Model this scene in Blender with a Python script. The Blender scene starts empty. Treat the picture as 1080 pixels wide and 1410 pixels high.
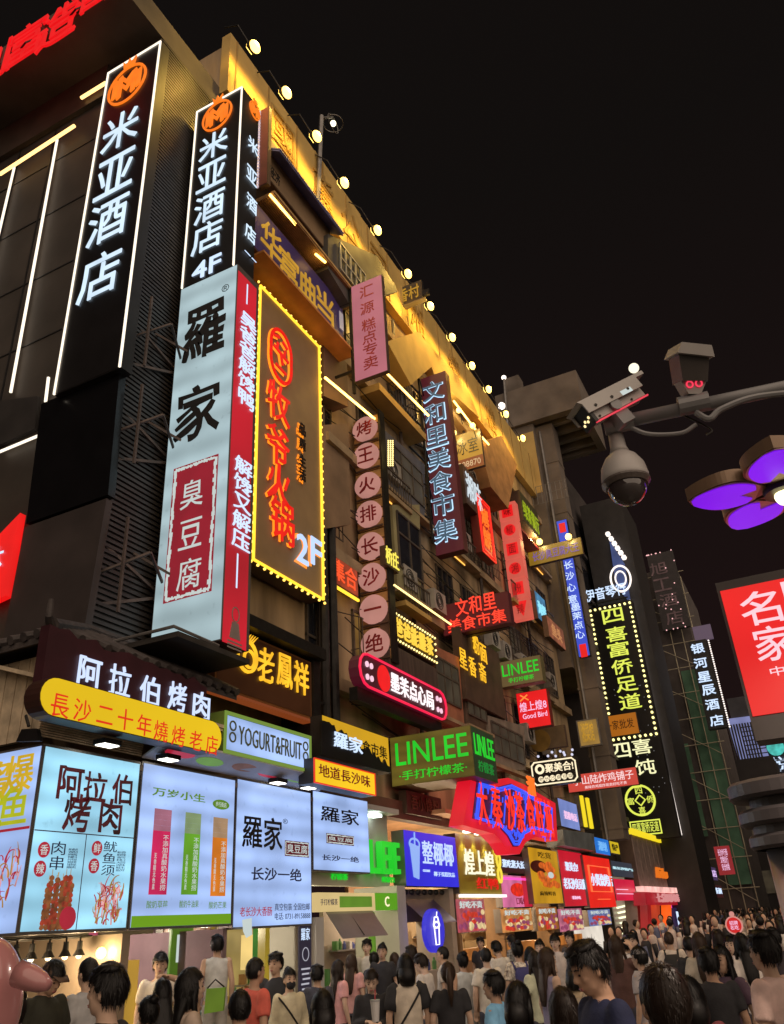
import bpy, bmesh, math, random
import numpy as np
from mathutils import Vector, Matrix, noise
random.seed(7)
SC=bpy.context.scene; COL=SC.collection
# ---------------------------------------------------------------- camera, sky, exposure
FPX=1101.0; PITCH=math.radians(27.32); ROLL=math.radians(-3.578); YAW=math.radians(25.34); EYE=1.9
_c,_s=math.cos,math.sin
HD=Vector((_c(YAW),_s(YAW),0)); RT0=Vector((_s(YAW),-_c(YAW),0)); UP=Vector((0,0,1))
FW=HD*_c(PITCH)+UP*_s(PITCH); U0=-HD*_s(PITCH)+UP*_c(PITCH)
RT=RT0*_c(ROLL)+U0*_s(ROLL); UU=-RT0*_s(ROLL)+U0*_c(ROLL)
CAM=Vector((0,0,EYE))
cd=bpy.data.cameras.new('camera'); cam=bpy.data.objects.new('camera',cd); COL.objects.link(cam); SC.camera=cam
M=Matrix.Identity(4)
for i in range(3): M[i][0],M[i][1],M[i][2],M[i][3]=RT[i],UU[i],-FW[i],CAM[i]
cam.matrix_world=M
cd.sensor_fit='VERTICAL'; cd.sensor_height=24; cd.lens=FPX/1410*24; cd.clip_start=.05; cd.clip_end=2000
W=bpy.data.worlds.new('World'); SC.world=W; W.use_nodes=True
nt=W.node_tree; bg=nt.nodes['Background']
tc=nt.nodes.new('ShaderNodeTexCoord'); sp=nt.nodes.new('ShaderNodeSeparateXYZ'); rp=nt.nodes.new('ShaderNodeValToRGB')
nt.links.new(tc.outputs['Generated'],sp.inputs[0]); nt.links.new(sp.outputs['Z'],rp.inputs[0]); nt.links.new(rp.outputs[0],bg.inputs[0])
rp.color_ramp.elements[0].position=0.0; rp.color_ramp.elements[0].color=(.0185,.0085,.0085,1)
rp.color_ramp.elements[1].position=.75; rp.color_ramp.elements[1].color=(.008,.0062,.0056,1)
bg.inputs[1].default_value=.5
sl=bpy.data.lights.new('city_glow_fill','SUN'); sl.energy=1.4; sl.angle=math.radians(100); sl.color=(1,.78,.6)  # added soft fill from the street side, lifts facade and crowd like city glow
so=bpy.data.objects.new('city_glow_fill',sl); COL.objects.link(so); so.location=(0,-10,40); so.rotation_euler=Vector((.55,.62,-.55)).to_track_quat('-Z','Y').to_euler()
SC.view_settings.view_transform='Standard'; SC.view_settings.look='None'; SC.view_settings.exposure=.55; SC.view_settings.gamma=1
SC.render.engine='CYCLES'; SC.cycles.use_denoising=True; SC.cycles.max_bounces=5; SC.cycles.diffuse_bounces=3; SC.cycles.glossy_bounces=3
SC.cycles.sample_clamp_indirect=3.0; SC.cycles.use_light_tree=True; SC.cycles.caustics_reflective=False; SC.cycles.caustics_refractive=False
# ---------------------------------------------------------------- calibration: picture ray -> point on a real plane
def ray(px,py): return FW+RT*((px-540)/FPX)-UU*((py-705)/FPX)
def onY(p,Y): d=ray(*p); return CAM+d*(Y/d.y)
def onX(p,X): d=ray(*p); return CAM+d*(X/d.x)
def onZ(p,Z): d=ray(*p); return CAM+d*((Z-EYE)/d.z)
def atD(p,t): return CAM+ray(*p)*t
# ---------------------------------------------------------------- materials
def lin(c):
    return tuple(((v/255)/12.92 if v/255<=.04045 else ((v/255+.055)/1.055)**2.4) for v in c)+(1,)
MATS={}
def mat(name,col,rough=.7,var=.25,scale=3.0,bump=.0,metal=0.0,srgb=False,streak=False,spec=.5):
    if name in MATS: return MATS[name]
    m=bpy.data.materials.new(name); m.use_nodes=True; n=m.node_tree; b=n.nodes['Principled BSDF']
    c=lin(col) if srgb else tuple(col)+(1,)
    t=n.nodes.new('ShaderNodeTexCoord'); mp=n.nodes.new('ShaderNodeMapping'); ns=n.nodes.new('ShaderNodeTexNoise'); r=n.nodes.new('ShaderNodeValToRGB')
    n.links.new(t.outputs['Object'],mp.inputs[0]); n.links.new(mp.outputs[0],ns.inputs['Vector']); n.links.new(ns.outputs['Fac'],r.inputs[0]); n.links.new(r.outputs[0],b.inputs['Base Color'])
    if streak: mp.inputs['Scale'].default_value=(1,1,.15)
    ns.inputs['Scale'].default_value=scale; ns.inputs['Detail'].default_value=6
    r.color_ramp.elements[0].position=.3; r.color_ramp.elements[1].position=.7
    r.color_ramp.elements[0].color=tuple(x*(1-var) for x in c[:3])+(1,); r.color_ramp.elements[1].color=tuple(min(1,x*(1+var)) for x in c[:3])+(1,)
    b.inputs['Roughness'].default_value=rough; b.inputs['Metallic'].default_value=metal; b.inputs['Specular IOR Level'].default_value=spec
    if bump:
        bp=n.nodes.new('ShaderNodeBump'); bp.inputs['Strength'].default_value=bump; bp.inputs['Distance'].default_value=.02
        n2=n.nodes.new('ShaderNodeTexNoise'); n2.inputs['Scale'].default_value=scale*6; n.links.new(mp.outputs[0],n2.inputs['Vector'])
        n.links.new(n2.outputs['Fac'],bp.inputs['Height']); n.links.new(bp.outputs[0],b.inputs['Normal'])
    MATS[name]=m; return m
def emi(name,col,st=1.0,var=0.0,scale=1.2,sample=False,rough=.35,base=.04,tubes=0.0):
    """glowing material: lamps, tubes, backlit sheets, also lit walls and goods given a glow"""
    if name in MATS: return MATS[name]
    st*=.7
    m=bpy.data.materials.new(name); m.use_nodes=True; n=m.node_tree; b=n.nodes['Principled BSDF']
    c=lin(col); b.inputs['Base Color'].default_value=(base,base,base,1); b.inputs['Roughness'].default_value=rough; b.inputs['Specular IOR Level'].default_value=.25
    b.inputs['Emission Color'].default_value=c; b.inputs['Emission Strength'].default_value=st
    if var:
        t=n.nodes.new('ShaderNodeTexCoord'); ns=n.nodes.new('ShaderNodeTexNoise'); r=n.nodes.new('ShaderNodeMapRange')
        n.links.new(t.outputs['Object'],ns.inputs['Vector']); ns.inputs['Scale'].default_value=scale; ns.inputs['Detail'].default_value=1.5
        n.links.new(ns.outputs['Fac'],r.inputs[0]); r.inputs[1].default_value=.3; r.inputs[2].default_value=.7; r.inputs[3].default_value=st*(1-var); r.inputs[4].default_value=st*(1+var)
        n.links.new(r.outputs[0],b.inputs['Emission Strength'])
        if tubes:
            wv=n.nodes.new('ShaderNodeTexWave'); wv.bands_direction='Z'; wv.inputs['Scale'].default_value=tubes; wv.inputs['Distortion'].default_value=1.2; wv.inputs['Detail'].default_value=1
            mr=n.nodes.new('ShaderNodeMapRange'); mr.inputs[3].default_value=.86; mr.inputs[4].default_value=1.08; mu=n.nodes.new('ShaderNodeMath'); mu.operation='MULTIPLY'
            n2=n.nodes.new('ShaderNodeTexNoise'); n2.inputs['Scale'].default_value=9; n2.inputs['Detail'].default_value=6; m3=n.nodes.new('ShaderNodeMapRange'); m3.inputs[1].default_value=.62; m3.inputs[2].default_value=.8; m3.inputs[3].default_value=1; m3.inputs[4].default_value=.8; mv=n.nodes.new('ShaderNodeMath'); mv.operation='MULTIPLY'
            n.links.new(t.outputs['Object'],wv.inputs['Vector']); n.links.new(wv.outputs['Fac'],mr.inputs[0]); n.links.new(r.outputs[0],mu.inputs[0]); n.links.new(mr.outputs[0],mu.inputs[1])
            n.links.new(t.outputs['Object'],n2.inputs['Vector']); n.links.new(n2.outputs['Fac'],m3.inputs[0]); n.links.new(mu.outputs[0],mv.inputs[0]); n.links.new(m3.outputs[0],mv.inputs[1]); n.links.new(mv.outputs[0],b.inputs['Emission Strength'])
    m.cycles.emission_sampling='FRONT' if sample else 'NONE'
    MATS[name]=m; return m
# ---------------------------------------------------------------- mesh builder
ORG={}
def link(o): COL.objects.link(o); return o
def tag(o,label=None,cat=None,group=None,kind=None):
    if label: o['label']=label
    if cat: o['category']=cat
    if group: o['group']=group
    if kind: o['kind']=kind
    return o
def thing(name,label,cat,loc=(0,0,0),group=None):
    o=link(bpy.data.objects.new(name,None)); o.location=loc; o.empty_display_size=.2; ORG[o.name]=Vector(loc)
    return tag(o,label,cat,group)
class MB:
    def __init__(s): s.v=[]; s.f=[]
    def add(s,vs,fs):
        k=len(s.v); s.v+= [Vector(a) for a in vs]; s.f+=[tuple(i+k for i in f) for f in fs]; return s
    def box(s,a,b):
        x0,x1=sorted((a[0],b[0])); y0,y1=sorted((a[1],b[1])); z0,z1=sorted((a[2],b[2]))
        return s.add([(x0,y0,z0),(x1,y0,z0),(x1,y1,z0),(x0,y1,z0),(x0,y0,z1),(x1,y0,z1),(x1,y1,z1),(x0,y1,z1)],
            [(3,2,1,0),(4,5,6,7),(0,1,5,4),(1,2,6,5),(2,3,7,6),(3,0,4,7)])
    def fbox(s,F,a0,b0,a1,b1,c0,c1):
        P=F.P; vs=[P(a0,b0,c0),P(a1,b0,c0),P(a1,b1,c0),P(a0,b1,c0),P(a0,b0,c1),P(a1,b0,c1),P(a1,b1,c1),P(a0,b1,c1)]
        return s.add(vs,[(3,2,1,0),(4,5,6,7),(0,1,5,4),(1,2,6,5),(2,3,7,6),(3,0,4,7)])
    def prism(s,pts,off):
        pts=[Vector(p) for p in pts]; off=Vector(off); n=len(pts)
        nrm=Vector((0,0,0))
        for i in range(n): nrm+=pts[i].cross(pts[(i+1)%n])
        if nrm.dot(off)>0: pts=pts[::-1]
        fs=[tuple(range(n)),tuple(range(2*n-1,n-1,-1))]+[(i,i+n,(i+1)%n+n,(i+1)%n) for i in range(n)]
        return s.add(pts+[p+off for p in pts],[f if k else f for k,f in enumerate(fs)])
    def tube(s,pts,r,n=8,cap=True):
        pts=[Vector(p) for p in pts]; R=r if isinstance(r,(list,tuple)) else [r]*len(pts)
        vs=[];fs=[];pa=None
        for i,p in enumerate(pts):
            t=(pts[min(i+1,len(pts)-1)]-pts[max(i-1,0)]).normalized()
            if pa is None: a=t.orthogonal().normalized()
            else:
                a=pa-t*pa.dot(t); a=a.normalized() if a.length>1e-5 else t.orthogonal().normalized()
            pa=a; b=t.cross(a)
            for k in range(n):
                w=2*math.pi*k/n; vs.append(p+(a*math.cos(w)+b*math.sin(w))*R[i])
        for i in range(len(pts)-1):
            for k in range(n): fs.append((i*n+k,i*n+(k+1)%n,(i+1)*n+(k+1)%n,(i+1)*n+k))
        if cap: fs.append(tuple(range(n-1,-1,-1))); fs.append(tuple((len(pts)-1)*n+k for k in range(n)))
        return s.add(vs,fs)
    def bar(s,a,b,w): return s.tube([a,b],w*.7071,4)
    def ball(s,c,r,seg=10,ring=6,Mx=None):
        r=(r,r,r) if not isinstance(r,(tuple,list)) else r; c=Vector(c); vs=[];fs=[]
        def q(v): v=Vector(v); return (Mx@v if Mx else v)+c
        vs.append(q((0,0,r[2])))
        for i in range(1,ring):
            ph=math.pi*i/ring
            for k in range(seg):
                w=2*math.pi*k/seg; vs.append(q((r[0]*math.sin(ph)*math.cos(w),r[1]*math.sin(ph)*math.sin(w),r[2]*math.cos(ph))))
        vs.append(q((0,0,-r[2]))); L=len(vs)-1
        for k in range(seg): fs.append((0,1+k,1+(k+1)%seg)); fs.append((L,L-seg+(k+1)%seg,L-seg+k))
        for i in range(ring-2):
            for k in range(seg): fs.append((1+i*seg+k,1+(i+1)*seg+k,1+(i+1)*seg+(k+1)%seg,1+i*seg+(k+1)%seg))
        return s.add(vs,fs)
    def loft(s,secs,n=20):
        """secs: (cx,cy,z,rx,ry)"""
        vs=[];fs=[]
        for (cx,cy,z,rx,ry) in secs:
            for k in range(n):
                w=2*math.pi*k/n; vs.append((cx+rx*math.cos(w),cy+ry*math.sin(w),z))
        for i in range(len(secs)-1):
            for k in range(n): fs.append((i*n+k,i*n+(k+1)%n,(i+1)*n+(k+1)%n,(i+1)*n+k))
        fs.append(tuple(range(n-1,-1,-1))); fs.append(tuple((len(secs)-1)*n+k for k in range(n)))
        return s.add(vs,fs)
    def disk(s,F,a,b,r,c0,c1,n=20,ry=None):
        ry=ry or r
        return s.prism([F.P(a+r*math.cos(2*math.pi*k/n),b+ry*math.sin(2*math.pi*k/n),c0) for k in range(n)],F.n*(c1-c0))
    def ring(s,F,a,b,r,w,c0,c1,n=28,ry=None):
        ry=ry or r; vs=[];fs=[]
        for k in range(n):
            t=2*math.pi*k/n
            for (q,c) in ((0,c0),(0,c1),(1,c1),(1,c0)):
                vs.append(F.P(a+(r-q*w)*math.cos(t),b+(ry-q*w)*math.sin(t),c))
        for k in range(n):
            j=(k+1)%n
            for q in range(4): fs.append((k*4+q,k*4+(q+1)%4,j*4+(q+1)%4,j*4+q))
        return s.add(vs,fs)
    def poly(s,F,ab,c0,c1): return s.prism([F.P(a,b,c0) for a,b in ab],F.n*(c1-c0))
    def build(s,name,m,parent=None,label=None,cat=None,group=None,kind=None,smooth=False,origin=None):
        o0=ORG.get(parent.name,Vector()) if parent else Vector(origin or (0,0,0))
        me=bpy.data.meshes.new(name); me.from_pydata([tuple(v-o0) for v in s.v],[],s.f); me.validate()
        if m: me.materials.append(m)
        if smooth: me.polygons.foreach_set('use_smooth',[True]*len(me.polygons))
        o=link(bpy.data.objects.new(name,me))
        if parent: o.parent=parent
        else: o.location=o0
        ORG[o.name]=o0
        bm=bmesh.new(); bm.from_mesh(me); bmesh.ops.recalc_face_normals(bm,faces=bm.faces); bm.to_mesh(me); bm.free()
        return tag(o,label,cat,group,kind)
class Fr:
    def __init__(s,o,u,v,n): s.o,s.u,s.v,s.n=Vector(o),Vector(u),Vector(v),Vector(n)
    def P(s,a,b,c=0): return s.o+s.u*a+s.v*b+s.n*c
    def ab(s,p):
        d=ray(*p); t=(s.o-CAM).dot(s.n)/d.dot(s.n); q=CAM+d*t-s.o; return q.dot(s.u),q.dot(s.v)
def FY(Y,x,z): return Fr((x,Y,z),(1,0,0),(0,0,1),(0,-1,0))      # faces the street
def FX(X,y,z): return Fr((X,y,z),(0,-1,0),(0,0,1),(-1,0,0))     # sticks out of the facade, faces up the street
def RY(Y,tl,tr,br,bl):
    a,b,c,d=[onY(p,Y) for p in (tl,tr,br,bl)]; x0=(a.x+d.x)/2; x1=(b.x+c.x)/2; z1=(a.z+b.z)/2; z0=(c.z+d.z)/2
    return FY(Y,x0,z0),x1-x0,z1-z0
def RX(X,tl,tr,br,bl):
    a,b,c,d=[onX(p,X) for p in (tl,tr,br,bl)]; y0=(a.y+d.y)/2; y1=(b.y+c.y)/2; z1=(a.z+b.z)/2; z0=(c.z+d.z)/2
    return FX(X,y0,z0),y0-y1,z1-z0
def txt(parent,s,F,a0,b0,a1,b1,m,dep=.02,off=.0,st=.012,brush=0.0,lines=1.0,name='lettering',space=1.0,shear=0):
    c=bpy.data.curves.new('lettering','FONT'); c.body=s; c.align_x='CENTER'; c.resolution_u=2; c.extrude=.5;  c.space_line=lines; c.space_character=space; c.shear=shear
    t=bpy.data.objects.new('lettering_curve',c); COL.objects.link(t)
    dg=bpy.context.evaluated_depsgraph_get(); me=bpy.data.meshes.new_from_object(t.evaluated_get(dg))
    COL.objects.unlink(t); bpy.data.objects.remove(t); bpy.data.curves.remove(c)
    n=len(me.vertices); co=np.empty(n*3); me.vertices.foreach_get('co',co); co=co.reshape(-1,3)
    if off:
        nv=np.zeros((n,2)); key=np.round(co[:,:2]*4000).astype(np.int64); key=key[:,0]*1000003+key[:,1]; _,inv=np.unique(key,return_inverse=True)
        acc=np.zeros((inv.max()+1,2))
        for p in me.polygons:
            if abs(p.normal.z)<.2:
                q=p.normal; 
                for i in set(inv[list(p.vertices)]): acc[i]+=(q.x,q.y)
        l=np.linalg.norm(acc,axis=1); l[l<1e-6]=1; co[:,:2]+=(acc/l[:,None])[inv]*off*.42
    if brush:
        for i in range(n):
            q=noise.noise_vector(Vector((co[i,0]*3.1,co[i,1]*3.1,1.7))); co[i,0]+=q.x*brush; co[i,1]+=q.y*brush
            q=noise.noise_vector(Vector((co[i,0]*9,co[i,1]*9,5.7))); co[i,0]+=q.x*brush*.35; co[i,1]+=q.y*brush*.35
    lo=co.min(0); hi=co.max(0); sc=(hi-lo); sc[sc==0]=1
    g=(co-lo)/sc
    A=a0+g[:,0]*(a1-a0); B=b0+g[:,1]*(b1-b0); Cc=st+g[:,2]*dep
    o0=ORG.get(parent.name,Vector()) if parent else Vector()
    w=np.array(F.o-o0)[None]+A[:,None]*np.array(F.u)[None]+B[:,None]*np.array(F.v)[None]+Cc[:,None]*np.array(F.n)[None]
    me.vertices.foreach_set('co',w.reshape(-1)); me.update(); me.materials.clear(); me.materials.append(m)
    me.name=name; o=link(bpy.data.objects.new(name,me)); o.parent=parent; ORG[o.name]=o0
    return o
def tp(parent,s,F,p0,p1,m,**k):
    """lettering whose box is measured at the two picture points (upper left, lower right)"""
    a0,b1=F.ab(p0); a1,b0=F.ab(p1); return txt(parent,s,F,min(a0,a1),min(b0,b1),max(a0,a1),max(b0,b1),m,**k)
def V(s): return '\n'.join(s)
def panel(name,label,cat,F,w,h,d,face,case,bord=.03,group=None,rim=None):
    """a sign cabinet: case, face, optional rim"""
    r=thing(name,label,cat,F.P(w/2,0,-d),group)
    MB().fbox(F,0,0,w,h,-d,-.004).build('case',case,r)
    if face: MB().fbox(F,bord,bord,w-bord,h-bord,-.003,.006).build('sign_face',face,r)
    if rim:
        b=MB(); t=bord
        b.fbox(F,0,0,w,t,-.003,.022).fbox(F,0,h-t,w,h,-.003,.022).fbox(F,0,t,t,h-t,-.003,.022).fbox(F,w-t,t,w,h-t,-.003,.022); b.build('rim',rim,r)
    return r
def bulbs(parent,F,pts,r,m,name='bulb'):
    me=None; o0=ORG[parent.name]
    for a,bb in pts:
        if me is None:
            me=bpy.data.meshes.new(name); t=MB().ball((0,0,0),r,6,4); me.from_pydata([tuple(v) for v in t.v],[],t.f); me.materials.append(m)
        o=link(bpy.data.objects.new(name,me)); o.parent=parent; o.location=F.P(a,bb,r*.8)-o0
def edge_pts(w,h,step,ins=0):
    P=[];n=max(2,int(w/step));k=max(2,int(h/step))
    for i in range(n+1): P+=[(ins+(w-2*ins)*i/n,ins),(ins+(w-2*ins)*i/n,h-ins)]
    for i in range(1,k): P+=[(ins,ins+(h-2*ins)*i/k),(w-ins,ins+(h-2*ins)*i/k)]
    return P
def lamp(name,loc,energy,col,parent=None,kind='POINT',size=.05,aim=None,angle=2.4):
    l=bpy.data.lights.new(name,kind); l.energy=energy; l.color=col; l.shadow_soft_size=size
    if kind=='SPOT': l.spot_size=angle; l.spot_blend=.6
    o=link(bpy.data.objects.new(name,l))
    o0=ORG.get(parent.name,Vector()) if parent else Vector()
    o.location=Vector(loc)-o0
    if aim is not None: o.rotation_euler=(Vector(aim)-Vector(loc)).to_track_quat('-Z','Y').to_euler()
    if parent: o.parent=parent
    return o
def crv(pts,n=8):
    pts=[Vector(p) for p in pts]; q=[pts[0]*2-pts[1]]+pts+[pts[-1]*2-pts[-2]]; out=[]
    for i in range(1,len(q)-2):
        for k in range(n):
            t=k/n; a,b,c,d=q[i-1],q[i],q[i+1],q[i+2]; out.append(.5*((2*b)+(c-a)*t+(2*a-5*b+4*c-d)*t*t+(3*b-a-3*c+d)*t*t*t))
    return out+[pts[-1]]
# palette
STEEL=mat('dark_steel',(.03,.028,.026),.5,.3,6,.1,.6)
GREYM=mat('grey_metal',(.22,.21,.2),.45,.2,4,.05,.4)
BLACK=mat('black_panel',(.012,.011,.011),.45,.3,3)
DARKG=mat('dark_cladding',(.03,.027,.026),.6,.25,2,.1)
BROWNW=mat('brown_plaster',(.36,.26,.15),.85,.6,1.1,.3,streak=True)
CASEB=mat('dark_case',(.03,.028,.028),.4,.2,4)
CASEW=mat('pale_case',(.5,.5,.5),.5,.15,3)
WHITEL=emi('white_letter',(205,226,255),1.15)
BLUEW=emi('cool_white_letter',(190,214,255),1.1)
WARMB=emi('warm_bulb',(255,226,140),2.2)
LEDW=emi('led_white',(255,240,230),1.5)
LEDY=emi('led_amber',(255,205,120),1.6)
# ================================================================ ground
PAVE=mat('paving',(.11,.1,.09),.45,.3,1.2,.25)
g=MB().add([(-60,-60,0),(220,-60,0),(220,60,0),(-60,60,0)],[(0,1,2,3)]).build('street_pavement',PAVE,kind='structure')
b=MB()
for k in range(-10,120):
    b.box((k*1.2,-4,.004),(k*1.2+.02,7.9,.008))
for k in range(10): b.box((-12,-4+k*1.2,.004),(140,-4+k*1.2+.02,.0085))
b.build('paving_joints',mat('joint',(.04,.04,.04),.8,.2,3),kind='structure')
def pY(b,pts,Y,dep): return b.prism([onY(p,Y) for p in pts],(0,dep,0))
def pX(b,pts,X,dep): return b.prism([onX(p,X) for p in pts],(dep,0,0))
# ================================================================ corner hotel building (left)
XW=8.18
HB=thing('hotel_building','dark clad corner building whose end wall carries the tall hotel sign and light strips','building',(XW,9,0))
CONC=mat('taupe_concrete',(.085,.07,.055),.8,.3,.9,.2)
TAUPE=mat('taupe_cladding',(.055,.045,.037),.6,.3,.8,.1)
MB().box((XW,9.0,5.2),(XW+2.04,24,20.38)).build('wall',TAUPE,HB)
b=MB()
b.box((6.89,8.98,20.4),(14,24,21.2)); b.build('roof_slab',CONC,HB)
b=MB().box((XW-.12,10.52,19.25),(XW-.004,24,20.39)).build('fascia_band',mat('dark_fascia',(.05,.035,.025),.6,.3,2),HB)
b=MB()
for k in range(150):
    z=5.6+k*.0985; b.box((XW+.02,8.955,z),(XW+2.02,8.997,z+.055))
b.build('corrugated_cladding',mat('corrugated_dark',(.045,.04,.038),.45,.3,3,metal=.3),HB)
b=MB()
for k in range(90):
    z=11.2+k*.0985; b.box((XW-.03,9.02,z),(XW-.003,10.6,z+.05))
b.build('ribbed_panel',mat('ribbed_dark',(.035,.03,.03),.5,.3,3),HB)
def strip(p,q,m,X=XW-.1,r=.03,Y=None):
    P=onX(p,X); Q=onX(q,X); MB().tube([P,Q],r,6).build('light_strip',m,HB)
WSTR=emi('strip_warm_white',(255,238,215),1.5,sample=True); ASTR=emi('strip_amber',(255,196,120),2.6,sample=True)
P=onX((20,230),XW-.1); MB().tube([P,(P.x,P.y+.0,12)],.028,6).build('light_strip',WSTR,HB)
strip((79,192),(15,540),WSTR); strip((67,520),(63,553),WSTR); strip((0,622),(53,600),WSTR)
strip((0,240),(103,173),ASTR,XW-.22,.04); strip((112,135),(146,114),ASTR,XW-.22,.04)
# wall columns and joints on the end wall
b=MB()
for y in (12.1,13.3,14.6): b.box((XW-.02,y-.02,10.9),(XW-.002,y+.02,19.2))
for z in (12.5,14.3,16.2,18.0): b.box((XW-.015,10.7,z),(XW-.002,22,z+.03))
b.build('cladding_joints',BLACK,HB)
b=MB(); pX(b,[(57,556),(165,511),(149,681),(36,721)],XW-.16,.15); b.build('unlit_screen',mat('screen_black',(.006,.006,.007),.25,.2,2),HB)
b=MB(); pX(b,[(34,726),(147,686),(116,867),(0,902)],XW-.14,.13); b.build('dark_panel',mat('panel_brownish',(.05,.04,.038),.5,.25,1.5),HB)
b=MB(); pX(b,[(-60,560),(52,545),(48,590),(-60,640)],XW-.08,.07); b.build('dark_panel',DARKG,HB)
# roof sign letters (red, glowing) on the slab edge
RS=thing('rooftop_sign','glowing red characters of a roof sign standing on the edge of the concrete slab','roof sign',(6.9,11,21.2))
RED=emi('red_letter',(235,18,24),1.0,.08,3)
F=FX(6.86,16,20.55)
for s,pa,pb in (('富',(16,28),(58,96)),('造',(60,4),(102,72)),('酒',(104,-40),(150,26)),('利',(-34,66),(10,124))):
    c0=F.ab(((pa[0]+pb[0])/2,(pa[1]+pb[1])/2)); txt(RS,s,F,c0[0]-.62,c0[1]-.62,c0[0]+.62,c0[1]+.75,RED,dep=.05,off=.01,name='red_character')
b=MB()
for y in np.arange(9.6,15,1.55): b.tube([(6.85,y,20.42),(6.85,y+1.3,20.42)],.02,6); b.tube([(6.84,y+.5,20.5),(6.7,y+.5,20.2),(6.84,y+.9,20.42)],.02,6)
b.build('letter_rail',STEEL,RS)
# ================================================================ hotel sign on the end wall
F,w,h=RX(XW-.28,(147,105),(222,55),(168,505),(77,543))
HS=panel('hotel_sign','tall white outlined black sign with white characters on the end wall of the corner building','sign',F,w,h,.26,None,BLACK)
MB().fbox(F,.02,.02,w-.02,h-.02,-.003,.004).build('sign_face',mat('sign_black',(.013,.012,.013),.3,.2,2),HS)
b=MB(); t=.035; b.fbox(F,0,0,t,h,-.002,.03).fbox(F,w-t,0,w,h,-.002,.03).fbox(F,t,h-t,w-t,h,-.002,.03); b.build('light_outline',WSTR,HS)
ORNG=emi('orange_logo',(255,122,28),1.05,.1,4)
def hotel_logo(par,F,a,b0,r,m,ry=None):
    ry=ry or r*1.1; q=MB(); q.ring(F,a,b0,r,r*.1,.01,.04,26,ry)
    for k,(x,l,hh) in enumerate(((-.62,.2,.5),(-.36,.2,.62),(.36,.2,.62),(.62,.2,.5))):
        x*=r; q.poly(F,[(a+x-.1*r,b0-hh*ry),(a+x+.1*r,b0-hh*ry+.1*r),(a+x+.1*r,b0+hh*ry),(a+x-.1*r,b0+hh*ry-.1*r)],.012,.05)
    for dy in (.25,-.12):
        q.poly(F,[(a-.26*r,b0+(dy+.3)*ry),(a,b0+dy*ry),(a+.26*r,b0+(dy+.3)*ry),(a+.26*r,b0+(dy+.08)*ry),(a,b0+(dy-.24)*ry),(a-.26*r,b0+(dy+.08)*ry)],.012,.05)
    q.poly(F,[(a-.26*r,b0+.95*ry),(a+.26*r,b0+.95*ry),(a+.34*r,b0+1.4*ry),(a+.12*r,b0+1.15*ry),(a,b0+1.45*ry),(a-.12*r,b0+1.15*ry),(a-.34*r,b0+1.4*ry)],.012,.05)
    return q.build('logo',m,par)
c0=F.ab((176,117)); hotel_logo(HS,F,c0[0],c0[1],.56,ORNG,.62)
def chars_at(par,F,s,pts,w,h,m,**k):
    for ch,p in zip(s,pts):
        a,b0=F.ab(p); txt(par,ch,F,a-w/2,b0-h/2,a+w/2,b0+h/2,m,name='character',**k)
HW=emi('hotel_letter',(214,236,255),1.05,.12,1.5)
chars_at(HS,F,'米亚酒店',[(167,179),(159,240),(149,304),(138,379)],1.02,1.12,HW,off=.008,dep=.02)
# red display at far left
b=MB(); pX(b,[(0,735),(28,706),(8,820),(-30,838),(-30,748)],XW-.2,.12); RD=b.build('led_display',emi('red_display',(235,20,20),1.0,.1,2),None,'bright red lit display panel cut by the left edge below the hotel wall','display',origin=(XW-.2,11,9))
F=FX(XW-.215,11.1,7.6); a,b0=F.ab((2,765)); txt(RD,'大',F,a-.25,b0-.2,a+.05,b0+.2,WHITEL,dep=.01,st=.002,off=.03)
# ================================================================ tile eave over the corner stall
TILE=mat('roof_tile',(.055,.045,.042),.7,.4,5,.3)
WOODS=mat('pale_wood_slats',(.62,.5,.34),.7,.25,6,.2)
ER=thing('tiled_eave','dark grey curved tile eave running over the corner grill stall','eave',(8,8.3,5))
b=MB(); b.prism([(6.5,7.75,5.28),(10.2,7.75,5.28),(10.2,8.95,5.95),(8.1,8.95,5.95)],(0,0,-.08)); b.prism([(6.5,7.75,5.28),(8.1,8.95,5.95),(8.1,16,5.95),(6.5,16,5.28)],(0,0,-.08))
b.build('roof_deck',TILE,ER)
b=MB()
for k in range(16):
    x=6.7+k*.23; t=max(0,(8.1-x)/1.6); y1=8.95-1.2*t
    b.tube([(x,7.7,5.31),(x,y1,5.33+.67*(1-t))],.06,8)
for k in range(36):
    y=7.95+k*.23; t=max(0,(8.95-y)/1.2); x1=8.1-1.6*t
    b.tube([(6.45,y,5.31),(x1,y,5.33+.67*(1-t))],.06,8)
b.tube([(6.42,7.68,5.36),(8.1,8.95,6.03)],.09,8); b.tube([(8.05,8.9,6.02),(10.2,8.9,6.02)],.08,8); b.tube([(8.05,8.9,6.02),(8.05,16,6.02)],.08,8)
b.tube([(6.5,7.75,5.3),(6.3,7.6,5.42),(6.28,7.58,5.62)],[.07,.05,.03],8)
b.build('tile_rows',TILE,ER)
b=MB()
for k in range(40):
    y=8.1+k*.2; b.box((6.86,y,4.15),(6.9,y+.185,5.2))
b.box((6.88,8.1,4.15),(6.93,16,5.2)); b.build('slat_wall',WOODS,ER)
b=MB()
for k in range(14): b.box((6.9+k*.24,7.62,4.62),(6.9+k*.24+.22,8.02,4.66))
b.prism([(6.6,7.6,4.66),(10.4,7.6,4.66),(10.4,8.9,5.1),(6.6,8.9,5.1)],(0,0,.05)); b.build('soffit',WOODS,ER)
b=MB()
for k in range(20): z=4.14+k*.028; b.box((6.75,8.03-.005*k,z),(8.5,8.05,z+.018))
b.build('slatted_underside',WOODS,ER)
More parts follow.
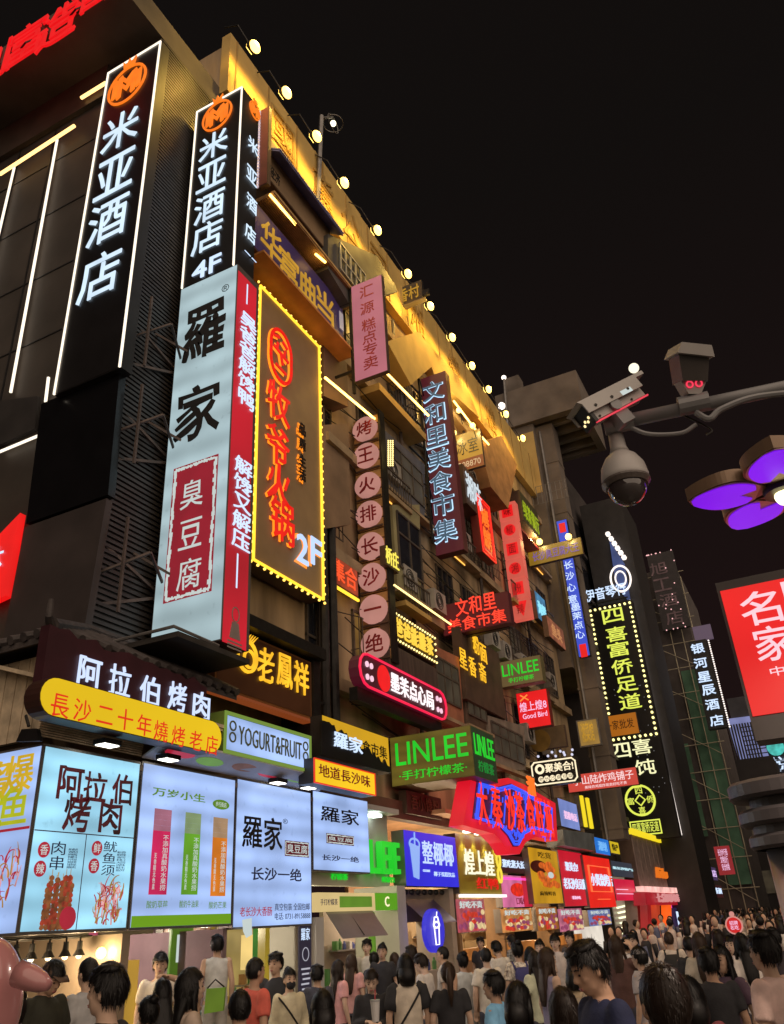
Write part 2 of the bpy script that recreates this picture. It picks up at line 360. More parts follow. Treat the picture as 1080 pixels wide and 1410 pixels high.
# ================================================================ main shop building
SB=thing('shop_building','long five storey shop building with a floodlit yellow parapet and crowded signs','building',(10.26,9,0))
XE=36.0; ZP=23.3
MB().box((10.26,9.0,4.45),(XE,16,ZP-.4)).build('wall',BROWNW,SB)
PARA=mat('parapet_yellow',(.62,.42,.13),.6,.18,.8,.12)
b=MB(); segs=[(10.24,14.45,0),(14.47,17.4,.05),(17.42,20.3,-.02),(20.32,24.6,.03),(24.62,28.4,-.03),(28.42,32,.02),(32.02,35.9,0)]
for x0,x1,dz in segs: b.box((x0,8.72,20.95),(x1,8.995,ZP+dz))
b.build('parapet',PARA,SB)
# raised panels, seams and worn characters on the parapet boards
x=10.5
while x<35.5:
    MB().box((x,8.69,21.0),(x+.05,8.718,ZP-.05)).build('parapet_seam',mat('parapet_dark',(.4,.26,.08),.6,.2,2),SB); x+=1.46
F=FY(8.72,0,0)
PR=mat('parapet_relief',(.5,.32,.09),.5,.2,3)
for s,x in (('國',12.7),('貨',14.9),('公',16.6),('司',18.6),('湘',21.6),('繡',25.2),('樓',29.4)): txt(SB,s,F,x-.6,21.3,x+.6,22.7,PR,dep=.05,st=.0,name='relief_character')
LEDGE=mat('ledge_concrete',(.34,.25,.15),.85,.35,1.5,.3)
for z in (6.6,9.8,13.0,16.2,19.4):
    MB().box((13.6,8.74,z),(XE,8.998,z+.28)).build('floor_ledge',LEDGE,SB)
# windows on the open wall
WF=mat('window_frame_dark',(.12,.1,.08),.5,.3,4,metal=.3); GL=mat('dark_glass',(.02,.022,.03),.12,.3,2)
GLL=emi('lit_glass',(150,110,52),.5,.5,1.5); GLL2=emi('lit_glass_dim',(70,60,45),.5,.5,1.5)
rw=random.Random(3)
for z in (7.1,10.4,13.6,16.8):
    x=14.2
    while x<35:
        ww=1.25; fr=MB()
        for k in range(4): fr.box((x+k*ww/3-.025,8.93,z),(x+k*ww/3+.025,8.997,z+1.75))
        for zz in (z,z+.55,z+1.75): fr.box((x-.025,8.94,zz-.03),(x+ww+.025,8.996,zz+.03))
        fo=fr.build('window',WF,SB)
        MB().box((x,8.975,z),(x+ww,8.992,z+1.75)).build('pane',rw.choice([GL,GL,GLL2,GLL2,GLL]),fo)
        if rw.random()<.55:
            q=MB(); q.box((x-.12,8.74,z-.05),(x+ww+.12,8.76,z-.02))
            for k in range(9): q.box((x-.1+k*(ww+.2)/8,8.74,z-.05),(x-.08+k*(ww+.2)/8,8.76,z+1.5))
            q.box((x-.12,8.74,z+1.5),(x+ww+.12,8.76,z+1.53))
            for xx in (x-.1,x+ww+.08): q.box((xx,8.76,z+.7),(xx+.02,8.99,z+.72))
            q.build('window_cage',WF,SB)
        x+=2.0+rw.random()*.8
# drain pipes and cables
b=MB()
for x in (14.6,14.85,19.7,25.9,31.3): b.tube([(x,8.85,4.5),(x,8.85,20.5)],.06,8)
b.build('drain_pipes',mat('pipe_brown',(.07,.05,.04),.5,.3,3),SB)
b=MB()
for k in range(34):
    x0=14+rw.random()*3; z=6+rw.random()*12; p=[(x0+i*2.2,8.8+.05*math.sin(i*2+k),z-.3*math.sin(i*1.3+k)) for i in range(9)]; b.tube(p,.014,4)
b.build('cables',STEEL,SB)
AC=mat('aircon_white',(.35,.33,.3),.5,.2,3)
for (x,z) in ((18.4,10.0),(19.0,7.2),(21.9,13.3),(22.6,7.3),(25.2,10.1),(27.9,7.3),(28.4,10.0),(30.4,7.2),(27.2,16.5),(30.2,16.4),(20.4,9.95),(23.3,13.15),(26.4,9.95),(29.6,13.15),(32,10.1),(24.9,16.4),(17.8,13.2)):
    q=MB().box((x,8.45,z+.12),(x+.85,8.74,z+.75)).build('air_conditioner',AC,SB)
    b=MB(); F=FY(8.45,x+.35,z+.43)
    for r in (.26,.19,.12): b.ring(F,0,0,r,.02,.0,.015,18)
    b.build('fan_grille',STEEL,q)
# projecting rooms / bays (measured, real depth back to the wall)
def bay(name,pts,Y,m,dep=None,extra=None):
    b=MB(); pY(b,pts,Y,(9.0-Y) if dep is None else dep); o=b.build(name,m,SB)
    q=[onY(p,Y) for p in pts]; x0=min(v.x for v in q); x1=max(v.x for v in q); z0=sorted(v.z for v in q); za=(z0[0]+z0[1])/2; zb=(z0[-1]+z0[-2])/2
    if extra:
        n=extra; F=FY(Y,x0,za); w=x1-x0; h=zb-za
        fr=MB()
        for k in range(n+1): a=w*(.12+.76*k/n); fr.fbox(F,a-.03,h*.25,a+.03,h*.82,.0,.04)
        for v in (.25,.6,.82): fr.fbox(F,w*.12,h*v-.03,w*.88,h*v+.03,.0,.045)
        fo=fr.build('window',WF,SB); MB().fbox(F,w*.12,h*.25,w*.88,h*.82,.004,.015).build('pane',rw.choice([GL,GLL2,GLL2]),fo)
        MB().fbox(F,-.05,-.06,w+.05,.04,-.1,.12).build('sill',LEDGE,SB)
    return o
OCHRE=mat('ochre_render',(.5,.33,.1),.8,.2,1.2,.15); OLIVE=mat('olive_render',(.3,.27,.14),.8,.25,1.2,.15); SLATE=mat('slate_render',(.12,.12,.14),.7,.25,1.5)
DKB=mat('dark_brown_board',(.1,.06,.04),.6,.3,2,.1)
# top floor enclosure right of the awning
d1=bay('roof_enclosure',[(452,322),(519,352),(545,394),(548,402),(482,420),(452,370)],8.0,mat('enclosure_grey',(.09,.085,.075),.7,.3,1.5,.2))
b=MB()
F,w,h=RY(7.97,(467,345),(500,366),(505,405),(470,385))
for k in range(6): b.fbox(F,k*w/5-.03,0,k*w/5+.03,h,0,.04)
for bb in (0,h*.45,h): b.fbox(F,0,bb-.03,w,bb+.03,0,.045)
b.build('window_bars',mat('bar_grey',(.35,.34,.3),.5,.2,3),SB)
# blue corrugated awning
F,w,h=RY(8.1,(371,192),(463,312),(456,322),(371,210))
b=MB()
X0=F.o.x; X1=F.o.x+w; Z0=F.o.z
n=40
for k in range(n):
    x=X0+(X1-X0)*k/n; b.prism([(x,7.75,Z0-.1),(x+(X1-X0)/n*.7,7.75,Z0-.1),(x+(X1-X0)/n*.7,8.9,Z0+.75),(x,8.9,Z0+.75)],(0,0,.05))
b.prism([(X0,7.78,Z0-.14),(X1,7.78,Z0-.14),(X1,8.9,Z0+.7),(X0,8.9,Z0+.7)],(0,0,.04))
b.build('corrugated_awning',mat('blue_tin',(.16,.18,.45),.5,.35,3,metal=.2),SB)
# ochre projecting balconies further on
bay('balcony',[(533,470),(578,456),(600,500),(566,530)],8.3,OCHRE)
bay('balcony',[(576,458),(642,530),(660,575),(600,520)],8.45,OCHRE)
b=MB(); b.box((17.3,8.35,15.9),(20.6,8.99,16.15)); b.build('balcony_slab',OCHRE,SB)
b=MB(); b.box((14.4,8.4,12.6),(15.6,8.99,12.85)); b.build('balcony_slab',LEDGE,SB)
bay('balcony',[(446,585),(480,583),(483,722),(447,728)],8.5,mat('brown_sheet',(.26,.17,.1),.7,.25,1.5))
bay('balcony',[(446,470),(478,500),(480,560),(446,545)],8.5,mat('brown_sheet_dark',(.2,.12,.075),.7,.25,1.5))
bay('bay_room',[(527,590),(585,640),(585,712),(533,680)],8.6,SLATE,None,3)
bay('bay_room',[(540,695),(578,695),(580,830),(548,815)],8.5,OLIVE,None,2)
bay('bay_room',[(660,610),(690,600),(712,640),(700,700),(676,670)],8.0,mat('rust_render',(.4,.2,.08),.8,.3,2))
bay('bay_room',[(600,890),(632,905),(640,1000),(600,985)],8.3,mat('rust_red_render',(.34,.13,.07),.8,.3,2),None,3)
bay('bay_room',[(672,985),(722,1000),(724,1060),(676,1062)],8.3,mat('grey_brown_render',(.24,.19,.15),.8,.3,2),None,4)
bay('bay_room',[(640,930),(668,945),(670,1010),(642,1000)],8.35,DKB,None,3)
# shallow balconies with railings; warm tubes added under some for golden light
BALC=[(17.0,12.6,2.2),(18.3,9.5,1.7),(22.4,12.7,2.4),(24.2,15.9,2.2),(27.2,9.5,1.8),(28.3,12.8,2.0),(29.8,9.6,2.4),(31.9,13.0,2.2),(33.0,16.0,2.0),(21.8,16.0,1.6)]
for i,(x,z,ww) in enumerate(BALC):
    q=MB().box((x,8.42,z),(x+ww,8.738,z+.14)).build('balcony',OCHRE if i%2 else LEDGE,SB)
    b=MB(); b.box((x,8.42,z+.85),(x+ww,8.46,z+.9)); n=int(ww/.16)
    for k in range(n+1): b.box((x+k*(ww-.02)/n,8.43,z+.14),(x+k*(ww-.02)/n+.02,8.45,z+.85))
    b.build('railing',WF,q)
    if i%3==0:
        b=MB()
        for k in range(5): b.box((x+.2+k*.38,8.6,z+.95),(x+.42+k*.38,8.62,z+1.45+.1*(k%2)))
        b.build('laundry',mat('laundry',(.4,.35,.33),.9,.6,2),q)
    if i%2==0: MB().box((x+.2,8.6,z-.05),(x+ww*.55,8.63,z-.02)).build('tube_light',emi('added_tube_glow',(226,160,70),2.2,sample=True),q)
# LED tubes washing the soffits
for (p,q,Y) in (((372,268),(407,309),8.0),((435,350),(448,361),8.0),((527,508),(590,572),7.9),((448,520),(520,580),8.2),((625,552),(655,592),8.0),((664,602),(673,612),7.9)):
    MB().tube([onY(p,Y),onY(q,Y)],.035,6).build('tube_light',emi('tube_warm',(255,196,92),7,sample=True),SB)
b=MB()
F=FY(7.85,0,0); 
for k in range(14):
    for j in range(3):
        a=onY((535+j*3,607+k*2.6),7.85); b.ball(a,.024,6,4)
b.build('bulb_panel',WARMB,SB)
# floodlights over the parapet
FLM=emi('floodlight_lens',(255,204,96),5.5)
fl=[]
FX_=[10.06,11.49,13.01,14.54,16.63,18.83,20.66,22.64,24.64,26.48,28.6,30.88]
for i,x in enumerate(FX_):
    z=21.75 if i<3 else 21.45
    lab='amber floodlight on an arm over the parapet, '+['first and nearest, over the parapet end','second, beside the 4F sign top','third, left of the globe lamp','fourth, just right of the globe lamp pole','fifth, above the grey roof enclosure','sixth, above the hanging gold letter board','seventh, just right of the gold letter board','eighth, past the ochre balcony corner','ninth, above the blue-white neon sign top','tenth, left of the bare pole light','eleventh, right of the bare pole light','last, by the concrete canopy column'][i]
    t=thing('floodlight',lab,'floodlight',(x,7.9,z),'floodlights along the parapet')
    MB().box((x-.13,7.84,z-.09),(x+.13,7.93,z+.09)).build('housing',STEEL,t)
    MB().box((x-.11,7.935,z-.075),(x+.11,7.95,z+.075)).build('lens',FLM,t)
    MB().ball((x,7.76,z-.04),(.17,.11,.16),12,8).build('bulb',FLM,t)  # glow ball on the street side, swollen to the size of the lamp's halo
    MB().tube([(x,7.88,z+.05),(x-.05,8.3,z+1.2),(x-.05,8.75,ZP-.1)],.018,6).build('arm',STEEL,t)
    lamp('flood_beam',(x,7.55,z+.1),(205+30*math.sin(i*2.3)),(1,.6,.11),t,'SPOT',.15,(x,9.0,z-1.3),2.75)
# two poles with lamps on the roof
t=thing('globe_lamp','grey pole with a clear globe lamp rising above the parapet','lamp post',tuple(onY((430,290),8.6)))
p0=onY((436,285),8.6); p1=onY((443,160),8.6)
MB().tube([p0-Vector((0,0,1)),p1],.07,8).build('pole',GREYM,t)
pc=onY((459,170),8.6); MB().tube([p1,p1+Vector((.15,0,.1)),pc+Vector((0,0,.3))],.035,6).build('arm',GREYM,t)
MB().ball(pc,.1,10,6).build('bulb',emi('globe_bulb',(255,240,200),3),t)
b=MB(); Fg=Fr(pc,(1,0,0),(0,0,1),(0,-1,0)); b.ring(Fg,0,0,.34,.02,-.01,.01,28); b.ring(Fr(pc,(1,0,0),(0,1,0),(0,0,1)),0,0,.34,.02,-.01,.01,28); b.build('globe_cage',GREYM,t)
t=thing('pole_light','thin bare pole with a small white light behind the far parapet end','lamp post',tuple(onY((700,600),9.6)))
p0=onY((698,600),9.6); p1=onY((694,520),9.6); MB().tube([p0-Vector((0,0,1.5)),p1],.07,6).build('pole',GREYM,t); MB().ball(p1,.14,8,5).build('bulb',emi('pole_bulb',(255,240,225),2.5),t)
pc=onY((691,559),9.6); MB().ball(pc,.2,8,5).build('bulb',emi('pole_bulb',(255,240,225),2.5),t)
# ================================================================ concrete canopy building behind
CB=thing('canopy_building','grey concrete roof canopy on a square column behind the end of the shop building','building',(36,8,0))
CG=mat('grey_concrete',(.17,.14,.115),.9,.3,.8,.25)
b=MB(); b.box((35.8,5.6,25.4),(36.3,10.2,27.7)); b.box((36.3,9.7,25.4),(41,10.2,27.7)); b.box((36.3,5.6,25.4),(41,6.0,27.7)); b.box((40.6,6.0,25.4),(41,9.7,27.7)); b.box((36.3,6.0,27.2),(40.6,9.7,27.7)); b.build('canopy',CG,CB)
b=MB()
for k in range(4): b.box((36.9+k*1.0,6.02,25.5),(37.2+k*1.0,9.68,27.15))
b.build('canopy_ribs',CG,CB)
b=MB(); b.box((36.5,7.5,4.6),(37.6,8.4,25.38)); b.box((36.02,8.4,12),(41,15,25.38)); b.box((36.6,8.9,27.72),(37.4,9.8,29.2)); b.build('column',CG,CB)
for z in range(5,25,3): MB().box((36.47,7.47,z),(37.6,8.43,z+.12)).build('column_band',CG,CB)
MB().tube([(36.42,8.2,4.6),(36.42,8.2,25)],.07,6).build('drain_pipe',GREYM,CB)
for z in range(13,25,3):
    for y in (9.0,10.6,12.2): MB().box((36.0,y,z),(36.018,y+1.1,z+1.5)).build('window',GL,CB)
b=MB(); b.box((36.0,8.45,21.2),(36.018,9.4,24.9)); b.build('yellow_lit_patch',PARA,CB)  # thin sheet in parapet yellow: lamp light on the wall put into colour
b=MB()
for k in range(8): b.tube([(35.7,7.2+.25*k,20.4),(35.7,7.2+.25*k,21.4)],.015,5)
for z in (20.4,20.9,21.4): b.tube([(35.7,7.1,z),(35.7,9.1,z)],.015,5)
b.build('railing',GREYM,CB)
# ================================================================ dark buildings further along
DB=thing('dark_building','tall dark windowed building beyond the canopy with a sloping roof line','building',(38.2,8,0))
a=Vector((41.0,8.95,0)); c=Vector((66,8.2,0)); DW=mat('dark_wall',(.06,.05,.047),.8,.35,.6,.2)
MB().prism([a,c,c+UP*26.4,a+UP*26.4],(0,12,0)).build('wall',DW,DB)
d=(c-a).normalized(); F=Fr(a,d,(0,0,1),(d.y,-d.x,0))
for k in range(7):
    for i in range(9): MB().fbox(F,1.2+i*2.3,3.6+k*3,2.7+i*2.3,5.2+k*3,-.03,.03).build('window',GLL2 if rw.random()<.12 else mat('dark_window',(.02,.02,.024),.2,.3,1),DB)
    MB().fbox(F,0,2.9+k*3,21,3.1+k*3,0,.22).build('floor_ledge',DW,DB)
# hotel tower edge with light line beyond the bulb framed sign
LT=thing('slim_tower','slim dark tower whose edge carries a long white light line and a round blue emblem','building',(46,6,0))
MB().box((45.3,5.95,0),(50,8.5,24.5)).build('wall',DARKG,LT)
MB().tube([onX((868,826),45.1),onX((938,1150),45.1)],.06,6).build('light_line',LEDW,LT)
F,w,h=RX(45.2,(839,742),(858,772),(868,828),(848,760))
b=MB(); pX(b,[(839,742),(860,776),(869,832),(848,806)],45.15,.1); b.build('emblem_panel',emi('emblem_blue',(60,78,130),.8,.3,1),LT)
F=FX(45.12,8,20); a,b0=F.ab((855,797)); b=MB(); b.ring(F,a,b0,.62,.1,.02,.08,24,.85); b.ring(F,a,b0,.34,.08,.02,.08,20,.5); b.build('emblem',LEDW,LT)
b=MB()
for k in range(6): a,b0=F.ab((839+k*4.4,738+k*6.4)); b.ball(F.P(a,b0,.3),.17,6,4)
b.build('top_lights',LEDW,LT)
# scaffolded building with green net
SF=thing('scaffolded_building','tall building wrapped in bamboo scaffolding and green netting','building',(60,7,0))
NET=mat('green_net',(.1,.22,.14),.9,.4,.7,.3)
MB().box((60.4,5.0,0),(72,12,25)).build('wall',mat('scaf_wall',(.1,.085,.08),.9,.3,1),SF)
b=MB(); b.box((60.12,4.9,3),(60.16,6.3,17)); b.box((60.12,6.9,6),(60.16,8.6,12)); b.box((60.12,7.2,13),(60.16,8.8,22)); b.build('netting',NET,SF)
b=MB()
for k in range(6): y=4.8+k*.8; b.tube([(60,y,0),(60,y,24)],.035,5)
for k in range(14): z=1.8*k+1; b.tube([(59.95,4.5,z),(59.95,9.2,z)],.03,5)
for k in range(7): b.tube([(59.92,4.8,2+3*k),(59.92,8.8,4.8+3*k)],.025,5)
b.build('scaffold_poles',mat('bamboo',(.5,.45,.32),.8,.3,2),SF)
F,w,h=RX(59,(888,766),(926,757),(950,858),(917,872))
t=panel('hotel_sign','unlit dark vertical hotel board hanging high on the scaffolded building','sign',F,w,h,.4,mat('unlit_board',(.028,.022,.024),.5,.3,2),CASEB)
DIM=emi('dim_letter',(92,64,62),.55,.4,1); c4=[F.ab(p) for p in ((907,783),(912,805),(921,826),(929,850))]
for ch,(a,b0) in zip('旭工酒店',c4): txt(t,ch,F,a-.62,b0-.5,a+.62,b0+.5,DIM,off=.03,name='character')
bulbs(t,F,[(rw.random()*w,rw.choice([0,1])*h if k%2 else rw.random()*h) for k in range(26)],.05,emi('pink_dots',(255,190,190),1.2))
# right-hand end of the street
EB=thing('distant_building','distant lit office block with a window grid behind the scaffolding','building',(100,0,0))
MB().box((100,-6,0),(110,6.2,23)).build('wall',mat('far_wall',(.05,.05,.06),.8,.3,.5),EB)
b=MB(); pX(b,[(1001,990),(1040,985),(1062,1050),(1020,1055)],99.8,.1); b.build('lit_facade',emi('far_lit',(128,134,185),.75,.25,.6),EB)
F=FX(99.7,8,0); b=MB()
for k in range(12): a,b0=F.ab((1000+k*4,1020)); b.fbox(F,a-.09,12,a+.09,20,0,.08)
for k in range(16): b.fbox(F,2.5,12+k*.5,8,12.1+k*.5,0,.09)
b.build('window_grid',BLACK,EB)
a,b0=F.ab((1068,1029)); b=MB(); b.disk(F,a,b0,.9,.0,.1); b.build('round_sign',emi('teal_disc',(70,190,180),.9,.3,2),EB)
txt(EB,'悦',F,a-.9,b0-2.6,a+1.1,b0-1.0,WHITEL,off=.03)
RB=thing('dark_building','dark unlit building closing the right side of the street','building',(40,-8,0))
MB().box((30,-14,0),(98,-4.5,14)).build('wall',mat('right_wall',(.02,.018,.018),.8,.3,.5),RB)
for k in range(20):
    for j in range(3): MB().box((32+k*3.2,-4.5,3+j*3.6),(34+k*3.2,-4.45,5+j*3.6)).build('window',GL,RB)
BH=thing('dark_building','dark building standing at the far end of the street behind the crowd','building',(75,2,0))
MB().box((74,2.2,0),(84,12,12.5)).build('wall',mat('end_wall',(.035,.03,.03),.8,.3,.5),BH)
for k in range(4):
    for j in range(3): MB().box((73.95,2.8+k*1.6,2.5+j*3),(73.998,3.9+k*1.6,4.1+j*3)).build('window',GLL2,BH)
# moon
mp=CAM+ray(873,507).normalized()*900
MB().ball(mp,5.4,20,12).build('moon',emi('moonlight',(255,244,214),1.3),None,'full pale yellow moon hanging just above the bullet camera','moon',smooth=True,origin=tuple(mp))
# ================================================================ SIGNS
rs=random.Random(11)
# ---- the tall four sided pillar of signs: hotel board on top, tofu board below
F,w,h=RX(9.30,(272,155),(333,120),(325,365),(250,398))
t=panel('hotel_sign','smaller black vertical hotel sign marked 4F standing above the pale tofu sign','sign',F,w,h,.62,None,BLACK)
MB().fbox(F,.02,.0,w-.02,h-.02,-.003,.004).build('sign_face',mat('sign_black',(.013,.012,.013)),t)
b=MB(); q=.03; b.fbox(F,0,0,q,h,-.002,.03).fbox(F,w-q,0,w,h,-.002,.03).fbox(F,q,h-q,w-q,h,-.002,.03); b.build('light_outline',WSTR,t)
a,b0=F.ab((300,160)); hotel_logo(t,F,a,b0,.42,ORNG,.47)
chars_at(t,F,'米亚酒店',[(295,200),(292,241),(289,285),(286,326)],.78,.8,HW,off=.006,dep=.02)
txt(t,'4F',F,w*.2,.06,w*.75,.5,WHITEL,off=.03)
G=FY(F.P(w,0,0).y-.004,9.31,F.o.z)
a,b0=G.ab((350,153)); hotel_logo(t,G,a,b0,.2,ORNG,.26)
chars_at(t,G,'米亚酒店',[(348,201),(346,242),(346,281),(344,322)],.36,.42,HW,off=.0,dep=.015)
tp(t,'4F',G,(336,345),(352,362),WHITEL,off=.02)
F,w,h=RX(9.28,(250,398),(325,365),(308,885),(205,900))
PALE=emi('pale_blue_sheet',(178,202,208),.84,.2,.7,sample=True,tubes=.6)
t=panel('tofu_sign','tall pale blue lightbox with black brush characters and red seal under the 4F board','sign',F,w,h,.7,PALE,mat('sign_case_grey',(.12,.1,.09),.5,.2,2),.02)
INK=mat('black_ink',(.012,.011,.012),.6,.1,3); INKR=mat('red_ink',(.36,.03,.045),.6,.15,3)
a,b0=F.ab((282,455)); txt(t,'羅',F,a-.5,b0-.66,a+.5,b0+.66,INK,off=.07,brush=.045,dep=.006,st=.008,name='character')
a,b0=F.ab((272,567)); txt(t,'家',F,a-.52,b0-.6,a+.52,b0+.6,INK,off=.06,brush=.045,dep=.006,st=.008,name='character')
a,b0=F.ab((311,397)); txt(t,'®',F,a-.09,b0-.09,a+.09,b0+.09,INK,dep=.004,st=.008)
a0,b1=F.ab((237,643)); a1,bb=F.ab((292,818))
a0,_=F.ab((233,735)); a1,_=F.ab((296,735))
_,b1=F.ab((270,636)); _,bb=F.ab((262,822))
SEAL=emi('seal_red',(150,22,42),.85,.1,2)
b=MB(); b.fbox(F,a0,bb,a1,b1,.006,.012); b.build('seal',SEAL,t)
SEALW=emi('seal_white',(214,226,222),.8)
b=MB()
def rough_frame(b,F,a0,b0,a1,b1,w,c0,c1,n=24):
    for (p,q) in (((a0,b0),(a1,b0)),((a1,b0),(a1,b1)),((a1,b1),(a0,b1)),((a0,b1),(a0,b0))):
        for i in range(n):
            s0=Vector(p).lerp(Vector(q),i/n); s1=Vector(p).lerp(Vector(q),(i+1)/n); d=(s1-s0).normalized(); k=Vector((-d.y,d.x))*w*(.35+rs.random()*.5); o=Vector((-d.y,d.x))*w*(rs.random()-.5)*.5
            b.poly(F,[s0-k+o,s1-k+o,s1+k+o,s0+k+o],c0,c1)
rough_frame(b,F,a0+.05,bb+.05,a1-.05,b1-.05,.045,.0125,.016,30); b.build('seal_outline',SEALW,t)
for ch,p in zip('臭豆腐',((265,680),(263,735),(261,790))):
    a,b0=F.ab(p); txt(t,ch,F,a-.24,b0-.27,a+.24,b0+.27,SEALW,off=.005,brush=.03,dep=.004,st=.0125,name='character')
# narrow red side of the pillar
G=FY(F.P(w,0,0).y-.003,9.28,F.o.z)
x0,zt=G.ab((330,372)); x1,_=G.ab((352,385)); _,zb=G.ab((322,893))
MB().fbox(G,.02,zb+.04,.62,zt-.03,-.002,.004).build('red_side',emi('red_side',(196,20,40),.85,.35,.5),t)
tp(t,V('吴爸爸解馋鸭'),G,(331,425),(349,570),WHITEL,off=.0,dep=.02,lines=1.0)
tp(t,V('解馋又解压'),G,(323,624),(343,764),WHITEL,off=.0,dep=.02)
a,b0=G.ab((343,408)); a2,b2=G.ab((334,790))
b=MB(); b.fbox(G,.3,b0-.25,.33,b0+.25,.004,.012).fbox(G,.3,b2-.3,.33,b2+.3,.004,.012); b.build('line_mark',WHITEL,t)
b=MB(); a,b0=G.ab((326,860)); b.ring(G,.32,b0+.15,.1,.02,.004,.01,16,.13); b.poly(G,[(.18,b0-.25),(.46,b0-.25),(.4,b0+.02),(.24,b0+.02)],.004,.01)
for k in range(3): b.fbox(G,.14,b0-.42+k*.05,.5,b0-.395+k*.05,.004,.01)
b.build('portrait_mark',mat('grey_print',(.3,.24,.22),.6,.1,4),t)
b=MB()
for z in (7.0,9.6,11.6):
    b.bar((9.6,8.9,z),(8.3,9.0,z+.5),.05); b.bar((9.6,8.85,z),(8.3,9.0,z-.5),.05); b.bar((9.6,8.8,z+.02),(8.6,8.3,z+.3),.04); b.bar((8.6,8.3,z+.3),(8.25,9.0,z),.04); b.bar((9.5,8.2,z),(8.9,8.99,z+.6),.04)
    b.bar((8.35,8.6,z-.7),(8.35,8.6,z+.9),.04)
b.build('bracket',mat('bracket_steel',(.11,.085,.075),.6,.3,4,metal=.3),t)
MB().box((8.3,7.36,5.66),(9.98,8.9,5.74)).build('base_board',mat('base_board',(.04,.035,.03),.6,.3,3),t)
b=MB(); b.tube([(8.25,8.95,5.8),(8.25,7.4,5.8),(9.25,7.4,5.78)],.025,6); b.build('base_rail',GREYM,t)
# ---- upper facade signs
F,w,h=RY(8.15,(372,212),(450,330),(443,346),(372,262))
F=FY(8.15,11.3,18.45); w=3.0; h=1.5
t=panel('calligraphy_board','taupe board with faded dark calligraphy under the blue tin awning, tube light at its foot','sign',F,w,h,.2,mat('taupe_board',(.3,.2,.11),.6,.2,1.5),DKB)
tp(t,'经济',F,(371,225),(385,258),INK,off=.01,brush=.02,dep=.01)
F,w,h=RX(11.0,(358,152),(371,146),(369,248),(356,262))
t=panel('banner_board','narrow dark red vertical board with a ragged white edge beside the 4F sign','sign',F,w,h,.12,mat('maroon_board',(.2,.05,.05),.6,.2,2),DKB)
b=MB()
for k in range(26): b.ball(F.P(.0,h*k/26+.03,.02),(.035,.03,.05+.02*rs.random()),6,4)
b.build('white_edge',emi('edge_white',(230,205,215),.7,.5,8),t)
b=MB(); b.box((11.2,7.9,17.72),(15.6,8.9,17.8))
for k in range(20): b.box((11.2,7.92+k*.05,17.68),(15.6,7.945+k*.05,17.719))
b.build('slatted_ledge',mat('slat_brown',(.4,.24,.1),.7,.3,4),None,'slatted brown ledge between the taupe calligraphy board and the purple pawn sign','ledge',origin=(13.4,8.4,17.7))
F,w,h=RY(8.3,(358,292),(474,415),(470,470),(357,350))
F=FY(8.3,10.9,15.95); w=4.25; h=1.5
PUR=emi('purple_board',(44,26,66),.75,.15,1.0)
t=panel('pawn_sign','purple signboard with big gold characters above the framed red neon billboard','sign',F,w,h,.2,PUR,DKB,.04)
GOLD=emi('gold_letter',(206,152,44),.8,.15,2)
chars_at(t,F,'华富典当',[(373,335),(397,372),(423,402),(447,425)],.86,1.1,GOLD,off=.0,dep=.03)
MB().fbox(F,4.02,.5,4.22,1.1,.006,.02).build('white_patch',emi('patch_white',(190,175,180),.6),t)
# soffit board, its orange light put into the base colour
b=MB(); b.box((10.9,7.95,15.55),(15.2,8.95,15.62)); o=b.build('lit_soffit',mat('soffit_lit_orange',(.55,.22,.06),.6,.2,2),None,'orange lit soffit board under the purple pawn sign','soffit',origin=(13,8.4,15.6))
# ---- framed billboard 2F
F,w,h=RY(8.5,(355,392),(440,475),(441,827),(349,773))
F=FY(8.5,11.5,8.3); w=2.62; h=7.0
t=panel('neon_billboard','large framed brown billboard with red neon characters and 2F, edged with amber bulbs','billboard',F,w,h,.4,mat('billboard_brown',(.36,.24,.12),.6,.15,1.2),DKB,.03)
AMB=emi('amber_tube',(255,196,52),1.7,sample=True); 
b=MB(); q=.03; b.fbox(F,0,0,w,q,.005,.06).fbox(F,0,h-q,w,h,.005,.06).fbox(F,w-q,q,w,h-q,.005,.06).fbox(F,0,q,q,h-q,.005,.06); b.build('tube_outline',AMB,t)
bulbs(t,F,[(x,y) for x,y in edge_pts(w,h,.205,-.05)],.032,emi('amber_bulb',(255,205,90),2.2))
HALO=emi('halo_orange',(255,140,30),1.3,sample=True); NRED=emi('neon_red',(235,26,16),1.0,.12,3)
def halo_chars(s,pts,wd,hg,m=NRED,**k):
    for ch,p in zip(s,pts):
        a,b0=F.ab(p)
        txt(t,ch,F,a-wd/2,b0-hg/2,a+wd/2,b0+hg/2,HALO,off=.01,dep=.006,st=.006,name='halo',brush=.02)
        txt(t,ch,F,a-wd/2,b0-hg/2,a+wd/2,b0+hg/2,m,off=.012,dep=.025,st=.06,name='character',brush=.02)
halo_chars('牧爷火锅',[(381,556),(380,615),(381,667),(386,718)],.86,.98)
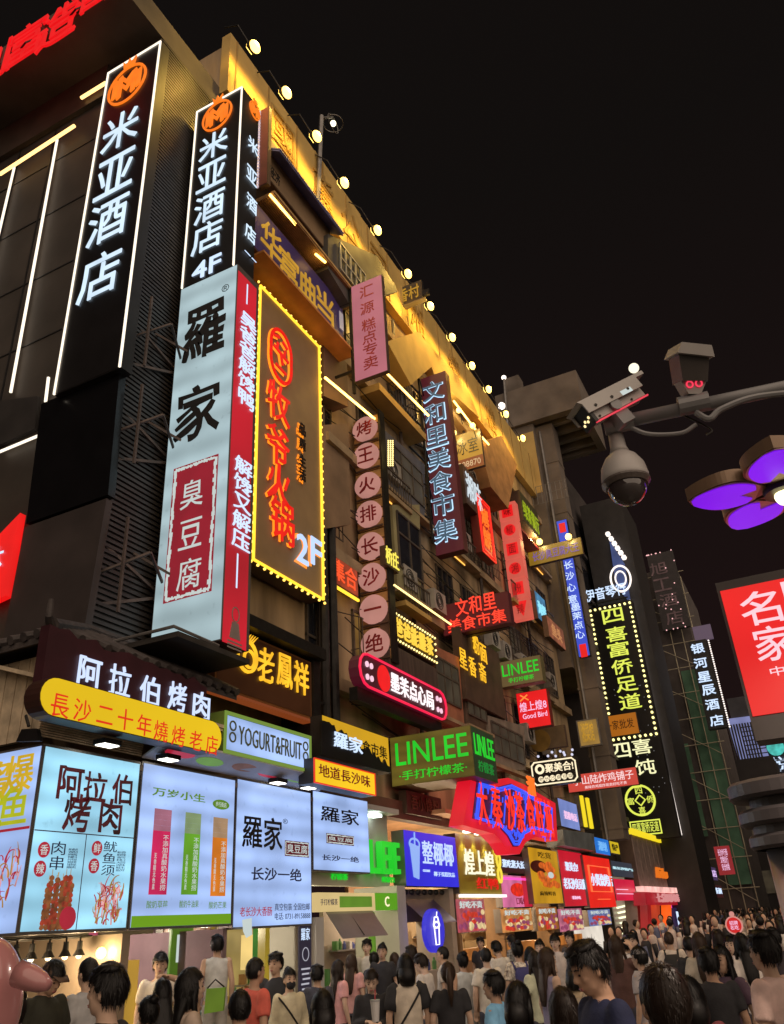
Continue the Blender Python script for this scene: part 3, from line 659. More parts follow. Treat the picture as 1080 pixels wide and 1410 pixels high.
# face emblem: two lobed outline with simple features
def emblem(c0,c1,m,nm,g):
    a,b0=F.ab((384,492)); q=MB(); pts=[]
    for k in range(40):
        u=2*math.pi*k/40; r=1-.16*math.cos(2*u)*-1; x=.5*math.cos(u)*(1-.22*math.cos(2*u+math.pi)*-1*0-.18*(1-abs(math.sin(u)))); y=.72*math.sin(u); pts.append((a+x,b0+y))
    for i in range(40):
        p,r=pts[i],pts[(i+1)%40]; d=Vector((r[0]-p[0],r[1]-p[1])).normalized(); k=Vector((-d.y,d.x))*g; e=d*.02
        q.poly(F,[Vector(p)-k-e,Vector(r)-k+e,Vector(r)+k+e,Vector(p)+k-e],c0,c1)
    for (x0,y0,x1,y1) in ((-.3,.12,.3,.0),(-.18,.12,-.14,.3),(.12,.05,.16,.25),(-.02,.05,.06,-.22),(-.22,-.36,.2,-.4),(-.3,.42,-.08,.5),(.05,.46,.25,.36)):
        d=Vector((x1-x0,y1-y0)).normalized(); k=Vector((-d.y,d.x))*g*.9; p=Vector((a+x0,b0+y0)); r=Vector((a+x1,b0+y1)); q.poly(F,[p-k,r-k,r+k,p+k],c0,c1)
    q.build(nm,m,t)
emblem(.006,.012,HALO,'emblem_halo',.05); emblem(.06,.09,NRED,'emblem',.04)
c2=[F.ab(p) for p in ((413,757),(432,762))]
for ch,(a,b0) in zip('2F',c2):
    txt(t,ch,F,a-.24,b0-.36,a+.26,b0+.36,HALO,off=.0,dep=.006,st=.006,name='halo'); txt(t,ch,F,a-.22,b0-.33,a+.22,b0+.33,BLUEW,off=.03,dep=.03,st=.06,name='character')
for ch,p in zip('品质生活',((412,593),(412,613),(412,636),(412,655))):
    a,b0=F.ab(p); txt(t,ch,F,a-.14,b0-.17,a+.14,b0+.17,HALO,off=.02,dep=.01,st=.02,name='halo'); txt(t,ch,F,a-.13,b0-.15,a+.13,b0+.15,INK,off=.03,dep=.03,st=.08,name='character')
# ---- gold jeweller sign
F,w,h=RY(8.2,(300,866),(434,910),(432,986),(297,944))
F=FY(8.2,10.2,5.5); w=2.95; h=1.12
t=panel('jeweller_sign','dark brown signboard with glowing gold emblem and three gold characters beneath the red neon billboard','sign',F,w,h,.35,mat('jewel_board',(.1,.042,.02),.35,.2,1.5),mat('bronze_edge',(.35,.15,.05),.35,.2,2,metal=.4),.04)
GL2=emi('bright_gold',(255,190,40),1.1,.2,3)
chars_at(t,F,'老鳳祥',[(365,916),(391,924),(414,934)],.5,.62,GL2,off=.01,dep=.025,brush=.02)
a,b0=F.ab((339,904)); b=MB(); b.ring(F,a,b0,.3,.05,.01,.05,22); b.ring(F,a+.06,b0-.04,.17,.04,.01,.05,18)
for k in range(5): b.poly(F,[(a-.1+.05*k,b0+.25),(a-.07+.05*k,b0+.25),(a+.02+.07*k,b0+.42)],.01,.04)
b.disk(F,a+.42,b0-.3,.045,.01,.05,10); b.build('emblem',GL2,t)
MB().fbox(F,0,-.07,w,-.02,-.2,.03).build('lower_strip',emi('copper_strip',(150,70,30),.6),t)
MB().box((10.2,8.0,6.68),(13.4,8.95,6.9)).build('hood',STEEL,t); MB().box((13.15,8.15,5.0),(13.4,8.9,6.66)).build('side_post',STEEL,t)
# dark columns right of it
b=MB()
for x in (14.35,14.75): b.tube([(x,8.6,5.0),(x,8.6,11.3)],.1,8)
b.bar((13.4,8.5,6.2),(14.3,8.6,7.2),.05); b.bar((13.4,8.5,5.9),(14.3,8.6,6.1),.06)
b.build('steel_columns',STEEL,None,'dark steel posts and braces standing between the gold jeweller sign and the round letter column','posts',origin=(14.2,8.3,5))
F,w,h=RY(8.6,(474,803),(497,815),(497,846),(474,832))
F=FY(8.75,14.9,9.1); t=panel('food_sign','small orange glowing sign half hidden behind the round letter column','sign',F,1.35,.75,.15,emi('orange_glow',(150,52,24),.9,.4,3),DKB)
txt(t,'集合',F,.08,.12,1.25,.66,emi('orange_red_letter',(255,86,40),1.0),off=.02)
MB().fbox(F,.05,-.12,1.3,-.06,0,.05).build('tube_light',AMB,t)
# ---- round letter column
F,w,h=RX(16.54,(486,578),(522,568),(536,905),(500,915))
t=thing('letter_column','wooden slat column carrying eight pale round discs with dark red characters','sign',F.P(w/2,0,-.3))
b=MB()
for k in range(24): b.fbox(F,0,h*k/24,w,h*(k+.86)/24,-.2,-.02)
b.fbox(F,.04,0,w-.04,h,-.32,-.201); b.build('slats',mat('slat_gold',(.42,.25,.09),.6,.3,3),t)
b=MB()
for k in range(8): b.fbox(F,.02,h*(k+.02)/8,w-.02,h*(k+.07)/8,-.019,.02)
b.build('shadow_bars',DKB,t)
DISC=emi('disc_pink',(206,142,130),.72,.1,2); DR=mat('disc_letter',(.32,.02,.03),.6,.1,3)
cen=[(503,592),(506,628),(508,669),(509,709),(511,753),(512,796),(515,840),(516,887)]
for ch,p in zip('烤王火排长沙一绝',cen):
    a,b0=F.ab(p); d=MB().disk(F,w*.5,b0,.37,-.01,.09,24).build('disc',DISC,t)
    if ch=='一': MB().fbox(F,w*.5-.24,b0-.03,w*.5+.24,b0+.03,.092,.1).build('character',DR,d)
    else: txt(d,ch,F,w*.5-.24,b0-.23,w*.5+.24,b0+.23,DR,off=.035,dep=.01,st=.092,name='character',brush=.02)
MB().fbox(F,w+.005,-.1,w+.06,h+.1,-.3,0).build('side_post',STEEL,t)
# ---- pink cake sign
F,w,h=RX(14.9,(484,392),(527,380),(533,512),(488,525))
PINK=emi('pink_sheet',(196,112,126),.78,.1,1)
t=panel('cake_shop_sign','faded pink vertical board with dark characters high on the facade','sign',F,w,h,.14,PINK,DKB,.015)
chars_at(t,F,'汇源糕点专卖',[(505,401),(506,424),(508,447),(509,464),(510,481),(511,499)],.42,.4,INKR,dep=.008,st=.008,off=.02)
b=MB(); b.fbox(F,-.1,-.3,-.03,h+.1,-.1,-.03); b.fbox(F,-1.0,.4,-.1,.46,-.1,-.04); b.fbox(F,-1.0,h-.5,-.1,h-.44,-.1,-.04); b.build('bracket',STEEL,t)
F,w,h=RX(20.5,(528,405),(581,385),(583,412),(530,432))
t=panel('gold_letter_board','dim dark board with worn gold characters jutting out beyond the pink cake sign','sign',F,w,h,.15,mat('dim_board',(.1,.075,.04),.6,.2,2),STEEL,.02)
txt(t,'稻香村',F,w*.08,h*.2,w*.92,h*.85,GOLD,off=.01,dep=.02)
MB().fbox(F,-.1,-.08,w+.1,-.02,-.1,.1).build('lower_rail',emi('rail_amber',(170,120,50),.6),t)
b=MB(); b.fbox(F,w+.02,.1,w+.25,.35,-.05,.05); b.build('end_lamp',STEEL,t)
# ---- tall food market neon
F,w,h=RX(21.54,(581,521),(615,510),(637,755),(599,768))
t=panel('market_sign','tall dark maroon vertical sign with blue white neon characters','sign',F,w,h,.35,emi('maroon_sheet',(84,20,34),.75,.2,.8),mat('maroon_case',(.12,.025,.035),.5,.2,2),.01)
NB=emi('neon_ice',(186,226,255),1.25); NBD=emi('neon_fill',(70,96,116),.8)
cen=[(597,539),(599,570),(602,602),(605,633),(608,664),(611,695),(614,731)]
for ch,p in zip('文和里美食市集',cen):
    a,b0=F.ab(p); txt(t,ch,F,a-.41,b0-.41,a+.41,b0+.41,NB,off=.04,dep=.03,name='character_outline'); txt(t,ch,F,a-.38,b0-.38,a+.38,b0+.38,NBD,off=.012,dep=.02,st=.045,name='character')
b=MB()
for z in (13,14.2,15.6,17,18.4): b.bar((21.7,8.75,z),(20.6,8.98,z+.3),.05); b.bar((21.7,8.75,z),(21.7,9,z),.05); b.bar((20.6,8.4,z),(20.6,8.98,z+.5),.04); b.bar((21.6,8.7,z),(20.6,8.4,z),.04)
b.box((20.55,8.4,12.2),(20.6,8.46,19)); b.build('bracket',STEEL,t)
# ---- ice room sign
F,w,h=RX(24.31,(623,603),(662,588),(666,640),(628,652))
t=panel('ice_room_sign','square yellow board with brown characters above a phone number strip, lit by small lamps','sign',F,w,h,.15,emi('yellow_sheet',(206,150,52),.8,.1,1),DKB,.01)
MB().fbox(F,.01,.01,w-.01,h*.3,.007,.012).build('number_strip',emi('brown_strip',(150,76,40),.8),t)
txt(t,'冰室',F,w*.12,h*.42,w*.88,h*.82,INK,off=.0,dep=.01); txt(t,'208870',F,w*.12,h*.07,w*.9,h*.23,emi('number_letter',(240,200,150),.8),dep=.006,st=.013)
for p in ((632,565),(651,586),(625,596)):
    q=onX(p,24.1); MB().ball(q,.11,8,5).build('lamp_bulb',FLM,t); MB().tube([q,(24.35,q.y,q.z-.5)],.015,5).build('lamp_arm',STEEL,t); lamp('sign_lamp',(q.x-.25,q.y,q.z),34,(1,.7,.25),t)
# ---- red slanted neon
F,w,h=RY(7.75,(656,683),(673,695),(682,775),(664,755))
F,w,h=RY(8.2,(656,683),(673,695),(683,778),(664,757))
x0=onY((655,682),7.75); x1=onY((681,780),7.75)
t=panel('red_neon_sign','street facing red neon board of orange characters behind the blue white market sign','sign',F,w,h,.3,emi('red_glow',(190,16,16),.9,.25,1.2),mat('red_case',(.2,.03,.02),.5,.2,2),.06)
b=MB()
for (u,v) in ((.0,.03),(.12,.15)): b.fbox(F,u,u,w-u,u+.035,.008,.04).fbox(F,u,h-u-.035,w-u,h-u,.008,.04).fbox(F,u,u,u+.035,h-u,.008,.04).fbox(F,w-u-.035,u,w-u,h-u,.008,.04)
b.build('neon_outline',emi('neon_scarlet',(255,44,30),1.1),t)
txt(t,'海鲜\n烧烤',F,w*.22,h*.14,w*.78,h*.86,emi('neon_orange',(255,112,30),1.15),off=.02,lines=1.0)
# white glyphs above it
F=FY(8.2,onY((641,668),8.2).x,onY((641,668),8.2).z-.1)
t=thing('white_glyph_sign','white glowing characters over a dark red case just under the ice room sign','sign',F.P(.8,0,-.2))
MB().fbox(F,0,-.6,1.6,1.0,-.5,-.02).build('case',DKB,t)
txt(t,'湘味',F,.05,-.35,1.55,.75,emi('glyph_white',(215,228,235),.95),off=.02,dep=.02)
# green lettered board
F=FY(8.1,30.2,17.0)
t=panel('green_letter_board','dark board with yellow green lettering above the column of red lantern boxes','sign',F,2.6,1.5,.5,mat('board_dark',(.05,.05,.03),.5,.2,2),DKB)
txt(t,'绿茶餐厅',F,.15,.2,2.45,1.1,emi('yellow_green',(150,170,20),.85,.2,2),off=.02,brush=.03)
MB().box((29.3,8.2,16.5),(32.5,8.95,16.6)).build('red_awning',mat('red_tin',(.3,.02,.04),.5,.2,2),t)
# ---- column of red boxes
F,w,h=RX(28.89,(687,694),(709,688),(731,850),(705,855))
t=thing('lantern_box_column','vertical column of six pale boxes each with a red round motif','sign',F.P(w/2,0,-.3))
LB=emi('box_rose',(226,96,80),.8,.1,1.5); LR=emi('box_red',(240,20,26),.95,.1,2)
for k in range(6):
    z0=h*k/6+.02; z1=h*(k+1)/6-.04
    q=MB().fbox(F,0,z0,w,z1,-.4,0).build('box',LB,t)
    m=MB(); zc=(z0+z1)/2
    if k==0: m.poly(F,[(w*.12,z1-.1),(w*.88,z1-.1),(w*.62,z0+.08)],.002,.02)
    elif k%2: m.fbox(F,w*.18,zc-.26,w*.82,zc+.26,.002,.02)
    else: m.disk(F,w/2,zc,w*.34,.002,.02,18)
    m.build('motif',LR,q)
    txt(q,'辣粉湘面椒味'[k],F,w*.3,zc-.2,w*.7,zc+.2,mat('motif_letter',(.5,.02,.02),.6),off=.02,dep=.006,st=.021,name='character')
MB().bar((29.1,8.7,14.5),(29.1,9,14.5),.06).build('bracket',STEEL,t)
# ---- red cinema-like market sign
F,w,h=RX(21.74,(607,838),(697,810),(706,855),(612,878))
t=panel('market_sign','wide dark red board with two rows of red neon characters','sign',F,w,h,.3,emi('dark_red_sheet',(86,14,20),.75,.2,1),mat('maroon_case',(.12,.025,.035)),.02)
NR=emi('neon_coral',(255,66,44),1.15)
txt(t,'文和里',F,w*.22,h*.52,w*.82,h*1.08,NR,off=.0,dep=.04); txt(t,'美食市集',F,w*.08,h*.06,w*.94,h*.48,NR,off=.0,dep=.04)
MB().fbox(F,.1,-.02,w-.2,.02,-.5,-.3).build('bracket',STEEL,t)
# ---- big green sign
F,w,h=RX(17.64,(537,1018),(648,996),(654,1070),(540,1082))
GRN=emi('green_letter',(30,196,40),1.05,.1,2); KH=emi('khaki_sheet',(112,96,30),.66,.3,.9,tubes=1.3)
t=panel('lemon_tea_sign','large khaki box sign with big green Latin letters and a row of small green characters','sign',F,w,h,1.5,KH,mat('khaki_case',(.16,.14,.06),.5,.2,2),.01)
txt(t,'LINLEE',F,w*.07,h*.4,w*.95,h*.86,GRN,off=.015,dep=.02); txt(t,'·手打柠檬茶·',F,w*.1,h*.1,w*.92,h*.28,GRN,off=.0,dep=.02)
G=FY(F.P(w,0,0).y-.003,17.64,F.o.z)
MB().fbox(G,.02,.02,1.48,h-.02,-.001,.004).build('side_face',emi('side_dark_green',(34,56,26),.6,.2,1),t)
txt(t,'LINLEE',G,.12,h*.44,1.4,h*.86,GRN,off=.01,dep=.015,st=.006); txt(t,'柠檬茶',G,.25,h*.12,1.25,h*.34,emi('green_dim',(20,140,50),.8),dep=.012,st=.006)
b=MB(); b.bar((17.9,8.7,5.9),(17.9,9,5.9),.06); b.build('bracket',STEEL,t)
F,w,h=RX(26.58,(686,912),(744,902),(748,938),(690,946))
t=panel('lemon_tea_sign','smaller khaki box sign with green Latin letters hanging above the square red sign','sign',F,w,h,.4,emi('khaki_sheet_far',(122,98,58),.6,.12,.9),mat('khaki_case',(.16,.14,.06)),.01)
txt(t,'LINLEE',F,w*.08,h*.4,w*.94,h*.84,GRN,off=.0,dep=.04); txt(t,'手打柠檬茶',F,w*.2,h*.12,w*.8,h*.3,GRN,off=.0,dep=.02)
F,w,h=RX(28.14,(711,956),(752,947),(760,998),(716,1005))
t=panel('duck_neck_sign','square bright red box sign with white characters below the smaller green lettered sign','sign',F,w,h,.35,emi('red_sheet',(236,22,28),.92,.06,2),mat('red_case',(.2,.03,.02)),.015)
LIL=emi('lilac_letter',(250,200,235),1.0)
txt(t,'煌上煌8',F,w*.08,h*.46,w*.94,h*.72,LIL,off=.0,dep=.02); txt(t,'Good Bird',F,w*.14,h*.26,w*.92,h*.4,LIL,dep=.02)
a,b0=F.ab((722,962)); b=MB(); b.poly(F,[(a-.15,b0-.1),(a+.15,b0+.1),(a+.12,b0+.14),(a-.18,b0-.06)],.008,.02); b.poly(F,[(a-.15,b0+.12),(a+.15,b0-.1),(a+.17,b0-.06),(a-.12,b0+.16)],.008,.02); b.build('mark',emi('mark_orange',(255,140,60),1),t)
# ---- black outlined tofu sign
F,w,h=RX(28.6,(729,1050),(793,1040),(798,1075),(735,1085))
t=panel('snack_sign','black box sign with cream outline, cream characters and a row of cream dots','sign',F,w,h,.3,BLACK,CASEB,.0)
CR=emi('cream_neon',(255,236,196),1.15)
b=MB(); q=.045; z=.16
P=[(z,.05),(w-z,.05),(w-.05,z),(w-.05,h-z),(w-z,h-.05),(z,h-.05),(.05,h-z),(.05,z)]
for i in range(8):
    s0=Vector(P[i]); s1=Vector(P[(i+1)%8]); d=(s1-s0).normalized(); k=Vector((-d.y,d.x))*q/2; e=d*.02; b.poly(F,[s0-k-e,s1-k+e,s1+k+e,s0+k-e],.002,.03)
b.build('neon_outline',CR,t)
txt(t,'聚美合!',F,w*.32,h*.48,w*.92,h*.84,CR,off=.03,dep=.03); b=MB(); b.ring(F,w*.2,h*.66,.17,.08,.01,.04,16)
for k in range(6): b.disk(F,w*.2+k*w*.125,h*.26,.1,.01,.03,12)
b.build('dots',CR,t)
txt(t,'老长沙臭豆腐',F,w*.15,h*.18,w*.9,h*.34,INK,dep=.004,st=.031)
F,w,h=RX(29.5,(730,1004),(778,998),(780,1028),(733,1034))
t=panel('brown_oval_sign','unlit grey brown board with a dark round mark above the cream outlined sign','sign',F,w,h,.2,mat('dull_board',(.16,.11,.06),.6,.3,2),DKB,.02)
b=MB(); a,b0=F.ab((744,1020)); b.disk(F,a,b0,.4,.008,.02,20); b.build('mark',mat('mark_ochre',(.25,.15,.03),.6),t)
b=MB(); 
for k in range(9): b.ball(F.P(.2+rs.random()*1.4,-.35+rs.random()*.25,.1),.05,6,4)
b.build('white_lights',emi('white_specks',(210,210,235),1.1),t)
F,w,h=RX(35.4,(794,992),(824,988),(827,1025),(798,1030))
t=panel('pale_yellow_sign','pale yellow square sign left of the orange plaque','sign',F,w,h,.25,emi('pale_yellow',(172,132,62),.75,.25,1.2),GREYM,.06)
tp(t,'湘菜馆',F,(799,996),(820,1020),GOLD,off=.01)
F,w,h=RX(40.5,(826,988),(876,980),(880,1008),(830,1018))
t=panel('orange_plaque','orange plaque with dark brown writing in front of the bulb framed sign','sign',F,w,h,.2,emi('orange_sheet',(176,100,14),.85,.08,1),DKB,.01)
txt(t,'一家批发',F,w*.12,h*.3,w*.9,h*.75,mat('brown_letter',(.1,.03,.01),.6),brush=.02,dep=.02)
F,w,h=RX(33.5,(781,1066),(877,1058),(879,1080),(783,1092))
t=panel('fried_chicken_sign','long coral red sign with white characters hanging across the street below the orange plaque','sign',F,w,h,.25,emi('coral_sheet',(216,72,60),.85,.06,1),DKB,.01)
txt(t,'小山陆炸鸡铺子',F,w*.08,h*.36,w*.95,h*.88,emi('rose_white',(255,222,222),1.0),off=.0,dep=.02); txt(t,'美味炸鸡现炸现卖好吃不贵',F,w*.24,h*.1,w*.84,h*.28,emi('rose_white',(255,222,222)),dep=.01)
# ---- yellow board with purple letters, with two lamps
F,w,h=RX(32.53,(727,754),(802,742),(802,765),(728,778))
t=panel('yellow_board','yellow lit board with faint purple characters and two small lamps on top','sign',F,w,h,.2,emi('yellow_worn',(150,112,26),.75,.2,1),DKB,.01)
txt(t,'长沙臭豆腐大王',F,w*.08,h*.2,w*.94,h*.75,emi('violet_letter',(120,90,190),.7),dep=.02)
for p in ((743,746),(783,739)):
    q=onX(p,32.4); MB().ball(q,.15,8,5).build('lamp_bulb',FLM,t); lamp('sign_lamp',(q.x-.4,q.y,q.z),40,(1,.7,.25),t)
F,w,h=RX(35.5,(768,716),(782,716),(811,903),(795,905))
t=panel('blue_vertical_sign','tall narrow blue lit sign with white characters and a red square at its foot','sign',F,w,h,.3,emi('blue_sheet',(56,84,214),.85,.12,.7),CASEB,.01)
cen=[(784,783),(787,806),(789,830),(792,853),(794,873),(796,887)]
chars_at(t,F,'长沙心意',[(783,778),(785,793),(787,809),(789,825)],.42,.4,WHITEL,off=.01); chars_at(t,F,'墨茉点心',[(793,829+7),(795,848),(797,861),(799,874)],.42,.36,WHITEL,off=.01)
a,b0=F.ab((803,896)); b=MB(); b.fbox(F,w*.2,b0-.3,w*.8,b0+.3,.008,.02); b.build('red_square',LR,t)
a,b0=F.ab((775,728)); MB().fbox(F,w*.2,b0-.2,w*.8,b0+.3,.008,.02).build('red_square',LR,t)
# ---- bulb framed foot massage sign
F,w,h=RX(44.02,(812,838),(868,826),(911,1030),(846,1040))
F=FX(44.02,8.77,5.0); w=2.42; h=12.4
t=panel('massage_sign','huge black hoarding with a bulb frame, yellow green characters and a round coin emblem','hoarding',F,w,h,.6,None,BLACK)
MB().fbox(F,0,0,w,h,-.003,.004).build('sign_face',mat('sign_black',(.013,.012,.013)),t)
YG=emi('lime_letter',(226,236,90),1.05); 
chars_at(t,F,'四喜富侨足道',[(844,848),(849,873),(852,894),(857,918),(863,942),(868,966)],1.15,.8,YG,off=.012,dep=.06)
chars_at(t,F,'四喜饨',[(855,1034),(884,1028),(889,1056)],1.0,.75,emi('ivory_letter',(250,246,190),1.05),off=.012,dep=.06)
_,bT=F.ab((840,836)); _,bB=F.ab((880,1014))
pts=[]
n=26
for k in range(n+1):
    bb=bB+(bT-bB)*k/n; pts+=[(.06,bb),(w-.12,bb)]
for k in range(1,8): pts+=[(.06+(w-.18)*k/8,bT),(.06+(w-.18)*k/8,bB)]
bulbs(t,F,pts,.075,emi('frame_bulb',(255,240,150),2.0))
a,b0=F.ab((882,1102)); b=MB(); b.ring(F,a,b0,.76,.1,.01,.08,30); b.ring(F,a,b0,.29,.07,.01,.08,4,.29); b.build('coin_emblem',YG,t)
for ch,(da,db) in zip('四喜富侨',((0,.48),(0,-.48),(-.48,0),(.48,0))): txt(t,ch,F,a+da-.17,b0+db-.17,a+da+.17,b0+db+.17,YG,off=.02,name='character')
a0,b1=F.ab((867,1134)); a1,b0=F.ab((912,1144)); b=MB(); b.fbox(F,a0,b0-.12,a1,b0-.06,.01,.03).fbox(F,a0,b1+.02,a1,b1+.08,.01,.03).fbox(F,a0,b0-.06,a0+.06,b1+.02,.01,.03).fbox(F,a1-.06,b0-.06,a1,b1+.02,.01,.03); b.build('name_plate',YG,t)
txt(t,'四喜富侨足道',F,a0+.12,b0,a1-.12,b1,YG,off=.02)
bulbs(t,F,[(rs.random()*(w-.2)+.1,rs.random()*h*.5+2) for k in range(50)],.025,emi('speckle',(150,150,150),.5),'speckle_light')
F=FX(43.9,9.1,17.6); 
t=thing('music_shop_sign','white glowing characters standing above the bulb framed hoarding','sign',F.P(1,0,0)); txt(t,'伊音琴行',F,.25,.12,2.6,.85,WHITEL,off=.02,dep=.05); MB().fbox(F,.2,-.1,2.6,-.05,0,.1).build('rail',STEEL,t)
# ---- galaxy hotel sign
F,w,h=RX(57,(950,884),(973,879),(1000,1000),(974,1006))
t=panel('hotel_sign','far vertical sign with white glowing hotel characters right of the scaffolding','sign',F,w,h,.6,BLACK,CASEB,.0)
chars_at(t,F,'银河星辰酒店',[(961,893),(965,913),(970,932),(976,950),(981,970),(987,992)],.85,.68,WHITEL,off=.035,dep=.08)
b=MB()
for k in range(40): b.ball(F.P(w+.15,h*k/40,0),.06,5,3)
b.build('edge_lights',LEDW,t); MB().fbox(F,w*.4,h,w+.5,h+1,-.4,-.1).build('top_box',emi('mauve_box',(110,90,110),.6),t)
# ---- red lightbox on post at right
POSTX=6.0
F=FX(POSTX,.235,3.0); w=1.7; h=1.05
F2,w2,h2=RX(POSTX,(994,814),(1120,785),(1120,975),(1038,986))
F=FX(POSTX,.235,onX((1040,986),POSTX).z); h=onX((994,814),POSTX).z-F.o.z
t=thing('advert_column','large red lightbox with white characters in a dark case on a chromed ringed post','advert column',(POSTX+.1,-.05,0))
MB().fbox(F,-.02,-.16,w,h+.07,-.25,-.004).build('case',mat('advert_case',(.05,.04,.037),.4,.2,3),t)
MB().fbox(F,.0,0,w-.1,h,-.003,.006).build('sign_face',emi('advert_red',(238,28,28),.95,.06,1.5,sample=True),t)
AW=emi('advert_white',(255,205,215),1.05)
for ch,a,c,b0,b1 in (('名',.1,.36,.67,.94),('家',.13,.38,.38,.65),('国',.4,.66,.69,.97),('味',.43,.69,.4,.67)): txt(t,ch,F,a,h*b0,c,h*b1,AW,off=.02,dep=.004,st=.008,name='character')
txt(t,'中国整装',F,.18,h*.265,.62,h*.335,AW,off=.01,dep=.004,st=.008); txt(t,'Love',F,.27,h*.09,.5,h*.18,AW,dep=.004,st=.008)
CHR=mat('chrome',(.5,.48,.5),.3,.25,2,metal=.75,streak=True); RNG=mat('ring_black',(.06,.053,.055),.45,.15,3)
px,py=POSTX+.15,.1
b=MB()
for z0,z1,r in ((2.5,2.61,.42),(2.34,2.44,.39),(2.2,2.29,.36)): b.loft([(px,py,z0,r-.02,r-.02),(px,py,z0+.02,r,r),(px,py,z1-.02,r,r),(px,py,z1,r-.02,r-.02)],40)
b.build('rings',RNG,t)
b=MB(); b.loft([(px,py,2.2,.33,.33),(px,py,2.5,.3,.3)],32); b.tube([(px,py-.3,2.5),(px,py-.3,3.0)],.05,10); b.build('ring_core',mat('core_grey',(.09,.085,.085),.5,.15,3),t)
b=MB(); b.loft([(px,py,0,.27,.27),(px,py,2.2,.27,.27)],40); b.build('post',CHR,t,smooth=True)
# ================================================================ GROUND FLOOR LIGHTBOXES
BLU=emi('lightbox_blue',(168,196,250),.95,.2,1.1,sample=True,tubes=1.1); CYA=emi('lightbox_cyan',(160,220,246),.97,.22,1.2,sample=True,tubes=1.1)
CASEM=mat('alu_case',(.2,.18,.16),.4,.2,3,metal=.5)
NAVY=emi('navy_print',(34,40,74),.6); LRED=emi('print_red',(186,34,58),.75,.1,3); LGRN=emi('print_green',(104,150,40),.72,.1,3)
# A. grill shop: front and end boxes
F=FY(8.0,6.83,2.03); w=1.65; h=2.03
t=panel('grill_lightbox','pale cyan lightbox with dark red brush characters above pictures of meat skewers and squid','lightbox',F,w,h,.25,CYA,CASEM,.035)
DKR=emi('brush_maroon',(92,22,32),.45,.75,3.5)
for ch,p,ww,hh in (('阿',(97,1079),.4,.4),('拉',(131,1084),.38,.36),('伯',(168,1087),.36,.38),('烤',(106,1119),.42,.44),('肉',(152,1124),.38,.42)):
    a,b0=F.ab(p); txt(t,ch,F,a-ww/2,b0-hh/2,a+ww/2,b0+hh/2,DKR,off=.05,brush=.05,dep=.004,st=.007,name='character')
_,hm=F.ab((110,1148)); am,_=F.ab((112,1210))
b=MB(); b.fbox(F,.035,hm-.006,w-.035,hm+.006,.006,.01); b.fbox(F,am-.005,.035,am+.005,hm-.006,.006,.01); b.build('divider',mat('divider',(.1,.08,.12),.5),t)
for (s,x0) in (('香辣',(60,1170)),('鲜香',(133,1168))):
    a,b0=F.ab(x0); b=MB(); b.disk(F,a,b0,.085,.007,.012,18); b.disk(F,a-.02,b0-.2,.085,.007,.012,18); b.build('red_disc',LRED,t)
    for k in range(2): txt(t,s[k],F,a-.02*k-.055,b0-.2*k-.055,a-.02*k+.055,b0-.2*k+.055,SEALW,off=.01,dep=.002,st=.0125,name='character')
tp(t,V('肉串'),F,(72,1158),(86,1198),NAVY,off=.0,dep=.003,st=.008); tp(t,V('鱿鱼须'),F,(143,1158),(157,1206),NAVY,dep=.003,st=.008)
for p0,p1,s in (((94,1168),(98,1196),'鲜香麻辣外焦里嫩'),((100,1168),(104,1196),'秘制酱料现烤现卖'),((161,1172),(165,1200),'新鲜食材大连鱿鱼'),((167,1172),(171,1200),'香辣可口回味无穷')): tp(t,V(s),F,p0,p1,NAVY,dep=.002,st=.008)
SK=emi('grilled_meat',(142,82,42),.7,.5,14); SK2=emi('grilled_red',(170,60,36),.7,.4,14); SQ=emi('squid_pink',(226,160,160),.8,.3,9); STK=emi('skewer_stick',(190,160,110),.7,.2,9)
def skewers(t,F,a0,b0,a1,b1,n,seed):
    r=random.Random(seed); st=MB(); m1=MB(); m2=MB()
    for i in range(n):
        x=a0+(a1-a0)*(i+.5)/n+r.uniform(-.02,.02); top=b1-r.random()*.1; lean=r.uniform(-.05,.05)
        st.poly(F,[(x-.004,b0),(x+.004,b0),(x+lean+.004,top+.06),(x+lean-.004,top+.06)],.0065,.009)
        k=0; y=b0+.02
        while y<top:
            s=r.uniform(.028,.042); xx=x+lean*(y-b0)/(top-b0); mm=m1 if r.random()<.7 else m2
            mm.add([F.P(xx+s*1.15*math.cos(u)*r.uniform(.8,1.1),y+s*math.sin(u),.009) for u in np.arange(0,6.28,.7)]+[F.P(xx,y,.013)],[(j,(j+1)%9,9) for j in range(9)]); y+=s*1.5
    st.build('stick_picture',STK,t); m1.build('skewer_picture',SK,t); m2.build('skewer_picture',SK2,t)
def squid(t,F,a0,b0,a1,b1,n,seed):
    r=random.Random(seed); m=[MB(),MB(),MB()]
    for i in range(n):
        x=r.uniform(a0,a1); y=r.uniform(b0,b1*.7+b0*.3); g=r.uniform(.012,.02); pts=[]
        L=r.uniform(.12,.3); cv=r.uniform(-1,1)*2.2; ang=math.pi/2+r.uniform(-.5,.5)
        for k in range(8):
            pts.append(F.P(min(max(x,a0-.03),a1+.03),y,.012)); x+=math.cos(ang)*L/8; y+=math.sin(ang)*L/8; ang+=cv/8*(1+k*.2)
        m[i%3].tube(pts,[g*.6]*2+[g*.55,g*.5,g*.45,g*.4,g*.3,g*.2],5)
    for k,mm in enumerate((SQ,LRED,emi('squid_gold',(190,140,60),.7,.3,9))): m[k].build('squid_picture',mm,t)
a0,b0=F.ab((48,1282)); a1,b1=F.ab((101,1203)); skewers(t,F,a0+.07,.05,a1,b1,9,1)
a0,b0=F.ab((118,1280)); a1,b1=F.ab((172,1208)); squid(t,F,a0+.1,.06,a1-.05,b1,70,2)
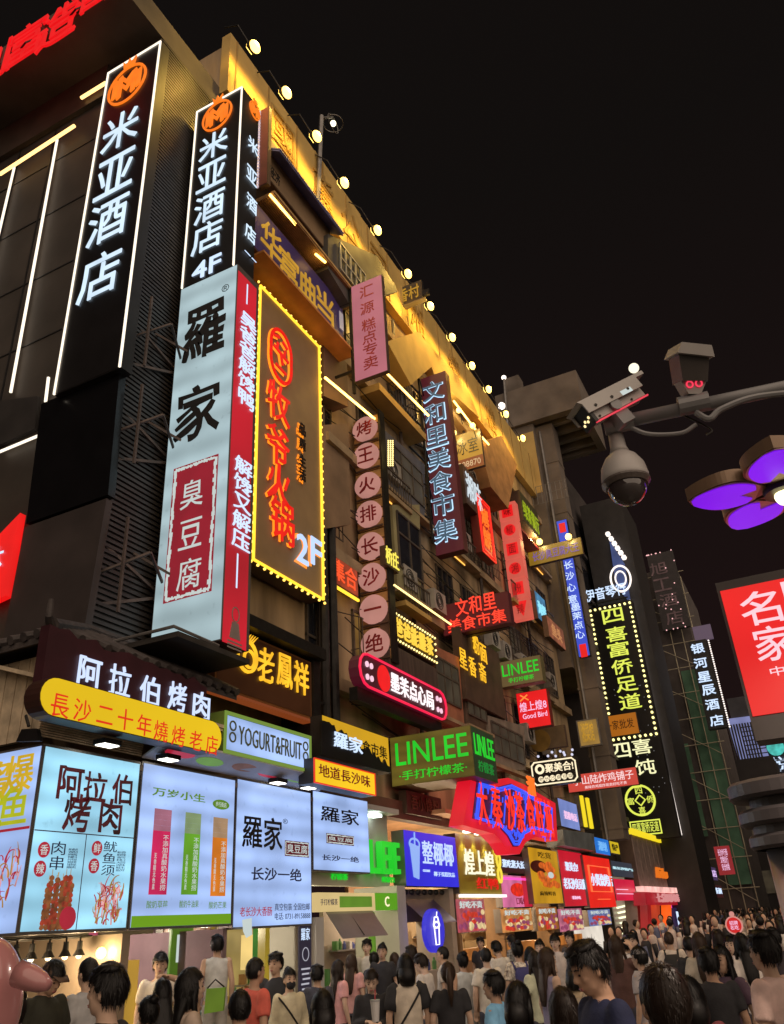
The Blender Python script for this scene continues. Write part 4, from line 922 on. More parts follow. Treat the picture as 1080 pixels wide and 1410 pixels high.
a,b0=F.ab((92,1264)); b=MB(); b.disk(F,a,b0,.1,.014,.018,18); b.ring(F,a,b0,.12,.022,.014,.02,18); b.build('sauce_dish',LRED,t)
F=FX(6.83,9.9,2.03); w=1.9
t=panel('squid_lightbox','blue lightbox with yellow green characters and red squid on the grill stall end','lightbox',F,w,h,.25,BLU,CASEM,.03)
YGp=emi('print_lime',(190,196,30),.8,.15,4); YGo=emi('print_gold',(220,180,40),.8,.15,4)
for ch,p,m in (('爆',(28,1065),YGo),('鱼',(20,1108),YGp),('酱',(-6,1075),YGo),('鱿',(-14,1118),YGp)):
    a,b0=F.ab(p); txt(t,ch,F,a-.24,b0-.22,a+.24,b0+.22,m,off=.035,dep=.012,st=.007,name='character')
b=MB(); b.fbox(F,.03,1.08,w-.03,1.11,.007,.012); b.build('divider',LRED,t)
squid(t,F,.9,.25,1.8,1.0,90,5)
# B. yogurt shop
F=FY(8.0,8.5,2.03); w=2.08; h=2.05
t=panel('drinks_lightbox','blue lightbox poster of three tall yogurt drinks over a green stripe','lightbox',F,w,h,.25,BLU,CASEM,.03)
MB().fbox(F,.03,.03,w-.03,.16,.007,.012).build('green_stripe',emi('stripe_green',(120,176,20),.7),t)
tp(t,'万岁小生',F,(210,1083),(282,1106),LGRN,off=.05,brush=.03,dep=.004,st=.008); a,b0=F.ab((304,1108)); b=MB(); b.disk(F,a,b0,.2,.007,.011,20,.07); b.build('badge',LGRN,t); txt(t,'步行街店',F,a-.13,b0-.035,a+.13,b0+.035,SEALW,dep=.002,st=.0115)
for (pa,pb,c,nm) in (((208,1128),(232,1232),(214,30,92),'pink'),((251,1142),(274,1232),(108,176,40),'green'),((290,1150),(312,1234),(236,132,30),'orange')):
    a0,b1=F.ab(pa); a1,b0=F.ab(pb); b0=F.ab(((pa[0]+pb[0])/2,pb[1]))[1]; m=(a0+a1)/2; a0,a1=m-.17,m+.17; bt=b0+.78
    MB().fbox(F,a0,b0,a1,bt,.007,.012).build('drink_picture',emi('drink_'+nm,c,.75,.2,3),t)
    b=MB(); 
    for k in range(4): b.fbox(F,a0,bt+k*.07,a1,bt+(k+1)*.07-.001,.007,.0115)
    b.build('drink_foam',emi('foam_'+nm,tuple(int(x*.35+165*.65) for x in c),.7,.15,4),t)
    txt(t,V('不添加真酸奶水果捞'),F,a0+.2,b0+.05,a0+.31,bt-.05,SEALW,dep=.002,st=.0125); txt(t,V('无香精无色素'),F,a0+.05,b0+.06,a0+.1,b0+.5,SEALW,dep=.002,st=.0125)
    txt(t,{'pink':'酸奶草莓','green':'酸奶牛油果','orange':'酸奶芒果'}[nm],F,a0-.02,b0-.16,a1+.04,b0-.07,LGRN,dep=.002,st=.008)
F,w,h=RY(7.6,(310,977),(428,1015),(428,1065),(307,1035))
t=panel('yogurt_sign','lilac blue box sign with olive Latin lettering and a green frame','sign',F,w,h,.5,BLU,mat('green_frame',(.2,.3,.05),.5,.15,2),.06)
b=MB(); q=.05; b.fbox(F,0,0,w,q,.0,.02).fbox(F,0,h-q,w,h,.0,.02).fbox(F,0,q,q,h-q,.0,.02).fbox(F,w-q,q,w,h-q,.0,.02); b.build('rim',emi('rim_green',(130,160,64),.7),t)
OLV=mat('olive_letter',(.15,.17,.08),.5,.1,3)
txt(t,'YOGURT&FRUIT',F,.34,.17,w-.32,.45,OLV,dep=.015,off=-.012)
b=MB()
for x in (.2,w-.18): b.ring(F,x,.25,.085,.025,.007,.02,16,.08); b.ring(F,x,.42,.085,.025,.007,.02,16,.08)
b.build('figure_mark',OLV,t)
# printed soffit below it
b=MB(); b.prism([(8.5,7.6,4.3),(13.0,7.6,4.28),(13.0,8.02,4.12),(8.5,8.02,4.12)],(0,0,.03))
t=b.build('printed_soffit',mat('soffit_white',(.7,.68,.72),.5,.1,3),None,'white printed soffit with pink and green fruit pictures under the yogurt box sign','soffit',origin=(10.5,7.8,4.2))
Fs=Fr((8.5,7.6,4.295),(1,0,0),Vector((0,.42,-.175)).normalized(),Vector((0,-.175,-.42)).normalized())
for k,(c,m) in enumerate((((.5,.2),LRED),((1.2,.24),LGRN),((2.0,.2),mat('print_peach',(.75,.35,.2),.6)),((2.7,.22),LRED),((3.5,.2),LGRN))):
    MB().disk(Fs,c[0],c[1],.3,.002,.006,20,.1).build('fruit_print',m,t)
# C. tofu shop boxes
F=FY(8.0,10.6,1.98); w=2.18; h=2.13
t=panel('tofu_lightbox','blue lightbox with black brush characters, a red seal and small red and blue lines','lightbox',F,w,h,.25,BLU,CASEM,.03)
tp(t,'羅家',F,(334,1120),(388,1172),INK,off=.04,brush=.03,dep=.004,st=.008)
def seal(t,F,p0,p1):
    a0,b1=F.ab(p0); a1,b0=F.ab(p1); MB().fbox(F,a0,b0,a1,b1,.007,.011).build('seal',mat('seal_print',(.26,.03,.06),.6,.2,5),t)
    b=MB(); rough_frame(b,F,a0+.02,b0+.02,a1-.02,b1-.02,.014,.0115,.0135,14); b.build('seal_outline',SEALW,t); txt(t,'臭豆腐',F,a0+.06,b0+.05,a1-.06,b1-.05,SEALW,off=.005,brush=.03,dep=.002,st=.0115)
seal(t,F,(392,1157),(425,1181)); tp(t,'长沙一绝',F,(346,1193),(415,1214),NAVY,off=.05,brush=.03,dep=.004,st=.008)
tp(t,'老长沙大香肠',F,(330,1249),(374,1261),LRED,off=.01,dep=.003,st=.008); tp(t,'真空包装 全国包邮',F,(378,1244),(426,1253),NAVY,dep=.003,st=.008); tp(t,'电话: 0731-89158888',F,(378,1257),(427,1265),NAVY,dep=.003,st=.008); tp(t,'®',F,(389,1127),(396,1135),INK,dep=.002,st=.008)
F,w,h=RY(8.0,(431,1092),(508,1098),(508,1198),(431,1205))
t=panel('tofu_lightbox','smaller square blue lightbox with brush characters hung beside the green lettered shop','lightbox',F,w,h,.25,BLU,CASEM,.025)
tp(t,'羅家',F,(441,1108),(494,1138),INK,off=.035,brush=.03,dep=.004,st=.008); seal(t,F,(449,1147),(487,1165)); tp(t,'长沙一绝',F,(443,1176),(494,1188),NAVY,off=.05,brush=.03,dep=.004,st=.008)
F=FY(7.5,12.05,4.2)
F,w,h=RY(7.55,(444,982),(536,1025),(536,1065),(444,1040))
t=panel('market_board','yellow board torn over by black ink splash with white brush characters','sign',F,w,h+.05,.25,emi('mango_sheet',(226,172,24),.8,.08,1,sample=True),CASEB,.01)
b=MB(); P=[(-.1,h-.1)]; r=random.Random(5)
for k in range(30): P.append((-.1+k*(w+.0)/29, h*.86-(k/29)**1.2*h*.62+r.uniform(-.07,.07)))
P+=[(w-.05,.0),(-.1,-.02)]; b.poly(F,P,.008,.05); b.build('ink_splash',BLACK,t)
tp(t,'羅家',F,(456,1006),(496,1040),WHITEL,off=.02,brush=.02,st=.05); tp(t,'食市集',F,(498,1018),(533,1046),INK,off=.02,st=.008,dep=.006)
F,w,h=RY(7.4,(432,1040),(516,1068),(517,1097),(432,1077))
t=panel('flavour_sign','bright yellow red edged strip sign with dark red characters under the black ink board','sign',F,w,h,.3,emi('yellow_flavour',(255,206,30),.92,.05,1,sample=True),CASEB,.02,rim=emi('rim_scarlet',(226,54,20),1.0))
tp(t,'地道長沙味',F,(438,1051),(509,1085),INKR,off=.012,dep=.01,brush=.02)
# D. name boards over the grill
F=FY(7.62,6.45,4.75)
t=thing('grill_name_board','dark maroon ragged board with white brush characters under the tiled eave','sign',F.P(1.4,0,-.1))
b=MB(); P=[]; r=random.Random(8); n=20
for k in range(n+1): P.append((-.1+2.95*k/n,-.1+.1*(k/n)+r.uniform(-.02,.02)))
for k in range(n,-1,-1): P.append((-.1+2.95*k/n,.56-.08*(k/n)+r.uniform(-.05,.05)))
b.poly(F,P,-.15,0); b.build('board',mat('maroon_dark',(.05,.012,.018),.5,.2,3),t)
BW=emi('brush_white',(206,222,255),1.1)
for ch,p in zip('阿拉伯烤肉',((122,928),(164,938),(205,952),(243,960),(276,972))):
    a,b0=F.ab(p); txt(t,ch,F,a-.185,b0-.2,a+.185,b0+.2,BW,off=.015,brush=.03,dep=.02,name='character')
x0=onY((52,975),7.4); x1=onY((305,1022),7.4)
F=FY(7.4,x0.x,4.2); w=x1.x-x0.x; h=.45
t=thing('grill_house_sign','long yellow pill shaped lit sign with red characters over the grill stall','sign',F.P(w/2,0,-.2))
def pill(w,h,n=10,ins=0):
    r=h/2-ins; P=[]
    for k in range(n+1): u=-math.pi/2+math.pi*k/n; P.append((w-h/2+r*math.cos(u),h/2+r*math.sin(u)))
    for k in range(n+1): u=math.pi/2+math.pi*k/n; P.append((h/2+r*math.cos(u),h/2+r*math.sin(u)))
    return P
MB().poly(F,pill(w,h),-.25,-.003).build('case',mat('pill_case',(.05,.02,.015),.4,.2,3),t)
MB().poly(F,pill(w,h,10,.012),-.004,.008).build('sign_face',emi('pill_yellow',(238,196,18),.9,.06,1,sample=True),t)
for k,ch in enumerate('長沙二十年燒烤老店'):
    p=[(82,972),(113,979),(144,985),(172,991),(198,999),(221,1007),(245,1014),(269,1020),(291,1026)][k]; a,b0=F.ab(p)
    txt(t,ch,F,a-.13,b0-.13 if ch!='二' else b0-.1,a+.13,b0+.13 if ch!='二' else b0+.1,emi('pill_red',(226,44,16),.95),off=.0,brush=.02,dep=.006,st=.009,name='character')
# box lamps under the eave
for p,lab in (((148,1026),'flat white flood lamp under the left part of the yellow pill sign'),((232,1046),'flat white flood lamp under the right part of the yellow pill sign'),((383,1078),'flat white flood lamp left of the yellow flavour sign'),((425,1085),'flat white flood lamp tucked under the yellow flavour sign')):
    q=onZ(p,4.1); t=thing('flood_lamp',lab,'lamp',q,'flood lamps over the lightboxes')
    MB().box(q-Vector((.14,.1,0)),q+Vector((.14,.1,.06))).build('housing',STEEL,t); lamp('flood_beam',q-Vector((0,.05,.04)),28,(1,.96,.9),t,'SPOT',.1,q+Vector((.4,-2.6,-3)),2.2); MB().box(q-Vector((.12,.08,.012)),q+Vector((.12,.08,-.002))).build('lens',emi('lamp_white',(255,250,235),6,sample=True),t)
t=thing('flood_lamp','black wedge shaped flood lamp hanging at the corner of the slatted wall','lamp',onX((38,1010),6.7),'flood lamps over the lightboxes')
b=MB(); pX(b,[(30,1004),(50,1003),(54,1020),(22,1021)],6.7,.06); b.build('housing',BLACK,t); MB().tube([onX((40,1000),6.75),onX((36,985),6.75)],.02,5).build('arm',STEEL,t)
# E. lemon tea shop front
t=thing('tea_shop','white lemon tea shop with green glowing letters, green fascia and lit serving hatch','shop',(14.6,8.2,0))
PLW=mat('plaster_white',(.5,.49,.46),.6,.1,2); GRF=emi('fascia_green',(96,170,22),.75,.05,2); CRM=emi('fascia_cream',(236,206,140),.75,.05,2)
b=MB(); b.box((12.95,8.3,2.62),(16.3,8.5,4.0)); b.box((12.95,8.0,4.0),(16.3,9,4.1)); b.box((12.9,8.0,0),(13.15,9,2.1)); b.box((16.0,8.0,0),(16.4,8.99,2.62)); b.build('wall',PLW,t)
F=FY(8.3,13.0,2.7)
tp(t,'LINLEE',F,(440,1150),(546,1205),GRN,off=.03,dep=.14,st=.05); tp(t,'柠檬茶',F,(455,1202),(478,1212),GRN); tp(t,'鲜制饮品',F,(525,1207),(548,1216),GRN)
for x in (14.6,15.3): MB().box((x,8.05,3.9),(x+.3,8.25,3.96)).build('spot_lamp',emi('lamp_green_white',(235,255,240),4.0,sample=True),t)
F=FY(8.0,12.95,2.18)
MB().fbox(F,.0,0,2.1,.3,-.12,0).build('cream_fascia',CRM,t); MB().fbox(F,2.1,0,3.05,.3,-.12,.0).build('green_fascia',GRF,t)
MB().fbox(F,.75,.06,1.95,.24,.002,.012).build('green_band',LGRN,t); txt(t,'手打柠檬茶',F,.1,.1,.68,.2,NAVY,dep=.004,st=.002); txt(t,'C',F,2.5,.06,2.68,.24,CR,off=.02,dep=.01,st=.002)
b=MB(); b.box((13.15,10.3,0),(16.0,10.4,2.6)); b.build('back_wall',emi('hatch_back_glow',(196,168,96),.5,.3,2),t)  # wall glows by itself, standing in for lamp light falling on it
MB().box((13.15,8.05,.0),(15.2,8.4,1.05)).build('counter',mat('counter_green',(.08,.28,.03),.4,.2,3),t)
MB().box((13.4,9.6,1.35),(14.9,9.9,1.9)).build('menu_glow',emi('menu_warm',(250,214,130),.9,.2,2,sample=True),t)
MB().box((13.2,9.2,1.2),(13.55,9.5,2.1)).build('machine',mat('machine_green',(.05,.25,.05),.4),t)
b=MB(); b.prism([(13.3,8.02,2.15),(15.0,8.02,2.15),(15.0,7.72,1.75),(13.3,7.72,1.75)],(0,.03,.03)); b.build('hatch_flap',mat('flap_grey',(.16,.17,.17),.3,.2,2),t)
MB().tube([(14.1,7.74,1.78),(14.1,8.05,2.16)],.015,5).build('flap_stay',STEEL,t)
lamp('shop_light',(14.5,9.2,2.4),35,(1,.86,.55),t)
# F. coconut drink
F,w,h=RY(8.0,(556,1147),(629,1150),(629,1222),(560,1219))
t=panel('coconut_sign','royal blue lit sign with a pale cup drawing and white characters','sign',F,w,h,.3,emi('royal_blue',(44,44,226),.85,.06,1,sample=True),CASEM,.0)
b=MB(); pX(b,[(0,0),(0,1),(1,1)],100,.01) if False else None
CUP=emi('cup_pale',(150,186,255),.9)
a,b0=F.ab((571,1180)); cc=w*.17
b=MB(); b.poly(F,[(cc-.13,h*.16),(cc+.13,h*.12),(cc+.26,h*.72),(cc-.24,h*.78)],.007,.02); b.ring(F,cc,h*.76,.27,.04,.007,.025,20,.13); b.tube([F.P(cc,h*.72,.02),F.P(cc+.02,h*.98,.02)],.02,5); b.build('cup_drawing',CUP,t)
tp(t,'整椰椰',F,(580,1157),(625,1193),BLUEW,off=.02,st=.007,dep=.012); tp(t,'椰子蛋糕饮品',F,(597,1200),(626,1208),BLUEW,st=.007,dep=.01); tp(t,'COCONUT',F,(582,1197),(592,1201),BLUEW,st=.007,dep=.01)
F=FY(7.9,17.7,1.75)
t=thing('coconut_shop','pale rendered coconut drink shop with a propped dark hatch and overhead cup rack','shop',(17.8,8.3,0))
b=MB(); b.box((16.45,8.3,0),(16.75,9,2.6)); b.box((16.75,8.5,1.95),(19.2,8.99,2.6)); b.box((18.9,8.1,0),(19.15,9,2.6)); b.box((16.75,10.2,0),(18.9,10.3,2.6)); b.box((16.75,8.3,0),(18.9,8.5,1.0)); b.build('wall',mat('beige_render',(.45,.38,.3),.8,.15,2),t)
b=MB(); b.prism([(16.9,8.3,2.35),(18.5,8.3,2.35),(18.3,7.7,1.9),(16.8,7.7,1.9)],(0,.03,.03)); b.build('hatch_flap',mat('flap_violet',(.07,.06,.12),.3,.2,2),t)
b=MB()
for k in range(7): b.ball((16.8+k*.32,8.2,2.52),(.1,.05,.06),8,5)
b.build('cup_rack',BLACK,t); lamp('shop_light',(17.9,9.3,2.3),30,(1,.8,.6),t)
c0=onY((600,1281),7.6); F=FY(7.6,c0.x,c0.z)
t=thing('round_neon','round blue lit disc sign with a white neon cup outline','sign',(c0.x,7.65,c0.z-.4))
MB().disk(F,0,0,.46,-.1,0,28,.4).build('disc',emi('disc_blue',(56,50,220),.8,.1,2,sample=True),t)
b=MB(); L=[(-.12,.08),(-.08,-.26),(.08,-.26),(.12,.08)]; b.tube([F.P(x,y,.03) for x,y in L],.014,6); b.ring(F,0,.1,.15,.03,.015,.045,16,.07); b.tube([F.P(x,y,.03) for x,y in ((-.12,.14),(-.08,.24),(.08,.24),(.12,.14))],.014,6); b.tube([F.P(x,y,.03) for x,y in ((.02,.24),(.06,.34))],.012,6); b.build('neon_cup',emi('neon_white',(245,240,255),1.5),t)
# G. duck shop
F,w,h=RY(8.0,(628,1147),(688,1158),(692,1232),(631,1229))
t=panel('duck_shop_sign','olive gold sign with cream characters and a red figure, lit from a row of downlights','sign',F,w,h,.3,mat('olive_gold',(.36,.3,.04),.45,.15,1.2),CASEM,.0)
tp(t,'煌上煌',F,(637,1168),(681,1207),emi('ivory_bright',(255,246,214),1.1),off=.02,dep=.025); tp(t,'红鸭',F,(655,1208),(686,1225),emi('scarlet_letter',(226,24,16),.95),off=.02)
b=MB(); b.ring(F,w-.22,h*.62,.17,.07,.01,.05,18,.2); b.ring(F,w-.22,h*.34,.17,.07,.01,.05,18,.2); b.build('figure_eight',emi('lemon_mark',(250,222,70),1),t)
for k in range(4):
    x=F.o.x+.3+k*.75; q=MB().box((x,7.72,F.o.z+h+.02),(x+.2,7.9,F.o.z+h+.07)).build('downlight',emi('lamp_white',(255,250,235)),t); lamp('down_beam',(x+.1,7.78,F.o.z+h),14,(1,.95,.35),t,'SPOT',.03,(x+.1,8.0,F.o.z),1.5)
MB().fbox(F,.05,-.08,w,-.02,-.05,.08).build('tube_light',emi('tube_white',(255,240,235),1.8,sample=True),t)
# H. red and blue neon sign
Yd=7.0; pts=[(650,1066),(680,1076),(700,1071),(722,1080),(738,1090),(765,1106),(768,1158),(738,1152),(724,1160),(716,1176),(702,1176),(692,1160),(680,1148),(638,1136)]
t=thing('neon_food_sign','big irregular red sign with blue neon strokes and dark red characters, bulging below','sign',tuple(onY((700,1140),Yd)))
b=MB(); b.prism([onY(p,Yd) for p in pts],(0,.35,0)); b.build('case',emi('neon_case_red',(226,18,40),.85,.15,1,sample=True),t)
F=FY(Yd,0,0)
ins=[(656,1076),(683,1084),(702,1079),(722,1089),(740,1101),(760,1113),(761,1149),(735,1142),(720,1150),(712,1166),(706,1166),(698,1151),(686,1138),(650,1127)]
b=MB(); b.poly(F,[F.ab(p) for p in ins],.002,.03); b.build('inner_board',emi('inner_maroon',(70,14,60),.7,.4,4),t)
b=MB(); r=random.Random(4)
for (x0,y0,x1,y1) in ((652,1082,760,1121),(650,1122,760,1148),(700,1085,724,1096),(700,1140,722,1150)):
    for k in range(16):
        u=r.random(); p=(x0+(x1-x0)*u,y0+(y1-y0)*u+r.uniform(-5,5)); q=(p[0]+r.uniform(-1,1),p[1]+r.uniform(4,9)); A=F.ab(p); B=F.ab(q); b.tube([F.P(*A,.04),F.P(*B,.04)],.016,5)
for x in (663,676,694,709,722,735,748,758): y=1080+(x-650)*.36; b.tube([F.P(*F.ab((x,y)),.05),F.P(*F.ab((x-2,y+38)),.04)],.018,5)
cx,cy=706,1120; lp=[F.P(*F.ab((cx+(x-cx)*.955,cy+(y-cy)*.93)),.05) for x,y in ins]; b.tube(lp+[lp[0]],.03,6,False)
lp=[F.P(*F.ab((cx+(x-cx)*.9,cy+(y-cy)*.84)),.05) for x,y in ins]; b.tube(lp+[lp[0]],.02,6,False)
b.build('neon_tubes',emi('neon_blue',(52,84,255),1.15),t)
cs='大秦沙茶食旺城'; xs=[661,681,700,713,728,741,753]
for ch,x in zip(cs,xs):
    y=1106+(x-661)*.235; a,b0=F.ab((x,y)); txt(t,ch,F,a-.33,b0-.5,a+.33,b0+.5,emi('scarlet_hot',(255,50,26),1.05),off=.0,dep=.03,st=.05,name='character')
a,b0=F.ab((725,1083)); txt(t,'湘',F,a-.3,b0-.25,a+.3,b0+.25,emi('neon_orange',(255,112,30)),off=.03,dep=.06,st=.1,name='character')
# I. shops further along
def front(name,label,cat,Y,tl,tr,br,bl,m,case=CASEM,d=.2,bord=0.0,**k):
    F,w,h=RY(Y,tl,tr,br,bl); return panel(name,label,cat,F,w,h,d,m,case,bord,**k),F,w,h
t,F,w,h=front('slogan_sign','dark maroon strip sign with white characters right of the olive gold sign','sign',8.0,(688,1172),(728,1185),(729,1204),(690,1200),emi('maroon_strip',(60,16,22),.7))
txt(t,'逛吃逛大长沙',F,.1,.12,w-.1,h-.12,WHITEL,off=.02)
t,F,w,h=front('crayfish_poster','pink lit poster with a round red dish under the maroon strip sign','poster',8.0,(690,1204),(729,1208),(731,1250),(692,1248),emi('poster_pink',(232,120,170),.75,.25,2,sample=True))
b=MB(); b.disk(F,w*.55,h*.55,w*.26,.008,.02,20,h*.22); b.build('dish_picture',emi('dish_red',(226,40,20),.9,.35,6),t); txt(t,'口味虾',F,w*.45,.06,w*.8,.24,INKR,dep=.01); MB().fbox(F,w*.72,0,w,h,.008,.03).build('red_column',emi('col_red',(206,26,60),.8,.1,2),t); MB().fbox(F,.1,h*.86,w*.9,h*.94,.008,.03).build('pink_tube',emi('tube_pink',(255,80,190),1.2),t)
t,F,w,h=front('snack_poster','yellow poster of snacks with an oval brown plate and a white figure','poster',7.8,(730,1168),(768,1172),(774,1245),(733,1243),emi('poster_yellow',(206,150,24),.8,.2,1.5,sample=True))
b=MB(); b.disk(F,w*.28,h*.66,w*.28,.008,.02,20,h*.12); b.build('plate_picture',mat('print_brown',(.15,.03,.02),.6,.3,6),t)
b=MB(); rr=random.Random(9)
for k in range(16): b.disk(F,w*rr.uniform(.3,.9),h*rr.uniform(.3,.75),w*.12,.02+.001*k,.026+.001*k,12,h*.06)
b.build('snack_picture',emi('snack_orange',(226,104,30),.75,.45,7),t); MB().disk(F,w*.62,h*.52,w*.1,.05,.055,14,h*.06).build('white_figure',SEALW,t); txt(t,'吃货',F,w*.3,h*.83,w*.75,h*.95,INK,dep=.01); txt(t,'麻辣鲜香',F,w*.2,h*.14,w*.75,h*.22,INK,dep=.01)
t,F,w,h=front('tofu_sign','crimson lit sign with two rows of white characters','sign',7.9,(771,1168),(803,1178),(809,1249),(775,1246),emi('crimson_sheet',(206,22,44),.85,.1,1.2,sample=True))
txt(t,'聚美合!',F,w*.2,h*.63,w*.72,h*.8,WHITEL,off=.02); txt(t,'老长沙臭豆腐',F,w*.04,h*.3,w*.96,h*.5,WHITEL,off=.02); txt(t,'非遗小吃',F,w*.3,h*.12,w*.66,h*.18,LIL)
t,F,w,h=front('barbecue_sign','orange red lit sign with a glowing outline and white characters right of the crimson sign','sign',7.8,(805,1176),(841,1185),(847,1250),(810,1249),emi('vermilion_sheet',(236,32,20),.9,.08,1.2,sample=True))
b=MB(); 
for (a0,b0,a1,b1) in ((.1,.3,.9,.315),(.1,.8,.9,.815),(.1,.3,.13,.8),(.87,.3,.9,.8),(.3,.15,.75,.165)): b.fbox(F,w*a0,h*b0,w*a1,h*b1,.01,.05)
b.build('neon_outline',emi('neon_orange_red',(255,110,60),1.1),t); txt(t,'小贤烧烤店',F,w*.15,h*.42,w*.98,h*.66,WHITEL,off=.02)
t,F,w,h=front('cyan_strip_sign','dark strip sign with pale cyan characters beyond the orange red sign','sign',7.8,(842,1185),(873,1190),(875,1208),(844,1207),emi('slate_strip',(52,58,70),.8)); txt(t,'新长沙特产店',F,.1,.25,w-.1,h-.2,emi('cyan_letter',(190,230,240),1),off=.02)
t,F,w,h=front('red_menu_sign','plain magenta red lit panel under the cyan lettered strip','sign',7.8,(845,1210),(873,1212),(877,1240),(849,1240),emi('magenta_red',(216,20,64),.85,.1,1,sample=True)); b=MB(); b.fbox(F,.2,h*.3,w-.2,h*.33,.01,.03); b.fbox(F,.2,h*.5,w*.6,h*.53,.01,.03); b.build('menu_lines',LIL,t)
t,F,w,h=front('blue_sign','bright blue panel on the grey tin canopy beyond the neon food sign','sign',7.6,(819,1152),(838,1158),(840,1178),(820,1174),emi('azure_sheet',(30,120,220),.85,.1,1)); txt(t,'湘绣',F,w*.2,h*.2,w*.8,h*.8,emi('azure_letter',(120,190,255),.9),off=.02)
t,F,w,h=front('yellow_sign','small yellow panel right of the bright blue panel','sign',7.6,(840,1158),(852,1161),(853,1176),(841,1174),emi('lemon_sheet',(220,190,30),.85,.1,1)); txt(t,'特产',F,w*.15,h*.2,w*.85,h*.8,INK,off=.01)
b=MB(); pY(b,[(775,1142),(818,1148),(820,1172),(778,1164)],7.5,.6); b.build('tin_canopy',mat('tin_grey',(.22,.25,.26),.4,.3,2,metal=.3),None,'dented grey tin canopy above the crimson and orange red signs','canopy',origin=tuple(onY((798,1158),7.5)))
t,F,w,h=front('sky_poster','pale blue poster leaning behind the neon food sign','poster',8.2,(770,1100),(795,1108),(797,1140),(772,1140),emi('sky_poster',(130,150,220),.75,.2,1)); txt(t,'招租电话',F,w*.2,h*.3,w*.9,h*.6,LIL)
t,F,w,h=front('yellow_tubes','pair of upright yellow light tubes between the grey wall and the black hoarding','light',8.2,(797,1096),(808,1099),(816,1140),(803,1140),BLACK); b=MB(); b.fbox(F,.1,0,.35,h,.01,.1); b.fbox(F,w-.4,0,w-.1,h,.01,.1); pass
MB().fbox(F,.1,0,.35,h,.01,.1).build('tube',emi('tube_lemon',(226,200,30),1.2),t); MB().fbox(F,w-.4,0,w-.1,h,.01,.1).build('tube',emi('tube_lemon',(226,200,30)),t)
# picture menus under the fronts
FD=[('warm_food_menu','lit picture menu of dumplings under the pink poster',(690,1250),(732,1252),(734,1282),(691,1283),(226,150,80)),('fruit_menu','lit picture menu with red and pink food left of the dumpling menu',(630,1236),(668,1240),(668,1282),(628,1284),(206,90,100)),('seafood_menu','lit picture menu of yellow clams under the yellow snack poster',(738,1248),(766,1250),(770,1280),(741,1281),(190,110,40)),('price_menu','pink white printed price menu under the crimson sign',(768,1250),(801,1252),(804,1281),(771,1282),(216,120,150)),('photo_menu','pale blue photo menu under the orange red sign',(809,1252),(838,1253),(844,1274),(812,1274),(120,140,200))]
for nm,lb,a_,b_,c_,d_,col in FD:
    t,F,w,h=front(nm,lb,'menu',8.1,a_,b_,c_,d_,emi('menu_'+nm,col,.6,.4,4,sample=True)); m=[MB(),MB(),MB()]; rr=random.Random(len(nm))
    for k in range(36): m[k%3].disk(F,w*rr.uniform(.08,.92),h*rr.uniform(.1,.6),w*.07,.008+.0006*k,.012+.0006*k,9,h*.09)
    for k,c in enumerate(((250,220,160),(226,60,40),(160,70,110))): m[k].build('food_picture',emi('foodprint_%d'%k,c,.7,.3,8),t)
    txt(t,'好吃不贵',F,w*.1,h*.72,w*.9,h*.94,SEALW,off=.02)
# wood fronted shop with orange script
t,F,w,h=front('wood_shop_front','dark timber clad shop front with an orange glowing script sign','shop front',7.6,(873,1150),(926,1166),(932,1226),(877,1222),mat('timber_dark',(.3,.23,.2),.6,.25,4,.2),DKB,.6)
b=MB()
for k in range(9): b.fbox(F,w*k/9,0,w*k/9+.06,h,.007,.03)
b.build('timber_battens',mat('timber_dark',(.3,.23,.2)),t); txt(t,'Kiikoo',F,w*.4,h*.22,w*.78,h*.44,emi('script_orange',(226,110,20),1.0),off=.02,brush=.03,dep=.1,shear=.3); MB().fbox(F,0,h,w,h+.25,-.1,.1).build('tube_light',emi('tube_lemon',(226,200,30)),t)
t=thing('red_gate_shop','red framed shop entrance with glowing orange posts and white vertical lettering','shop',(58,7.3,0))
F=FX(54,8.8,0)
b=MB(); pY(b,[(888,1228),(960,1232),(960,1246),(890,1246)],7.3,.5); b.build('red_fascia',emi('fascia_red',(170,18,34),.8,.2,1,sample=True),t)
b=MB(); pY(b,[(885,1220),(962,1224),(961,1231),(887,1227)],7.2,.3); b.build('light_band',emi('band_rose',(255,190,180),1.0,.3,2),t)
F=FY(7.25,0,0); tp(t,'七分田风味',F,(902,1230),(935,1242),emi('fascia_letter',(230,150,150),.8),off=.01,dep=.08)
for x,c in ((894,(150,20,24)),(906,(190,60,30)),(922,(255,96,20)),(942,(150,20,30)),(954,(226,70,30))):
    b=MB(); pY(b,[(x-2.5,1246),(x+2.5,1246),(x+6,1330),(x+1,1330)],7.25,.3); b.build('lit_post',emi('post_%d'%x,c,.9,.3,1),t)
b=MB(); pY(b,[(928,1250),(942,1250),(950,1330),(936,1330)],7.4,.2); b.build('vertical_board',emi('board_indigo',(40,30,70),.7),t); tp(t,V('招牌烤鱼虾'),F,(931,1255),(941,1310),WHITEL,off=.03,dep=.08)
b=MB(); pY(b,[(922,1238),(962,1240),(962,1252),(922,1250)],7.6,.2); b.build('violet_band',emi('band_violet',(240,50,190),1.0,.3,2,sample=True),t)
b=MB(); b.box((50.5,8.2,0),(62,8.25,2.9)); b.build('back_wall',emi('gate_back_glow',(150,90,56),.6,.5,.8),t)  # warm light inside the gate put into the wall as emission
t=thing('bright_hall','white lit hall entrance with slanting ceiling light lines and a grey pillar','shop',(46,8.4,0))
b=MB(); b.box((38,8.8,0),(50.4,8.84,3.3)); b.build('back_wall',emi('hall_back_glow',(140,126,106),.65,.35,.8),t)  # hall lighting put into the wall's own glow
b=MB()
for k in range(7): b.tube([onY((850+k*1.5,1250+k*7),8.7),onY((874,1244+k*8),8.7)],.04,5)
